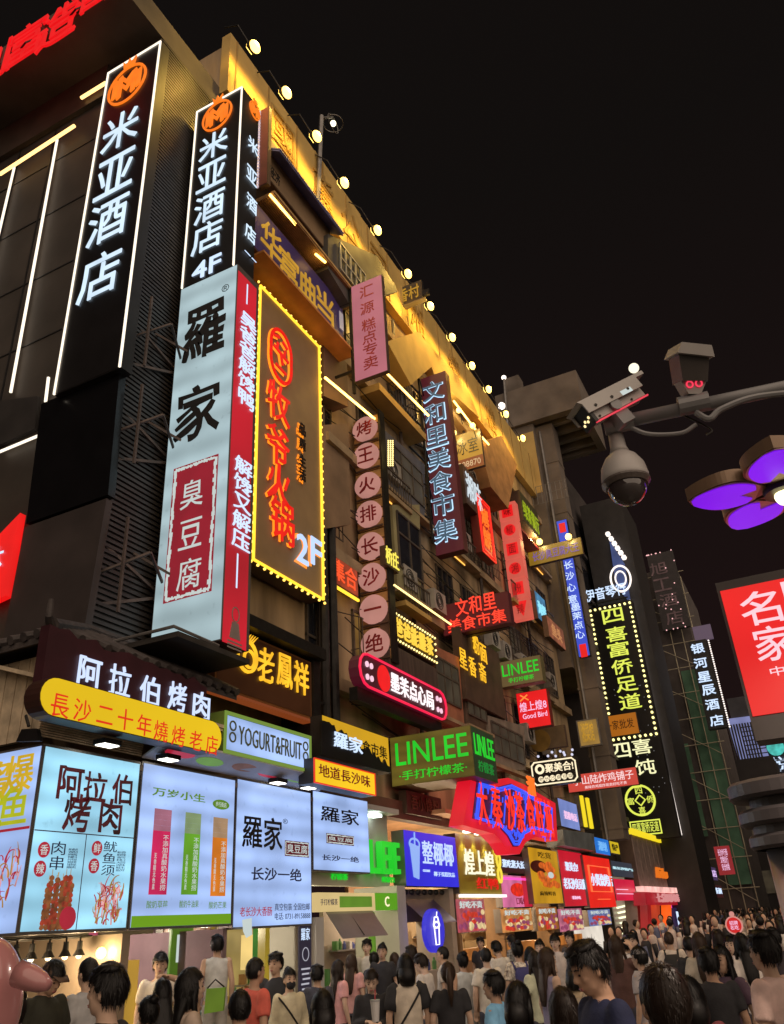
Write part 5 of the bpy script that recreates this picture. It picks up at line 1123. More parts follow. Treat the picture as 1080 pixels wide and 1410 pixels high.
b.build('ceiling_lines',emi('hall_lines',(250,250,200),1.5),t); b=MB(); pY(b,[(876,1228),(889,1230),(898,1330),(884,1330)],7.7,.5); b.build('pillar',mat('pillar_grey',(.35,.28,.24),.7,.2,1.5),t)
MB().box((32,8.9,.6),(36,8.95,1.7)).build('lit_counter',emi('counter_white',(230,220,205),.9,.2,1,sample=True),t)
t,F,w,h=front('white_script_sign','cluster of white and gold lit signs hanging at the edge of the black hoarding','sign',7.2,(922,1160),(938,1166),(948,1210),(928,1206),emi('gold_dim',(90,70,30),.7)); txt(t,'你好\n长沙',F,w*.05,h*.45,w*1.1,h*1.0,WHITEL,off=.03,dep=.1); txt(t,'一间房',F,w*.05,h*.1,w*.9,h*.3,GOLD)
t,F,w,h=front('gold_vertical_sign','narrow gold vertical board beyond the white lit cluster','sign',6.9,(951,1185),(961,1188),(967,1220),(956,1220),emi('gold_dim',(90,70,30))); txt(t,V('上山'),F,w*.2,h*.2,w*.8,h*.8,GOLD,off=.02)
t,F,w,h=front('violet_lit_sign','small violet white lit sign deep in the street beyond the gold board','sign',6.6,(966,1190),(986,1196),(988,1212),(968,1210),emi('violet_sheet',(70,50,90),.8)); txt(t,'奶茶店',F,.2,h*.25,w-.2,h*.8,emi('violet_white',(225,190,245),1),off=.03)
t,F,w,h=front('dark_red_lit_sign','tiny dark red sign with white text left of the green netting','sign',6.6,(982,1218),(994,1220),(996,1236),(984,1236),emi('maroon_strip',(60,16,22))); txt(t,'茶颜',F,w*.1,h*.3,w*.9,h*.8,WHITEL,off=.03)
q=MB()
for k in range(8): q.tube([onY((962+k*1.0,1222+k*5),6.8),onY((965+k*1.0,1225+k*5),6.8)],.22,6)
q.ball(onY((974,1261),6.8),.6,8,6); q.build('lantern_string',emi('lantern_warm',(255,226,170),1.2),None,'slanting string of warm white lights above the far crowd','lights',origin=tuple(onY((970,1245),6.8)))
F,w,h=RX(40,(983,1166),(1005,1164),(1012,1203),(991,1206))
t=panel('red_cloth_sign','dull red rectangular sign with rows of white characters hanging before the green netting','sign',F,w,h,.1,emi('cloth_red',(160,36,44),.7,.1,2),DKB,.0); txt(t,'长沙步行街\n文明出行\n安全你我',F,w*.2,h*.15,w*.8,h*.9,LIL,off=.01)
c0=atD((1011,1274),16); Fb=Fr(c0,RT,UU,-FW); Fb=FX(c0.x,c0.y,c0.z)
t=thing('lantern_board','round red white rimmed board with a top knot held above the crowd','sign',(c0.x,c0.y,c0.z-.5))
MB().disk(Fb,0,0,.14,-.03,0,24).build('board',emi('board_red',(216,30,32),.85),t); b=MB(); b.ring(Fb,0,0,.165,.026,-.03,.01,26); b.disk(Fb,.0,.2,.05,-.02,0,12); b.build('rim',emi('board_rim',(226,150,140),.8),t); txt(t,'招牌\n名吃',Fb,-.08,-.08,.08,.08,LIL,off=.02,dep=.006,st=.002); MB().tube([Fb.P(0,-.16,-.02),Fb.P(0,-1.0,-.02)],.012,5).build('handle',STEEL,t)
# sign mid wall: energy tea and dessert board
F=FY(8.2,16.35,7.85)
F,w,h=RY(8.1,(536,835),(600,880),(601,918),(536,875))
t=panel('tea_sign','dark slatted sign with gold characters and a frame of tiny amber bulbs','sign',F,w,h,.25,mat('tea_board',(.08,.055,.02),.5,.2,2),DKB,.02)
txt(t,'爸爸能量茶',F,.25,h*.2,w-.25,h*.82,emi('gold_neon',(255,206,70),1.1),off=.0,dep=.04); bulbs(t,F,edge_pts(w,h,.16,.05),.03,WARMB)
b=MB(); b.fbox(F,0,-1.3,w,-.1,-.2,-.02); b.build('slat_panel',mat('slat_dark',(.08,.055,.045),.7,.4,9,streak=True),t)
b=MB()
for k in range(40): b.ball(F.P(-.2+k*(w+.8)/40,h+.45,.3),.03,6,4)
b.build('bulb_line',WARMB,t)
F,w,h=RY(7.9,(492,906),(615,966),(612,993),(498,945))
F=FY(7.9,14.55,6.45); w=4.6; h=.72
t=thing('dim_sum_sign','long rounded sign with red neon outline and white characters under the energy tea sign','sign',F.P(w/2,0,-.2))
MB().poly(F,pill(w,h,6),-.25,0).build('case',emi('sign_dark_red',(70,10,26),.8,.2,1),t)
b=MB(); P=pill(w,h,6)
b.tube([F.P(x,y,.03) for x,y in P+[P[0]]],.03,6,False); b.build('neon_outline',emi('neon_crimson',(236,24,70),1.2,sample=True),t)
txt(t,'墨茉点心局',F,w*.32,h*.2,w*.83,h*.84,emi('warm_white_letter',(255,238,240),1.25),off=.02,dep=.02)
b=MB(); b.disk(F,w*.25,h*.5,.3,.002,.02,20,.3); b.build('red_disc',LR,t)
b=MB()
for x in (w*.1,w*.91):
    for i in (-1,1):
        for j in (-1,1): b.disk(F,x+i*.1,h*.5+j*.14,.065,.003,.03,10)
b.build('window_mark',emi('rose_dots',(255,200,220),1.1),t); MB().fbox(F,.1,-.3,w-.1,-.02,-.3,-.1).build('bracket',STEEL,t)
# gold characters on a dark board lower centre
F=FY(8.2,21.8,8.1)
t=thing('dangling_gold_sign','loose gold glowing characters on a dark board below the wide red neon market board','sign',F.P(1,0,-.1)); MB().fbox(F,-.2,-.5,3.2,1.7,-.3,-.02).build('board',DKB,t)
for ch,p in zip('星香斋粉面',((637,907),(650,918),(664,926),(655,888),(665,900))):
    a,b0=F.ab(p); txt(t,ch,F,a-.28,b0-.3,a+.28,b0+.3,GL2,off=.005,brush=.02,dep=.02,name='character')
F,w,h=RY(7.9,(737,816),(750,824),(755,862),(741,852)); t=panel('cyan_glow_sign','cyan glowing picture board right of the lantern box column','sign',F,w,h,.2,emi('cyan_glow',(70,130,170),.8,.5,2),DKB,.02); txt(t,'海鲜',F,w*.1,h*.2,w*.9,h*.7,emi('cyan_bright',(150,230,250),1),off=.05,brush=.05)
F,w,h=RY(7.6,(754,852),(777,866),(777,893),(756,876)); t=panel('copper_poster','slanting copper toned picture board beside the tall blue sign','poster',F,w,h,.2,emi('copper_glow',(150,86,60),.7,.4,3),DKB,.02); txt(t,'鱼头',F,w*.2,h*.2,w*.8,h*.8,emi('copper_letter',(206,140,90),.8),off=.02)
F,w,h=RY(8.0,(530,740),(549,775),(549,800),(530,765)); t=panel('yellow_lit_sign','small bright yellow character sign between the round letter column and the market sign','sign',F,w,h,.15,mat('dim_board',(.1,.075,.04)),DKB,.0); txt(t,'桥庄',F,.0,.05,w,h,emi('lemon_letter',(250,230,90),1.1),off=.01,dep=.02)
F,w,h=RY(8.6,(560,1090),(608,1098),(608,1130),(560,1118)); t=panel('unlit_sign','unlit dark wooden board with dull characters above the royal blue sign','sign',F,w,h,.2,mat('unlit_wood',(.05,.03,.022),.6,.3,3),DKB,.0); txt(t,'吾小馋粉',F,.2,h*.2,w-.2,h*.85,mat('dull_letter',(.14,.08,.05),.6),off=.02)
# ---- grill, yogurt and tofu stalls (interiors)
t=thing('grill_stall','open grill stall under the cyan lightbox with steel counter and hanging black lamps','stall',(7.6,9,0))
WPL=mat('warm_plaster',(.27,.21,.155),.7,.15,2)
b=MB(); b.box((6.9,10.6,0),(8.45,10.7,4.0)); b.box((8.46,8.05,0),(8.6,10.7,2.0)); b.box((6.85,8.0,3.95),(13,10.8,4.02)); b.build('wall',WPL,t)
MB().box((6.95,8.15,.0),(8.4,8.6,.95)).build('counter',mat('steel_counter',(.4,.38,.36),.3,.15,3,metal=.7),t)
b=MB(); b.tube([(6.95,8.5,2.0),(8.4,8.5,2.0)],.012,5)
lx=[7.05,7.28,7.5,7.75,8.0,8.22]
for x in lx: b.tube([(x,8.5,2.0),(x,8.5,1.95)],.012,5)
b.build('lamp_rail',STEEL,t)
for x in lx:
    q=MB().loft([(x,8.5,1.79,.075,.075),(x,8.5,1.86,.035,.035),(x,8.5,1.95,.03,.03)],14).build('pendant_lamp',BLACK,t); MB().ball((x,8.5,1.79),.035,8,5).build('bulb',emi('pendant_bulb',(255,232,180),3.5),q)
lamp('pendant_glow',(7.4,8.5,1.72),26,(1,.72,.4),t,size=.1); lamp('pendant_glow',(8.1,8.5,1.72),26,(1,.72,.4),t,size=.1)
MB().ball((8.44,8.35,1.8),.07,10,6).build('warm_bulb',emi('stall_bulb',(255,226,120),5),t); lamp('bulb_glow',(8.4,8.2,1.8),5,(1,.75,.3),t)
b=MB(); b.box((7.3,8.25,.96),(8.0,8.5,1.0)); b.build('food_tray',mat('food_orange',(.5,.2,.05),.6,.4,12),t)
t=thing('yogurt_stall','yogurt stall interior with pink and violet lit canopy above the seller','stall',(9.5,9.5,0))
b=MB(); b.box((8.62,11.0,0),(10.5,11.1,4.0)); b.box((10.52,8.1,0),(10.62,11,2.0)); b.build('wall',mat('mauve_wall',(.22,.15,.155),.7,.2,2),t)
b=MB(); b.box((8.7,10.4,1.9),(10.4,10.9,2.3)); b.build('pink_canopy',emi('canopy_pink',(206,70,110),.75,.4,2,sample=True),t); MB().box((8.8,10.3,1.86),(10.2,10.35,1.93)).build('violet_band',emi('violet_glow',(130,40,240),1.0,.3,3),t)
MB().box((8.7,8.15,0),(10.5,8.6,1.0)).build('counter',mat('counter_teal',(.2,.4,.36),.4,.15,3),t)
b=MB(); 
for k in range(6): b.box((9.7+k*.1,10.2,.9),(9.78+k*.1,10.3,1.7))
b.build('curtain',emi('curtain_glow',(190,140,96),.5,.3,4),t)  # curtain given a glow of its own for the warm light on it
MB().box((8.62,8.1,.3),(8.85,8.5,1.7)).build('glass_case',emi('case_yellow',(216,166,60),.6,.2,2,sample=True),t); lamp('stall_light',(9.5,9.6,1.95),45,(1,.8,.7),t)
t=thing('tofu_stall','tofu stall interior with dark food posters, yellow posts and a navy menu banner','stall',(11.8,9.5,0))
b=MB(); b.box((10.64,10.9,0),(12.9,11,4.0)); b.build('wall',mat('cream_wall',(.26,.22,.15),.7,.2,2),t)
b=MB(); b.box((10.8,9.6,1.75),(12.3,9.65,2.15)); q=b.build('food_poster',mat('poster_dark',(.05,.03,.025),.5,.4,6),t)
F=FY(9.6,10.8,1.75); b=MB(); rr=random.Random(2)
for k in range(5): x=.2+k*.26; MB().poly(F,[(x,.05),(x+.1,.05),(x+.06,.35),(x-.02,.3)],.003,.01).build('food_picture',emi('poster_food',(150,70,30),.6,.5,9),q)
b=MB(); b.box((12.3,8.6,0),(12.42,8.75,2.1)); b.box((12.15,9.6,0),(12.25,9.7,2.1)); b.build('yellow_post',emi('post_yellow',(190,160,40),.55,.15,2),t)
F=FY(8.02,12.42,.95); q=MB().fbox(F,0,-.3,.36,1.05,-.03,0).build('menu_banner',emi('navy_banner',(34,30,52),.7),t)
txt(q,'羅家',F,.05,.82,.31,1.0,WHITEL,dep=.004,st=.003); b=MB(); b.ring(F,.18,.62,.1,.012,.003,.008,18)
for k in range(9): b.fbox(F,.05+.02*(k%3),.4-k*.07,.31-.03*(k%2),.425-k*.07,.003,.006)
b.build('menu_lines',emi('menu_white',(190,190,200),.8),q)
MB().box((10.7,8.15,0),(12.4,8.6,1.0)).build('counter',mat('counter_cream',(.5,.45,.35),.5,.15,3),t); lamp('stall_light',(11.6,9.3,1.95),45,(1,.85,.6),t)
b=MB(); b.prism([(10.75,7.93,2.1),(10.98,7.93,2.12),(11.0,7.93,1.9),(10.86,7.93,1.86),(10.78,7.93,1.95)],(0,.004,0)); b.build('paper_note',SEALW,None,'crumpled white paper note hanging from the lower edge of the large tofu lightbox','note',origin=(10.85,7.93,1.9))
F=FY(8.9,10.35,1.3); t=panel('green_menu_board','small green framed price board hanging between the yogurt stall and the tofu stall','menu',F,.5,.75,.04,emi('green_board',(84,120,30),.6,.2,3),LGRN,.01); MB().fbox(F,.12,.3,.38,.66,.007,.012).build('price_sheet',SEALW,t)
# shops beyond: shared back rooms as real shops
for (x0,x1,lab,c) in ((19.3,22.2,'duck snack shop room with a wooden post and glass counter',(.5,.3,.16)),(22.3,26.5,'snack shop room with warm cream walls behind the pink poster',(.55,.42,.25)),(26.6,31.4,'snack shop room with ochre walls behind the yellow poster',(.5,.36,.18))):
    t=thing('snack_shop',lab,'shop',((x0+x1)/2,9,0)); nm='room_%d'%x0
    b=MB(); b.box((x0,11,0),(x1,11.1,4.4)); b.box((x0,8.2,4.3),(x1,11,4.4)); b.build('wall',mat(nm,c,.7,.2,2),t); b=MB(); b.box((x0,8.1,0),(x0+.15,8.6,2.6)); b.build('post',mat('post_wood',(.3,.18,.08),.6,.2,4),t)
    MB().box((x0+.3,8.3,0),(x1-.2,8.8,1.05)).build('counter',mat('counter_wood',(.35,.2,.1),.5,.2,3),t); MB().box((x0+.4,8.4,1.06),(x1-.4,8.7,1.3)).build('glass_case',emi('case_amber',(200,120,50),.6,.4,3),t)
    lamp('shop_light',((x0+x1)/2,9.4,2.5),110,(1,.72,.45),t)
b=MB(); b.box((13,8.7,4.1),(36,8.99,4.5)); b.box((22.2,8.2,2.6),(36,8.99,2.72)); b.build('fascia_beam',DKB,None,'long dark beam running above the shop fronts','beam',origin=(24,8.8,4.3))
F=FY(8.7,31.3,0); b=MB(); b.box((31.3,9,0),(36,9.2,4.3)); b.build('wall_infill',DKB,None,'dark wall between the snack shops and the bright hall','wall',origin=(33.5,9.1,0))
# ================================================================ CAMERA POLE AND FLOWER LAMP
PG=mat('pole_grey',(.26,.26,.265),.45,.12,4,metal=.2)
A=atD((832,586),4.0); zA=A.z; B=onZ((1085,533),zA); dA=(B-A).normalized(); E_=A+dA*2.6
t=thing('camera_pole','grey steel pole arm reaching in from the right with mounts for three cameras','pole',(E_.x,E_.y,0))
MB().tube([A,B,E_],.035,12).build('arm',PG,t,smooth=True); MB().tube([(E_.x,E_.y,0),(E_.x,E_.y,zA+.3)],.08,14).build('pole',PG,t)
mid=onZ((955,556),zA); 
for (q,w_) in ((mid,.07),(onZ((852,583),zA),.07)): MB().tube([q-dA*w_,q+dA*w_],.048,12).build('clamp',PG,t)
c1=A+dA*.12; p=[c1+Vector((0,0,-.04)),c1+Vector((0,0,-.1))+dA*.08,c1+Vector((0,0,-.13))+dA*.22,c1+Vector((0,0,-.1))+dA*.3]
MB().tube(crv(p),.011,8).build('cable',PG,t); MB().tube(crv([mid+Vector((0,0,-.05)),mid+dA*.05+Vector((0,0,-.1)),mid+dA*.12+Vector((0,0,-.06)),mid+dA*.3+Vector((0,0,-.035)),mid+dA*.6+Vector((0,0,-.1)),mid+dA*1.0+Vector((0,0,-.3))]),.016,8).build('cable',PG,t)
MB().tube(crv([c1+dA*.25+Vector((0,0,-.03)),c1+dA*.32+Vector((0,0,-.1)),c1+dA*.36+Vector((0,0,-.15)),c1+dA*.33+Vector((0,0,-.17))]),.005,6).build('cable',STEEL,t)
# dome camera
dc=onZ((846,590),zA)+Vector((0,0,0)); R=.112
zc=onX((855,660),dc.x).z
t=thing('dome_camera','white dome surveillance camera with clear globe hanging from the pole arm end','camera',(dc.x,dc.y,zc))
WHT=mat('camera_white',(.5,.48,.46),.4,.06,4)
MB().loft([(dc.x,dc.y,zA-.03,.035,.035),(dc.x,dc.y,zc+.17,.04,.04),(dc.x,dc.y,zc+.14,.05,.05)],18).build('neck',WHT,t,smooth=True)
S=[(dc.x,dc.y,zc-.035,R,R),(dc.x,dc.y,zc,R*1.02,R*1.02),(dc.x,dc.y,zc+.06,R*.94,R*.94),(dc.x,dc.y,zc+.11,R*.7,R*.7),(dc.x,dc.y,zc+.145,R*.36,R*.36)]
MB().loft(S,28).build('housing',WHT,t,smooth=True); MB().loft([(dc.x,dc.y,zc-.05,R*.9,R*.9),(dc.x,dc.y,zc-.03,R*1.04,R*1.04),(dc.x,dc.y,zc-.02,R*1.04,R*1.04)],28).build('rim',mat('rim_dark',(.12,.1,.09),.4),t)
gm=bpy.data.materials.new('globe_smoke'); gm.use_nodes=True; pb=gm.node_tree.nodes['Principled BSDF']; pb.inputs['Base Color'].default_value=(.05,.04,.04,1); pb.inputs['Roughness'].default_value=.05; pb.inputs['Coat Weight'].default_value=1
MB().ball((dc.x,dc.y,zc-.05),R*.84,24,16).build('globe',gm,t,smooth=True)
MB().ball((dc.x-.06,dc.y+.01,zc-.03),.03,10,8).build('lens',mat('lens_grey',(.4,.36,.34),.2),t,smooth=True)
# bullet camera
Lp=atD((810,576),3.9); Rp=atD((884,538),4.05); dv=(Rp-Lp).normalized(); side=dv.cross(UP).normalized(); up=side.cross(dv).normalized()
t=thing('bullet_camera','beige bullet surveillance camera with sunshield and small front lights on the arm','camera',tuple((Lp+Rp)/2))
Fc=Fr(Lp,dv,up,side)
Lc=(Rp-Lp).length
b=MB(); b.fbox(Fc,.0,-.04,Lc*.9,.035,-.04,.04); b.build('housing',WHT,t)
b=MB(); b.poly(Fc,[(-.03,.055),(Lc+.02,.055),(Lc+.02,.075),(-.05,.075)],-.068,.068); b.fbox(Fc,-.03,.0,Lc*.9,.055,-.068,-.06); b.fbox(Fc,-.03,.0,Lc*.9,.055,.06,.068); b.build('sunshield',WHT,t)
Ff=Fr(Lp,side,up,-dv); b=MB(); b.fbox(Ff,-.055,-.05,.055,.055,.0,.02); b.build('front_plate',BLACK,t)
b=MB()
for k in range(4): b.ball(Ff.P(-.03+.02*k,-.02+.012*(k%2),.02),.008,6,4)
b.build('front_lights',emi('led_small',(255,226,160),1.5),t)
b=MB(); b.fbox(Fc,.12,-.12,.2,-.045,-.035,.035); b.build('mount',PG,t); b=MB(); b.disk(Fc,.14,-.02,.03,.05,.062,16); b.build('hinge',PG,t)
MB().tube([Fc.P(-.01,-.05,.04),Fc.P(Lc*.9,-.05,.052)],.005,5).build('red_line',emi('red_edge',(255,70,90),.8),t)
b=MB()
for u_ in (.03,.14,.25): b.disk(Fc,u_,.02,.008,.066,.072,8); b.disk(Fc,u_,-.03,.006,.04,.046,8)
b.build('screws',STEEL,t); MB().fbox(Fc,.2,.0,.27,.025,.068,.0695).build('label_plate',SEALW,t)
# flash unit
q=mid+Vector((0,0,.05)); t=thing('flash_camera','small dark traffic flash camera with red lit base standing on the pole arm','camera',tuple(q))
tp_=atD((948,500),(q-CAM).dot(FW)); hh=(tp_-q).length
b=MB(); Fq=Fr(q,RT,(tp_-q).normalized(),-FW); b.poly(Fq,[(-.03,0),(.03,0),(.06,.06),(-.06,.06)],-.05,.05); b.build('base',WHT,t)
b=MB(); b.poly(Fq,[(-.06,.06),(.06,.06),(.075,.17),(-.07,.2)],-.07,.07); b.build('body',mat('flash_dark',(.06,.05,.045),.25,.2,4),t)
b=MB(); b.poly(Fq,[(-.085,.19),(.09,.17),(.08,.225),(-.06,.24)],-.09,.1); b.build('hood',WHT,t)
b=MB(); b.ring(Fq,-.022,.045,.018,.006,.05,.056,14); b.ring(Fq,.022,.05,.018,.006,.05,.056,14); b.build('red_lens',emi('red_lens',(255,60,90),1.0),t)
# flower lamp
Zf=3.95; cen=onZ((1078,673),Zf); t=thing('flower_lamp','violet lit flower shaped street lamp with petal boxes at the right edge of the view','street lamp',(cen.x,cen.y,Zf))
VIO=emi('violet_petal',(122,20,232),1.0,.08,2,sample=True); PB=mat('petal_bronze',(.3,.2,.13),.4,.15,3,metal=.3)
tip=onZ((947,690),Zf); ang0=math.atan2(tip.y-cen.y,tip.x-cen.x); Lt=(tip-cen).length
for k in range(5):
    an=ang0+k*2*math.pi/5; d=Vector((math.cos(an),math.sin(an),0)); s=Vector((-d.y,d.x,0)); Wd=Lt*.34
    lf=lambda u0,u1,g:[(u0+(u1-u0)*q/18,g*math.sin(math.pi*min(1,max(.03,(u0+(u1-u0)*q/18-.14)/.86)))**.8 if q<18 else 0) for q in range(19)]
    prof=lf(.18,1.0,1.0)
    P=[cen+d*Lt*u+s*Wd*v for u,v in prof]+[cen+d*Lt*u-s*Wd*v for u,v in prof[-2::-1]]
    pb_=MB().prism(P,(0,0,.075)).build('petal',PB,t)
    pr3=lf(.26,.985,.93)
    P=[cen+d*Lt*u+s*Wd*v for u,v in pr3]+[cen+d*Lt*u-s*Wd*v for u,v in pr3[-2::-1]]
    MB().prism([p-Vector((0,0,.006)) for p in P],(0,0,.005)).build('petal_rim',mat('petal_rim',(.6,.42,.34),.4,.1,3,metal=.4),pb_)
    pr2=lf(.33,.96,.84)
    P=[cen+d*Lt*u+s*Wd*v for u,v in pr2]+[cen+d*Lt*u-s*Wd*v for u,v in pr2[-2::-1]]+[cen+d*Lt*.3-s*Wd*.3,cen+d*Lt*.46,cen+d*Lt*.3+s*Wd*.3]
    MB().prism([p-Vector((0,0,.012)) for p in P],(0,0,.011)).build('petal_light',VIO,pb_)
MB().loft([(cen.x,cen.y,Zf-.03,Lt*.2,Lt*.2),(cen.x,cen.y,Zf+.16,Lt*.24,Lt*.24)],24).build('hub',mat('hub_dark',(.06,.045,.03),.5,.2,3),t)
MB().ball((cen.x,cen.y,Zf-.045),.055,12,8).build('bulb',emi('flower_bulb',(255,240,180),3),t)
MB().tube([(cen.x+.1,cen.y-.05,Zf+.16),(cen.x+.3,cen.y-.3,Zf+.35),(cen.x+.3,cen.y-1.4,Zf+.35),(cen.x+.3,cen.y-1.5,0)],.05,10).build('lamp_post',PB,t)
lamp('flower_glow',(cen.x,cen.y,Zf-.1),120,(1,.8,.62),t,'SPOT',.1,(cen.x,cen.y,0),2.7)
# pink balloon
q=onY((5,1370),0); bc=atD((-27,1386),2.2)
t=thing('pink_balloon','shiny pink balloon with a stubby pointed lobe held at the lower left edge','balloon',tuple(bc))
BP=mat('balloon_pink',(.47,.21,.21),.22,.06,3); BP.node_tree.nodes['Principled BSDF'].inputs['Coat Weight'].default_value=.5
MB().ball(bc,(.108,.108,.172),28,18).build('balloon',BP,t,smooth=True)
e0=atD((26,1340),2.15); e1=atD((68,1357),2.12)
MB().tube([e0,e0.lerp(e1,.35),e0.lerp(e1,.75),e1],[.034,.032,.025,.013],14).build('balloon_lobe',BP,t,smooth=True)
MB().tube([bc-UP*.19,bc-UP*.9],.003,5).build('balloon_stick',CASEW,t)

# stock, shelves and gear inside the stalls
rg_=random.Random(31)
STK_C=[(.5,.08,.06),(.55,.42,.08),(.12,.3,.1),(.55,.52,.48),(.3,.16,.07),(.08,.1,.3)]
def stock(par,x0,x1,y,z,n,shelf=True):
    if shelf: MB().box((x0,y-.12,z-.03),(x1,y+.12,z)).build('shelf',GREYM,par)
    for k in range(n):
        x=x0+(x1-x0)*(k+.5)/n; h=rg_.uniform(.12,.26); r=rg_.uniform(.03,.06); c=rg_.randrange(6); m=mat('stock_%d'%c,STK_C[c],.4,.2,6)
        if k%3==0: MB().box((x-r,y-.06,z),(x+r,y+.06,z+h)).build('carton',m,par)
        else: MB().loft([(x,y,z,r*.9,r*.9),(x,y,z+h*.65,r,r),(x,y,z+h*.8,r*.45,r*.45),(x,y,z+h,r*.42,r*.42)],10).build('bottle',m,par)
P_={}
for o in list(COL.objects):
    if o.type=='EMPTY' and o.get('category') in ('stall','shop'): P_.setdefault(o.name.split('.')[0],[]).append(o)
g=P_['grill_stall'][0]; stock(g,7.0,8.35,10.45,1.45,8); stock(g,7.0,8.35,10.45,1.85,7); stock(g,7.0,7.3,8.35,.95,2,False)
MB().box((6.98,8.55,1.98),(8.4,9.5,2.3)).build('exhaust_hood',mat('hood_steel',(.2,.19,.18),.35,.2,3,metal=.6),g)
g=P_['yogurt_stall'][0]; stock(g,8.75,10.3,10.85,1.5,9); stock(g,9.0,10.3,8.35,1.0,5,False); MB().box((8.75,10.2,.0),(9.3,10.7,1.75)).build('fridge',mat('fridge_white',(.5,.5,.5),.3,.1,3),g)
g=P_['tofu_stall'][0]; stock(g,10.8,12.2,10.75,1.4,8); stock(g,10.9,12.0,8.35,1.0,6,False)
g=P_['tea_shop'][0]; stock(g,13.7,15.8,10.15,1.1,9); stock(g,13.7,15.8,10.15,2.1,9); stock(g,13.4,15.0,8.2,1.05,6,False); MB().box((15.1,10.1,.9),(15.9,10.28,2.3)).build('poster',emi('poster_olive',(150,160,60),.55,.4,3),g)
MB().box((14.95,8.02,.0),(15.05,8.12,2.15)).build('green_post',LGRN,g)
g=P_['coconut_shop'][0]; stock(g,16.9,18.8,10.05,1.5,10); stock(g,16.9,18.6,8.4,1.0,6,False)
for g,x0,x1 in zip(P_['snack_shop'],(19.3,22.3,26.6),(22.2,26.5,31.4)): stock(g,x0+.4,x1-.3,10.8,1.6,10); stock(g,x0+.4,x1-.3,10.8,2.2,10)
# ================================================================ PEOPLE
def ev_mesh(mb,name,voxel,smooth=3,fac=.5):
    me=bpy.data.meshes.new(name); me.from_pydata([tuple(v) for v in mb.v],[],mb.f)
    bm=bmesh.new(); bm.from_mesh(me); bmesh.ops.recalc_face_normals(bm,faces=bm.faces); bm.to_mesh(me); bm.free()
    o=bpy.data.objects.new(name,me); COL.objects.link(o)
    m=o.modifiers.new('r','REMESH'); m.mode='VOXEL'; m.voxel_size=voxel
    if smooth: s=o.modifiers.new('s','SMOOTH'); s.iterations=smooth; s.factor=fac
    dg=bpy.context.evaluated_depsgraph_get(); dg.update(); r=bpy.data.meshes.new_from_object(o.evaluated_get(dg)); r.name=name
    COL.objects.unlink(o); bpy.data.objects.remove(o); bpy.data.meshes.remove(me)
    r.polygons.foreach_set('use_smooth',[True]*len(r.polygons)); return r
def wrinkle(me,amp,sc=(7,7,4),seed=0):
    bm=bmesh.new(); bm.from_mesh(me); bm.normal_update()
    for v in bm.verts:
        n=noise.noise(Vector((v.co.x*sc[0]+seed,v.co.y*sc[1],v.co.z*sc[2])))+.5*noise.noise(Vector((v.co.x*sc[0]*2.3,v.co.y*sc[1]*2.3+seed,v.co.z*sc[2]*2.6)))
        v.co+=v.normal*n*amp
    bm.to_mesh(me); bm.free(); return me
def capsule(b,pts,r,n=12):
    b.tube(pts,r,n); b.ball(pts[0],r[0],n,8); b.ball(pts[-1],r[-1],n,8)
    for p,q in zip(pts[1:-1],r[1:-1]): b.ball(p,q,n,8)
def V3(*a): return Vector(a)
# arms: (elbow, wrist) for right(+x) and left(-x)
POSES={
 'stand':(((.225,-.03,1.13),(.23,.04,.88)),((-.225,-.03,1.13),(-.23,.04,.88)),0),
 'hold':(((.22,.0,1.14),(.07,.25,1.17)),((-.22,.0,1.14),(-.09,.24,1.14)),.38),
 'photo':(((.25,.16,1.33),(.08,.34,1.58)),((-.24,-.02,1.13),(-.2,.12,.92)),-.15),
 'hip':(((.40,-.1,1.15),(.19,.04,1.02)),((-.23,-.02,1.13),(-.2,.14,.93)),0),
 'over':(((.30,.08,1.66),(.04,-.06,1.74)),((-.24,-.03,1.14),(-.2,.1,.95)),.25),
 'work':(((.25,.02,1.13),(.07,.30,1.0)),((-.25,.02,1.13),(-.05,.30,1.0)),.5),
}
def head_mat(tilt):
    p=V3(0,-.01,1.47); return Matrix.Translation(p)@Matrix.Rotation(-tilt,4,'X')@Matrix.Translation(-p)
def hand(b,w,d,side):
    """palm and five bent fingers at the wrist w, pointing along d"""
    d=Vector(d).normalized(); up=V3(0,0,1) if abs(d.z)<.8 else V3(0,1,0); s=d.cross(up).normalized()*side; n=s.cross(d).normalized()
    pc=Vector(w)+d*.05
    M3=Matrix((s,d,n)).transposed(); b.ball(pc,(.04,.052,.018),12,8,M3)
    for k,(o,l) in enumerate(((-.029,.06),(-.0105,.073),(.0095,.068),(.028,.052))):
        p0=Vector(w)+d*.085+s*o; p1=p0+d*l*.5-n*side*.008; p2=p0+d*l*.82-n*side*.032; capsule(b,[p0-d*.02,p0,p1,p2],[.0105,.0105,.0095,.008],7)
    t0=Vector(w)+d*.03-s*.03; capsule(b,[t0,t0-s*.03+d*.025,t0-s*.035+d*.058-n*side*.01],[.0135,.0115,.009],7)
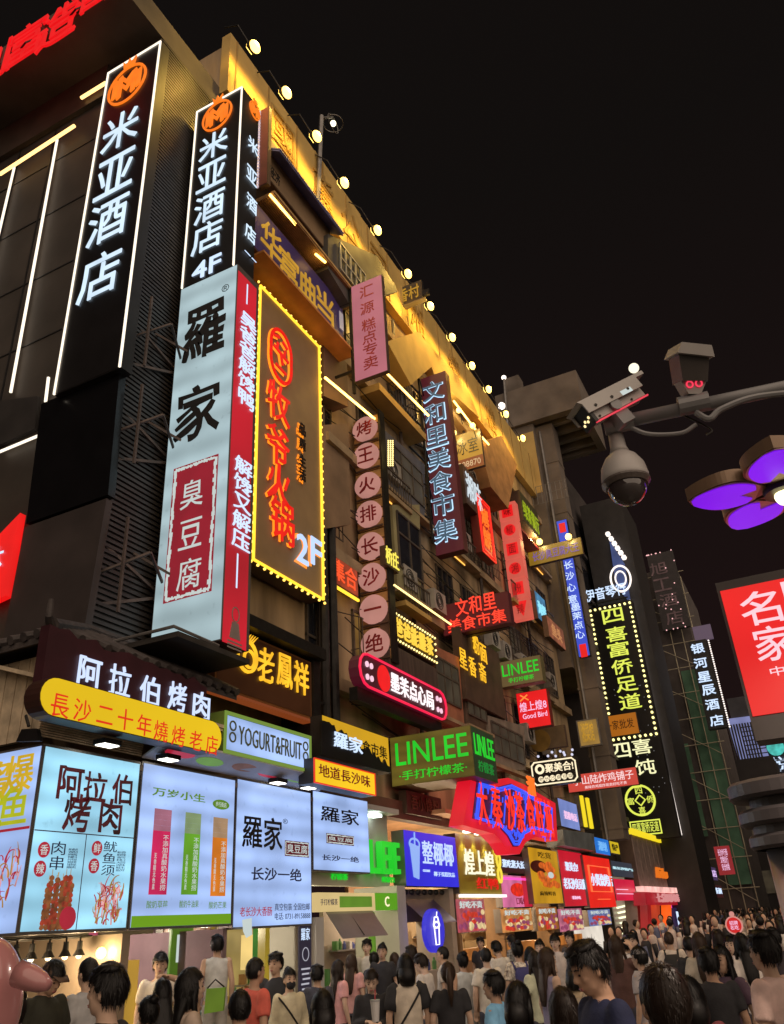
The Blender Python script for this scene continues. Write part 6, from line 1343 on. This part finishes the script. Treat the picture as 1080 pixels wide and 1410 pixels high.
def body_parts(pose):
    (er,wr),(el,wl),tilt=POSES[pose]; b=MB()
    b.loft([(0,0,.84,.15,.1),(0,0,.95,.155,.105),(0,0,1.08,.135,.095),(0,0,1.2,.15,.105),(0,0,1.32,.165,.1),(0,-.005,1.39,.15,.08),(0,-.01,1.44,.075,.06)],24)
    H=head_mat(tilt)
    capsule(b,[V3(0,-.015,1.4),V3(0,-.01,1.46),H@V3(0,.005,1.56)],[.065,.054,.052],14)
    for sx,e,w in ((1,er,wr),(-1,el,wl)):
        sh=V3(.165*sx,-.005,1.385); e=Vector(e); w=Vector(w); m1=sh.lerp(e,.45); m2=e.lerp(w,.3)
        capsule(b,[sh,m1,e,m2,w],[.055,.047,.038,.041,.027],12); hand(b,w,(w-e).normalized() if pose!='hip' else V3(-.9*sx,.3,-.4),sx)
        hp=V3(.088*sx,0,.88); kn=V3(.1*sx,.02,.48); an=V3(.105*sx,-.015,.085)
        capsule(b,[hp,hp.lerp(kn,.5),kn,kn.lerp(an,.35),an],[.088,.072,.052,.053,.035],14)
        capsule(b,[an+V3(0,-.02,-.04),an+V3(.01*sx,.07,-.05),an+V3(.015*sx,.16,-.06)],[.036,.036,.024],10)
    # head
    h=MB(); h.ball((0,.002,1.612),(.076,.095,.1),22,16); h.ball((0,.03,1.555),(.06,.068,.075),18,12); h.ball((0,.055,1.508),(.032,.034,.026),14,8)
    h.tube([V3(0,.092,1.612),V3(0,.109,1.578),V3(0,.102,1.568)],[.009,.016,.011],8); h.ball((0,.108,1.573),(.017,.015,.011),10,6)
    for sx in (1,-1):
        h.ball((.077*sx,-.002,1.585),(.012,.022,.032),10,8); h.ball((.036*sx,.068,1.572),(.024,.022,.02),10,6)
    h.ball((0,.083,1.627),(.052,.018,.011),14,6); h.ball((0,.093,1.537),(.024,.01,.006),10,6); h.ball((0,.091,1.527),(.021,.01,.007),10,6)
    for v in h.v: v[:]=tuple(H@v)
    b.add(h.v,h.f); return b
def shirt_parts(pose,kind):
    (er,wr),(el,wl),tilt=POSES[pose]; b=MB()
    k=1.0 if kind!='vest' else .97
    b.loft([(0,0,.83,.178*k,.128),(0,0,.9,.176*k,.125),(0,0,1.05,.165*k,.118),(0,0,1.2,.172*k,.122),(0,0,1.32,.182*k,.116),(0,-.005,1.39,.165*k,.094),(0,-.012,1.43,.1,.074),(0,-.014,1.452,.068,.064)],28)
    if kind!='vest':
        for sx,e,w in ((1,er,wr),(-1,el,wl)):
            sh=V3(.16*sx,-.005,1.385); e=Vector(e); w=Vector(w)
            if kind=='tee': en=sh.lerp(e,.72); b.tube([sh.lerp(e,-.12),sh,sh.lerp(e,.4),en],[.055,.07,.072,.07],14); b.ball(sh,.068,14,8)
            else: b.tube([sh.lerp(e,-.12),sh,sh.lerp(e,.5),e,e.lerp(w,.5),w],[.055,.07,.062,.056,.052,.042],14); b.ball(sh,.068,14,8); b.ball(e,.056,12,8)
    else:
        for sx in (1,-1): b.ball((.13*sx,-.005,1.38),(.055,.07,.06),12,8)
    return b
def legs_parts(kind):
    b=MB()
    if kind=='skirt': b.loft([(0,0,.42,.26,.2),(0,0,.6,.22,.17),(0,0,.85,.172,.122),(0,0,.99,.15,.11)],24)
    else:
        b.loft([(0,0,.8,.165,.12),(0,0,.9,.168,.12),(0,0,.98,.158,.112)],22)
        z1=.1 if kind=='trousers' else .5
        for sx in (1,-1):
            hp=V3(.088*sx,0,.86); kn=V3(.1*sx,.02,.48); an=V3(.105*sx,-.012,.1)
            P=[hp,hp.lerp(kn,.5),kn]+([kn.lerp(an,.5),an] if kind=='trousers' else []); b.tube(P,([.1,.088,.072,.068,.062] if kind=='trousers' else [.105,.1,.095]),14)
    return b
def hair_mesh(kind,seed=0):
    rn=random.Random(seed); b=MB(); cz=1.622
    def cap(c,r,keep,seg=64,ring=44):
        t=MB().ball(c,r,seg,ring); fs=[]
        for f in t.f:
            m=sum((t.v[i] for i in f),Vector())/len(f); a=math.atan2(m.x,m.y)
            if keep(m+Vector((0,noise.noise(Vector((m.z*30,a*3,2)))*.01,noise.noise(Vector((a*14,0,seed)))*.016))): fs.append(f)
        b.add(t.v,fs)
    if kind in('short','crop','cap'):
        g=.006 if kind=='crop' else .016
        def kp(m):
            if m.z<1.535: return False
            if m.y>.03: return m.z>1.655-(.0 if abs(m.x)<.06 else .015)
            if m.y>-.012: return m.z>1.6
            return m.z>1.535
        cap((0,-.003,cz-.008),(.078+g,.098+g,.102+g*1.4),kp)
        if kind=='short': b.ball((.012,.035,1.7),(.07,.06,.028),18,8); b.ball((-.02,-.01,1.705),(.07,.075,.03),18,8)
    elif kind in('bob','long','pony','bun'):
        zl={'bob':1.46,'long':1.44,'pony':1.53,'bun':1.53}[kind]
        def kp(m):
            if m.y>.045: return m.z>1.66
            if m.y>.0 and kind in('pony','bun'): return m.z>1.62
            return m.z>zl
        w=.02 if kind in('bob','long') else .01
        cap((0,-.008,cz-.035*(kind in('bob','long'))),(.08+w,.1+w,.108+w*.5+.035*(kind in('bob','long'))),kp)
        if kind=='bob':
            b.tube([(0,-.045,1.6),(0,-.05,1.5),(0,-.045,1.42)],[.09,.098,.08],20)
            for sx in(1,-1): b.tube([(.078*sx,.01,1.62),(.088*sx,.012,1.53),(.08*sx,.02,1.43)],[.026,.03,.02],10)
        if kind=='long':
            b.loft([(0,-.115,1.12,.05,.012),(0,-.122,1.2,.08,.022),(0,-.115,1.3,.092,.03),(0,-.085,1.42,.09,.045),(0,-.04,1.54,.088,.075),(0,-.02,1.62,.085,.08)],40)
            for sx in(1,-1): b.tube([(.078*sx,.02,1.63),(.088*sx,.012,1.53),(.1*sx,.03,1.38),(.1*sx,.06,1.22)],[.018,.02,.02,.008],12)
        if kind=='pony': b.tube([(0,-.09,1.66),(0,-.15,1.66),(0,-.175,1.56),(0,-.16,1.4),(0,-.15,1.27)],[.02,.032,.042,.036,.01],12)
        if kind=='bun': b.ball((0,-.085,1.71),(.045,.045,.042),16,10)
    me=bpy.data.meshes.new('hair'); bm=bmesh.new()
    vs=[bm.verts.new(v) for v in b.v]
    for f in b.f:
        try: bm.faces.new([vs[i] for i in f])
        except ValueError: pass
    loose=[v for v in bm.verts if not v.link_faces]; bmesh.ops.delete(bm,geom=loose,context='VERTS')
    bmesh.ops.recalc_face_normals(bm,faces=bm.faces); bm.normal_update()
    for v in bm.verts:
        a=math.atan2(v.co.x,v.co.y+.01); n=noise.noise(Vector((a*9+seed,v.co.z*5,0)))*.6+noise.noise(Vector((a*26,v.co.z*9,seed)))*.5
        v.co+=v.normal*n*.008*(1.25 if kind=='short' else .9)
    # loose strands lying on and lifting off the hair
    fl=[f for f in bm.faces]; bm.faces.ensure_lookup_table(); ctr=Vector((0,-.02,1.68))
    new=[]
    for k in range({'crop':500,'long':1500,'bob':1300}.get(kind,900)):
        f=rn.choice(fl); p=f.calc_center_median(); nn=f.normal
        if (p-Vector((0,0,1.6))).dot(nn)<0: nn=-nn
        dn=(p-ctr); dn=dn-nn*dn.dot(nn)
        if dn.length<1e-4: continue
        dn=(dn.normalized()+Vector((rn.uniform(-.35,.35),rn.uniform(-.35,.35),rn.uniform(-.2,.2)-(.6 if p.z<1.55 else 0)))).normalized(); L=rn.uniform(.03,.06)*(2.2 if p.z<1.5 else 1)*(.5 if kind=='crop' else 1.15); sd=dn.cross(nn).normalized()*rn.uniform(.0016,.0035)
        p=p-dn*L*.3; lift=rn.uniform(.002,.012)*(.6 if kind in('crop','bob','long') else .9)
        P=[p+nn*.0,p+dn*L*.5+nn*lift,p+dn*L+nn*lift*rn.uniform(.0,1.6)]
        new.append((P[0]-sd,P[0]+sd,P[1]+sd*.8,P[1]-sd*.8,P[2]))
    for a,b_,c,d,e in new:
        q=[bm.verts.new(x) for x in (a,b_,c,d,e)]; bm.faces.new((q[0],q[1],q[2],q[3])); bm.faces.new((q[3],q[2],q[4]))
    bm.to_mesh(me); bm.free(); me.polygons.foreach_set('use_smooth',[True]*len(me.polygons)); return me
def simple(mb,name):
    me=bpy.data.meshes.new(name); me.from_pydata([tuple(v) for v in mb.v],[],mb.f); me.polygons.foreach_set('use_smooth',[True]*len(me.polygons)); return me
CACHE={}
def cached(key,fn):
    if key not in CACHE: CACHE[key]=fn()
    return CACHE[key]
def eyes_mesh():
    b=MB()
    for sx in(1,-1): b.ball((.031*sx,.0865,1.603),(.013,.006,.0062),10,6)
    return simple(b,'eyes')
def brow_mesh():
    b=MB()
    for sx in(1,-1): b.tube([(.014*sx,.098,1.628),(.032*sx,.097,1.634),(.05*sx,.083,1.626)],[.003,.004,.002],6)
    return simple(b,'eyebrows')
def mouth_mesh():
    b=MB(); b.ball((0,.1,1.537),(.022,.0065,.0045),12,6); b.ball((0,.0985,1.529),(.019,.0065,.005),12,6); return simple(b,'lips')
def shoes_mesh():
    b=MB()
    for sx in(1,-1): capsule(b,[V3(.105*sx,-.035,.05),V3(.115*sx,.07,.042),V3(.12*sx,.16,.034)],[.046,.046,.034],10)
    return simple(b,'shoes')
def pmat(kind,c): 
    nm='%s_%d_%d_%d'%(kind,*[int(x*1000) for x in c]); 
    return mat(nm,c,.85 if kind!='hair' else .42,.18 if kind=='cloth' else .12,9 if kind!='hair' else 40,.15 if kind!='skin' else .0,streak=(kind=='hair'),spec=.3 if kind=='hair' else .4)
SKINS=[(.56,.37,.26),(.6,.41,.3),(.5,.31,.21),(.64,.45,.34)]
HAIRC=[(.006,.005,.005),(.009,.007,.006),(.018,.011,.008),(.045,.026,.017)]
LIPM=mat('lips',(.38,.13,.12),.5,.1,9); EYEM=mat('eye_dark',(.03,.02,.018),.15,.1,9); SHOEM=mat('shoe',(.18,.17,.16),.6,.3,5)
def person(p,d,face,label,pose='stand',hair='short',top=(0.10,0.10,0.10),kind='tee',bottom=(.06,.06,.08),legs='trousers',hc=0,sk=0,z0=0.0,acc=None,nm='person',inside=False,group='people in the street crowd'):
    """p: picture point of the crown of the head, d: metres away along the ground, face: 0 away from the camera, 90 to picture left, 180 to the camera"""
    r=ray(*p); hl=math.hypot(r.x,r.y)
    if not z0 and not inside and 4.5<d<13 and d!=5.3: d*=1.32
    for _ in range(60):
        Pt=CAM+r*(d/hl); H=Pt.z-z0
        if not inside and not z0 and Pt.y>7.4: d*=.98
        elif H<1.5 and d>3: d*=.975
        elif H>1.8 and not z0 and not inside and Pt.y<7.2: d*=1.03
        else: break
    s=min(1.08,max(.86,H/1.735))
    az=math.atan2(r.y,r.x)+math.radians(face)         # world heading of the face
    root=thing(nm,label,'person',(Pt.x,Pt.y,z0),group); root.rotation_euler=(0,0,az-math.pi/2); root.scale=(s,s,s); root.location.z=Pt.z-1.735*s
    def child(name,me,m,par=None,mx=None):
        o=bpy.data.objects.new(name,me); COL.objects.link(o); o.parent=par or root
        if not me.materials: me.materials.append(m)
        o.material_slots[0].link='OBJECT'; o.material_slots[0].material=m
        if mx is not None: o.matrix_local=mx
        return o
    H_=head_mat(POSES[pose][2])
    sm=pmat('skin',SKINS[sk%4]); hm=pmat('hair',HAIRC[hc%4])
    child('body',cached(('b',pose),lambda: ev_mesh(body_parts(pose),'body',.0095,3)),sm)
    child('shirt',cached(('s',pose,kind),lambda: wrinkle(ev_mesh(shirt_parts(pose,kind),'shirt',.015,4),.011,seed=len(pose))),mat('print_cloth_%d'%int(top[2]*100),top,.85,.85,26,.1) if ('leopard' in label or 'floral' in label) else pmat('cloth',top))
    child('lower_clothes',cached(('l',legs),lambda: wrinkle(ev_mesh(legs_parts(legs),'lower_clothes',.016,3),.008,seed=3)),pmat('cloth',bottom))
    child('shoes',cached('sh',shoes_mesh),SHOEM)
    h=child('hair',cached(('h',hair),lambda: hair_mesh(hair,len(hair))),hm,mx=H_)
    child('eyes',cached('e',eyes_mesh),EYEM,mx=H_); child('eyebrows',cached('br',brow_mesh),hm,mx=H_); child('lips',cached('m',mouth_mesh),LIPM,mx=H_)
    if hair=='cap' or (acc and 'cap' in acc):
        def cp():
            b=MB(); t=MB().ball((0,-.004,1.628),(.095,.112,.105),24,16); b.add(t.v,[f for f in t.f if sum((t.v[i].z for i in f))/len(f)>1.655]); b.prism([(-.075,.085,1.655),(-.05,.165,1.645),(.05,.165,1.645),(.075,.085,1.655)],(0,0,.008)); return simple(b,'cap')
        child('cap',cached('cap',cp),pmat('cloth',(acc or {}).get('cap',(.02,.02,.02))),mx=H_)
    if acc and 'mask' in acc:
        def mk():
            b=MB(); t=MB().ball((0,.05,1.54),(.066,.066,.058),20,14); b.add(t.v,[f for f in t.f if sum((t.v[i].y for i in f))/len(f)>.045]); return simple(b,'face_mask')
        child('face_mask',cached('mask',mk),pmat('cloth',(.02,.02,.022)),mx=H_)
    if acc and 'strap' in acc:
        def stp():
            b=MB(); P=[]
            for k in range(25):
                u=2*math.pi*k/24; P.append(V3(.185*math.sin(u)*1.0,.128*math.cos(u),1.18+.24*math.sin(u)))
            b.tube(P,.012,6,False); return simple(b,'bag_strap')
        child('bag_strap',cached('strap',stp),pmat('cloth',(.02,.02,.02)))
        child('shoulder_bag',cached('bag',lambda: simple(MB().box((-.27,-.05,.8),(-.17,.14,1.0)),'shoulder_bag')),pmat('cloth',acc['strap']))
    if acc and 'pack' in acc:
        def pk():
            b=MB(); b.loft([(0,-.19,1.0,.14,.08),(0,-.2,1.1,.15,.095),(0,-.19,1.3,.145,.085),(0,-.17,1.38,.1,.05)],18)
            for sx in(1,-1): b.tube([(.1*sx,-.14,1.34),(.11*sx,-.02,1.44),(.12*sx,.1,1.36),(.13*sx,.1,1.15),(.14*sx,-.05,1.05)],.018,6)
            return simple(b,'backpack')
        child('backpack',cached('pack',pk),pmat('cloth',acc['pack']))
    if acc and 'raglan' in acc:
        def rg():
            b=MB()
            for sx in(1,-1): 
                e=Vector(POSES['stand'][0 if sx>0 else 1][0]); sh=V3(.16*sx,-.005,1.385); b.tube([sh+V3(-.05*sx,0,.04),sh,sh.lerp(e,.45),sh.lerp(e,.8)],[.05,.078,.08,.076],14)
            return simple(b,'sleeves')
        child('sleeves',cached('raglan',rg),pmat('cloth',acc['raglan']))
    return root
BLK=(.028,.028,.032); WHT_=(.75,.73,.7); GRY=(.45,.45,.45); BEI=(.55,.47,.36); NVY=(.02,.026,.07)
PP=[
 # p, d, face, label, options
 ((152,1326),4.4,62,'young man with thick swept back black hair, very near at lower left',dict(hair='short',top=BLK,sk=1)),
 ((124,1317),5.9,40,'man in a plain grey white tee just behind the thick haired young man',dict(top=GRY,hair='crop',sk=1)),
 ((68,1318),8.9,-140,'grill cook in a charcoal tee bending over food under the hanging black lamps',dict(pose='work',top=(0.03,0.03,0.02),hair='cap',acc={'cap':(.1,.06,.04)},sk=2,inside=True)),
 ((222,1311),11.3,180,'yogurt stall seller in a dark flat cap and pale beige apron',dict(hair="cap",top=(0.70,0.62,0.50),sk=1,z0=.1,acc={'cap':(.02,.018,.016)})),
 ((226,1346),7.0,10,'woman with one bent arm over her head, in front of the yogurt seller',dict(pose='over',hair='long',top=BEI,kind='tee',sk=0)),
 ((264,1333),5.6,-78,'woman with very long straight black hair in a beige top, face in profile',dict(hair='long',top=(0.50,0.39,0.31),sk=1)),
 ((300,1287),12.6,5,'worker in a pale grey vest standing high in the yogurt stall with back turned',dict(top=(0.56,0.56,0.53),kind='vest',bottom=(.4,.38,.34),sk=0,z0=.3)),
 ((352,1317),7.2,-58,'man in a coral red tee looking up to the right',dict(hair='crop',top=(0.70,0.14,0.10),sk=2)),
 ((399,1333),8.4,-160,'woman wearing a black face mask and a pale khaki shirt with a thin strap',dict(hair='bun',top=(0.59,0.53,0.36),kind='long',acc={'mask':1,'strap':(.1,.08,.05)},sk=1)),
 ((380,1311),11.5,150,'tofu stall worker in a black tee with a white chest print',dict(top=BLK,hair='short',sk=0,inside=True)),
 ((331,1360),4.9,5,'back of a short dark haired head at the bottom below the coral red man',dict(hair='crop',top=(0.05,0.04,0.05),sk=2)),
 ((444,1363),7.2,10,'woman with a black bob and grey top seen from behind at the bottom',dict(hair='bob',top=(0.35,0.36,0.42),sk=0)),
 ((466,1322),10.2,-60,'woman with long dark hair in a pink blouse facing right',dict(hair='long',top=(0.70,0.36,0.36),sk=1,hc=2)),
 ((484,1314),11,-30,'woman with long brown hair in a rose blouse behind the pink blouse woman',dict(hair='long',top=(0.64,0.34,0.32),sk=0,hc=3)),
 ((511,1332),7.9,178,'woman in a buttoned black cardigan facing the camera and holding a cup',dict(hair='pony',top=BLK,pose='hold',kind='long',sk=3,hc=2)),
 ((505,1293),16.0,165,'young shop worker with parted black hair looking out of the green tea shop',dict(hair='short',top=(0.59,0.56,0.50),sk=3,z0=.12)),
 ((526,1299),15.0,170,'shop worker in dark clothes beside the parted hair worker',dict(hair='bun',top=BLK,sk=0,z0=.08)),
 ((515,1311),12.5,0,'black haired person seen from behind below the two tea shop workers',dict(hair='short',top=(0.06,0.06,0.07),sk=1)),
 ((543,1312),11.5,15,'woman with long brown hair and a leopard print top',dict(hair='long',top=(0.50,0.38,0.22),sk=0,hc=3)),
 ((558,1314),7.6,8,'woman with a black bob in a beige tee with black sleeves and a cross strap',dict(hair='bob',top=(0.64,0.56,0.45),acc={'raglan':BLK,'strap':(.03,.03,.03)},sk=0)),
 ((566,1302),13.5,-10,'person with brown short hair and a tan shirt behind the black sleeved tee woman',dict(hair='short',top=(0.45,0.34,0.24),hc=2,kind='long')),
 ((583,1311),9.6,65,'young man in a loose white tee looking down to the left',dict(hair='short',top=(0.64,0.60,0.56),sk=3,hc=2,pose='hold')),
 ((609,1302),14,80,'short haired man in profile at the coconut shop wall facing left',dict(hair='crop',top=(0.59,0.53,0.46),sk=0)),
 ((616,1325),7.6,5,'woman with a light brown ponytail and a black tee seen from behind',dict(hair='pony',top=BLK,hc=3,sk=1)),
 ((636,1311),12,30,'woman with tied hair in a pale grey sleeveless dress',dict(hair='bun',top=(0.53,0.56,0.56),kind='vest',legs='skirt',bottom=(.38,.4,.4),sk=2)),
 ((668,1304),9.9,10,'stocky man in a cream polo with dark cropped hair, back turned',dict(hair='crop',top=(0.64,0.59,0.50),sk=1)),
 ((685,1294),11.8,35,'man with full black hair and a loose cream tee turned away to the left',dict(hair='short',top=(0.62,0.59,0.53),sk=0,pose='hold')),
 ((711,1295),13.2,20,'woman with short hair carrying a navy floral bag on her back',dict(hair='bun',top=(0.70,0.50,0.42),acc={'pack':(.05,.05,.16)},sk=1)),
 ((678,1336),6.3,70,'boy in a light blue tee looking down to the left',dict(hair='short',top=(0.22,0.50,0.77),sk=2)),
 ((752,1305),7.9,-62,'woman with long light brown hair and a violet grey sleeveless top',dict(hair='long',top=(0.31,0.28,0.41),kind='vest',hc=3,sk=1,bottom=(.16,.17,.2))),
 ((788,1322),7.3,-20,'person in a tan sleeved jacket beside the violet grey top woman',dict(hair='bob',top=(0.50,0.39,0.25),kind='long',pose='hold',acc={'pack':(.36,.3,.22)})),
 ((816,1290),5.3,118,'big man in a navy shirt with bowed head in the middle of the crowd',dict(pose='hold',hair='short',top=NVY,kind='tee',sk=2)),
 ((906,1321),3.4,20,'nearest man on the right, with a closely cropped round head and black tee',dict(hair='crop',top=BLK,sk=2,hc=2)),
 ((972,1304),6.4,15,'person with dark full hair in a black tee standing before the long faced woman',dict(hair='short',top=BLK,sk=2)),
 ((990,1302),7.0,150,'woman with long dark hair turning toward the camera, mouth open',dict(hair='long',top=(0.10,0.06,0.09),sk=0)),
 ((1018,1285),8.8,25,'woman in a white tee with long black hair down her back',dict(hair='long',top=(0.70,0.64,0.59),sk=1)),
 ((1046,1281),5.2,58,'tall person in a pale pink tee with a hand on the hip',dict(pose='hip',hair='short',top=(0.78,0.56,0.50),sk=1,hc=1,bottom=BLK)),
 ((960,1284),9.2,5,'woman with very long light brown hair in a sage tee, back turned',dict(hair='long',top=(0.48,0.43,0.35),hc=3,sk=1)),
 ((946,1288),10,0,'man in a black tee walking away left of the sage tee woman',dict(hair='crop',top=BLK)),
 ((919,1282),11.5,0,'man in a cream shirt with dark harness straps walking away',dict(hair='crop',top=(0.67,0.59,0.50),acc={'pack':(.03,.03,.03)},hc=3)),
 ((878,1303),8.3,60,'person in a pale grey bucket like cap between the navy and cropped men',dict(hair="cap",top=(0.42,0.38,0.38),acc={'cap':(.36,.34,.34)})),
 ((869,1284),14.5,160,'young man with black hair and a white collar facing the camera beyond the navy man',dict(hair='short',top=(0.67,0.64,0.62),sk=3)),
 ((861,1291),12,30,'dark haired man in a black tee beside the white collar man',dict(hair='short',top=BLK)),
 ((847,1288),9.5,-20,'woman with reddish brown hair right of the navy man',dict(hair='long',top=(0.12,0.06,0.05),hc=3,pose='photo')),
 ((763,1286),15.5,170,'man in a dark cap facing the camera below the pink price menu',dict(inside=True,hair="cap",top=(0.56,0.50,0.46),acc={'cap':(.02,.02,.02)},sk=3)),
 ((783,1282),18,140,'man in profile left of the navy man, before the white lit counter',dict(inside=True,hair='short',top=(0.10,0.09,0.09),sk=1)),
 ((742,1294),15,170,'snack shop woman with tied hair facing the camera under the clam menu',dict(inside=True,hair='bun',top=(0.56,0.42,0.34),sk=3)),
 ((704,1287),19,60,'snack shop worker in a black cap above the floral bag woman',dict(inside=True,hair="cap",top=(0.20,0.20,0.20),acc={'cap':(.015,.015,.015)})),
 ((729,1304),12.3,20,'dark haired woman in black between the cream tee man and violet top woman',dict(hair='bob',top=(0.07,0.06,0.07))),
 ((735,1310),10.8,35,'woman in a lime cream shirt left of the violet grey top woman',dict(hair='long',top=(0.59,0.62,0.45),hc=2)),
 ((661,1290),20,160,'duck shop worker in dark clothes behind the glass counter',dict(inside=True,hair='short',top=(0.05,0.05,0.06))),
 ((1003,1289),12.5,170,'person in a pale top facing the camera right of the long haired sage woman',dict(hair='bob',top=(0.64,0.56,0.53),sk=3)),
 ((1062,1277),9.8,40,'dark haired person partly hidden behind the pale pink tee person',dict(hair='short',top=(0.06,0.05,0.06))),
 ((1037,1281),11.5,120,'woman with dark hair and pale face beside the pale pink tee person',dict(hair='bob',top=(0.10,0.09,0.10),sk=3)),
 ((987,1281),14.5,0,'woman in a cream dress walking away in the far street',dict(hair='long',top=(0.64,0.59,0.50),legs='skirt',bottom=(.46,.42,.36),hc=2)),
 ((437,1328),12.5,-20,'person in a dark tee at the navy menu banner',dict(hair='short',top=(0.06,0.06,0.08))),
 ((22,1352),6.6,30,'dark haired person half hidden behind the pink balloon',dict(hair='bob',top=(0.20,0.16,0.16))),
 ((206,1372),6.3,30,'woman with dark bound hair low between the near man and the beige top woman',dict(hair='bun',top=(0.42,0.36,0.34))),
 ((712,1352),7.2,-40,'woman in a black top with a red bag before the violet top woman',dict(hair='bob',top=BLK,acc={'strap':(.4,.03,.06)})),
 ((772,1360),5.9,30,'person in a cream jacket with a tan rucksack low before the navy man',dict(hair='long',top=(0.59,0.50,0.38),kind='long',hc=2,acc={'pack':(.4,.33,.24)})),
 ((945,1345),5.6,20,'person in a maroon top between the cropped man and the black tee person',dict(hair='bob',top=(0.20,0.05,0.06))),
]
for p,d,f,l,k in PP: person(p,d,f,l,**k)
# held things
c=atD((517,1390),7.0); q=thing('drink_cup','white lidded drink cup with a straw held by the black cardigan woman','cup',tuple(c))
MB().loft([(c.x,c.y,c.z-.09,.03,.03),(c.x,c.y,c.z+.06,.042,.042)],14).build('cup',mat('cup_white',(.6,.58,.56),.4,.05,3),q); MB().loft([(c.x,c.y,c.z+.061,.045,.045),(c.x,c.y,c.z+.075,.045,.045)],14).build('lid',mat('lid_clear',(.4,.4,.4),.2,.05,3),q); MB().tube([(c.x,c.y,c.z+.07),(c.x+.01,c.y,c.z+.15)],.006,6).build('straw',INKR,q)
c=atD((296,1372),6.0); q=thing('paper_bag','small lime green bag hanging below the vest worker','bag',tuple(c)); b=MB(); Fb=Fr(c,RT,UP,-HD); b.poly(Fb,[(-.07,-.11),(.07,-.09),(.08,.06),(-.06,.05)],-.025,.025); b.build('bag',mat('lime_bag',(.2,.42,.04),.5,.15,4),q); MB().tube([Fb.P(-.06,.05),Fb.P(0,.11),Fb.P(.07,.06)],.006,5).build('handle',BLACK,q)
# far crowd: one mass beyond the people one can tell apart
rc=random.Random(21); hd=MB(); cl=[MB(),MB(),MB(),MB()]; sk=MB(); pos=[]
while len(pos)<190:
    x=rc.uniform(19,62); y=rc.uniform(-2.5,6.0)
    if all((x-a)**2+(y-b_)**2>.3 for a,b_ in pos): pos.append((x,y))
for k,(x,y) in enumerate(pos):
    h=rc.uniform(1.5,1.76); an=rc.choice([0,0,math.pi,math.pi,rc.uniform(0,6.28)]); fx,fy=math.cos(an),math.sin(an)
    hd.ball((x-fx*.02,y-fy*.02,h-.085),(.088,.092,.1),12,8); sk.ball((x+fx*.03,y+fy*.03,h-.125),(.07,.07,.105),12,8); sk.tube([(x,y,h-.32),(x,y,h-.2)],.05,8)
    if k%3==0: hd.tube([(x-fx*.05,y-fy*.05,h-.08),(x-fx*.1,y-fy*.1,h-.25),(x-fx*.1,y-fy*.1,h-.45)],[.08,.085,.05],10)
    b=cl[k%4]
    b.loft([(x,y,.0,.13,.1),(x,y,.8,.15,.12),(x,y,1.05,.14,.11),(x,y,h-.36,.19,.12),(x,y,h-.29,.16,.1),(x,y,h-.25,.06,.06)],12)
    for sx in(1,-1):
        px_,py_=-fy*sx*.19,fx*sx*.19; b.tube([(x+px_,y+py_,h-.34),(x+px_*1.2,y+py_*1.2,h-.6)],[.06,.055],8); sk.tube([(x+px_*1.2,y+py_*1.2,h-.58),(x+px_+fx*.2*(k%2),y+py_+fy*.2*(k%2),h-.72)],[.042,.032],8)
cr=hd.build('crowd',pmat('hair',HAIRC[1]),None,'distant crowd of people filling the far street as one mass','crowd',kind='stuff',smooth=True,origin=(30,1,0))
sk.build('crowd_skin',pmat('skin',SKINS[0]),cr,smooth=True)['kind']='stuff'
for b,c in zip(cl,((.03,.03,.035),(.7,.66,.6),(.6,.5,.45),(.12,.14,.24))):
    o=b.build('crowd_clothes',pmat('cloth',c),cr,smooth=True); o['kind']='stuff'
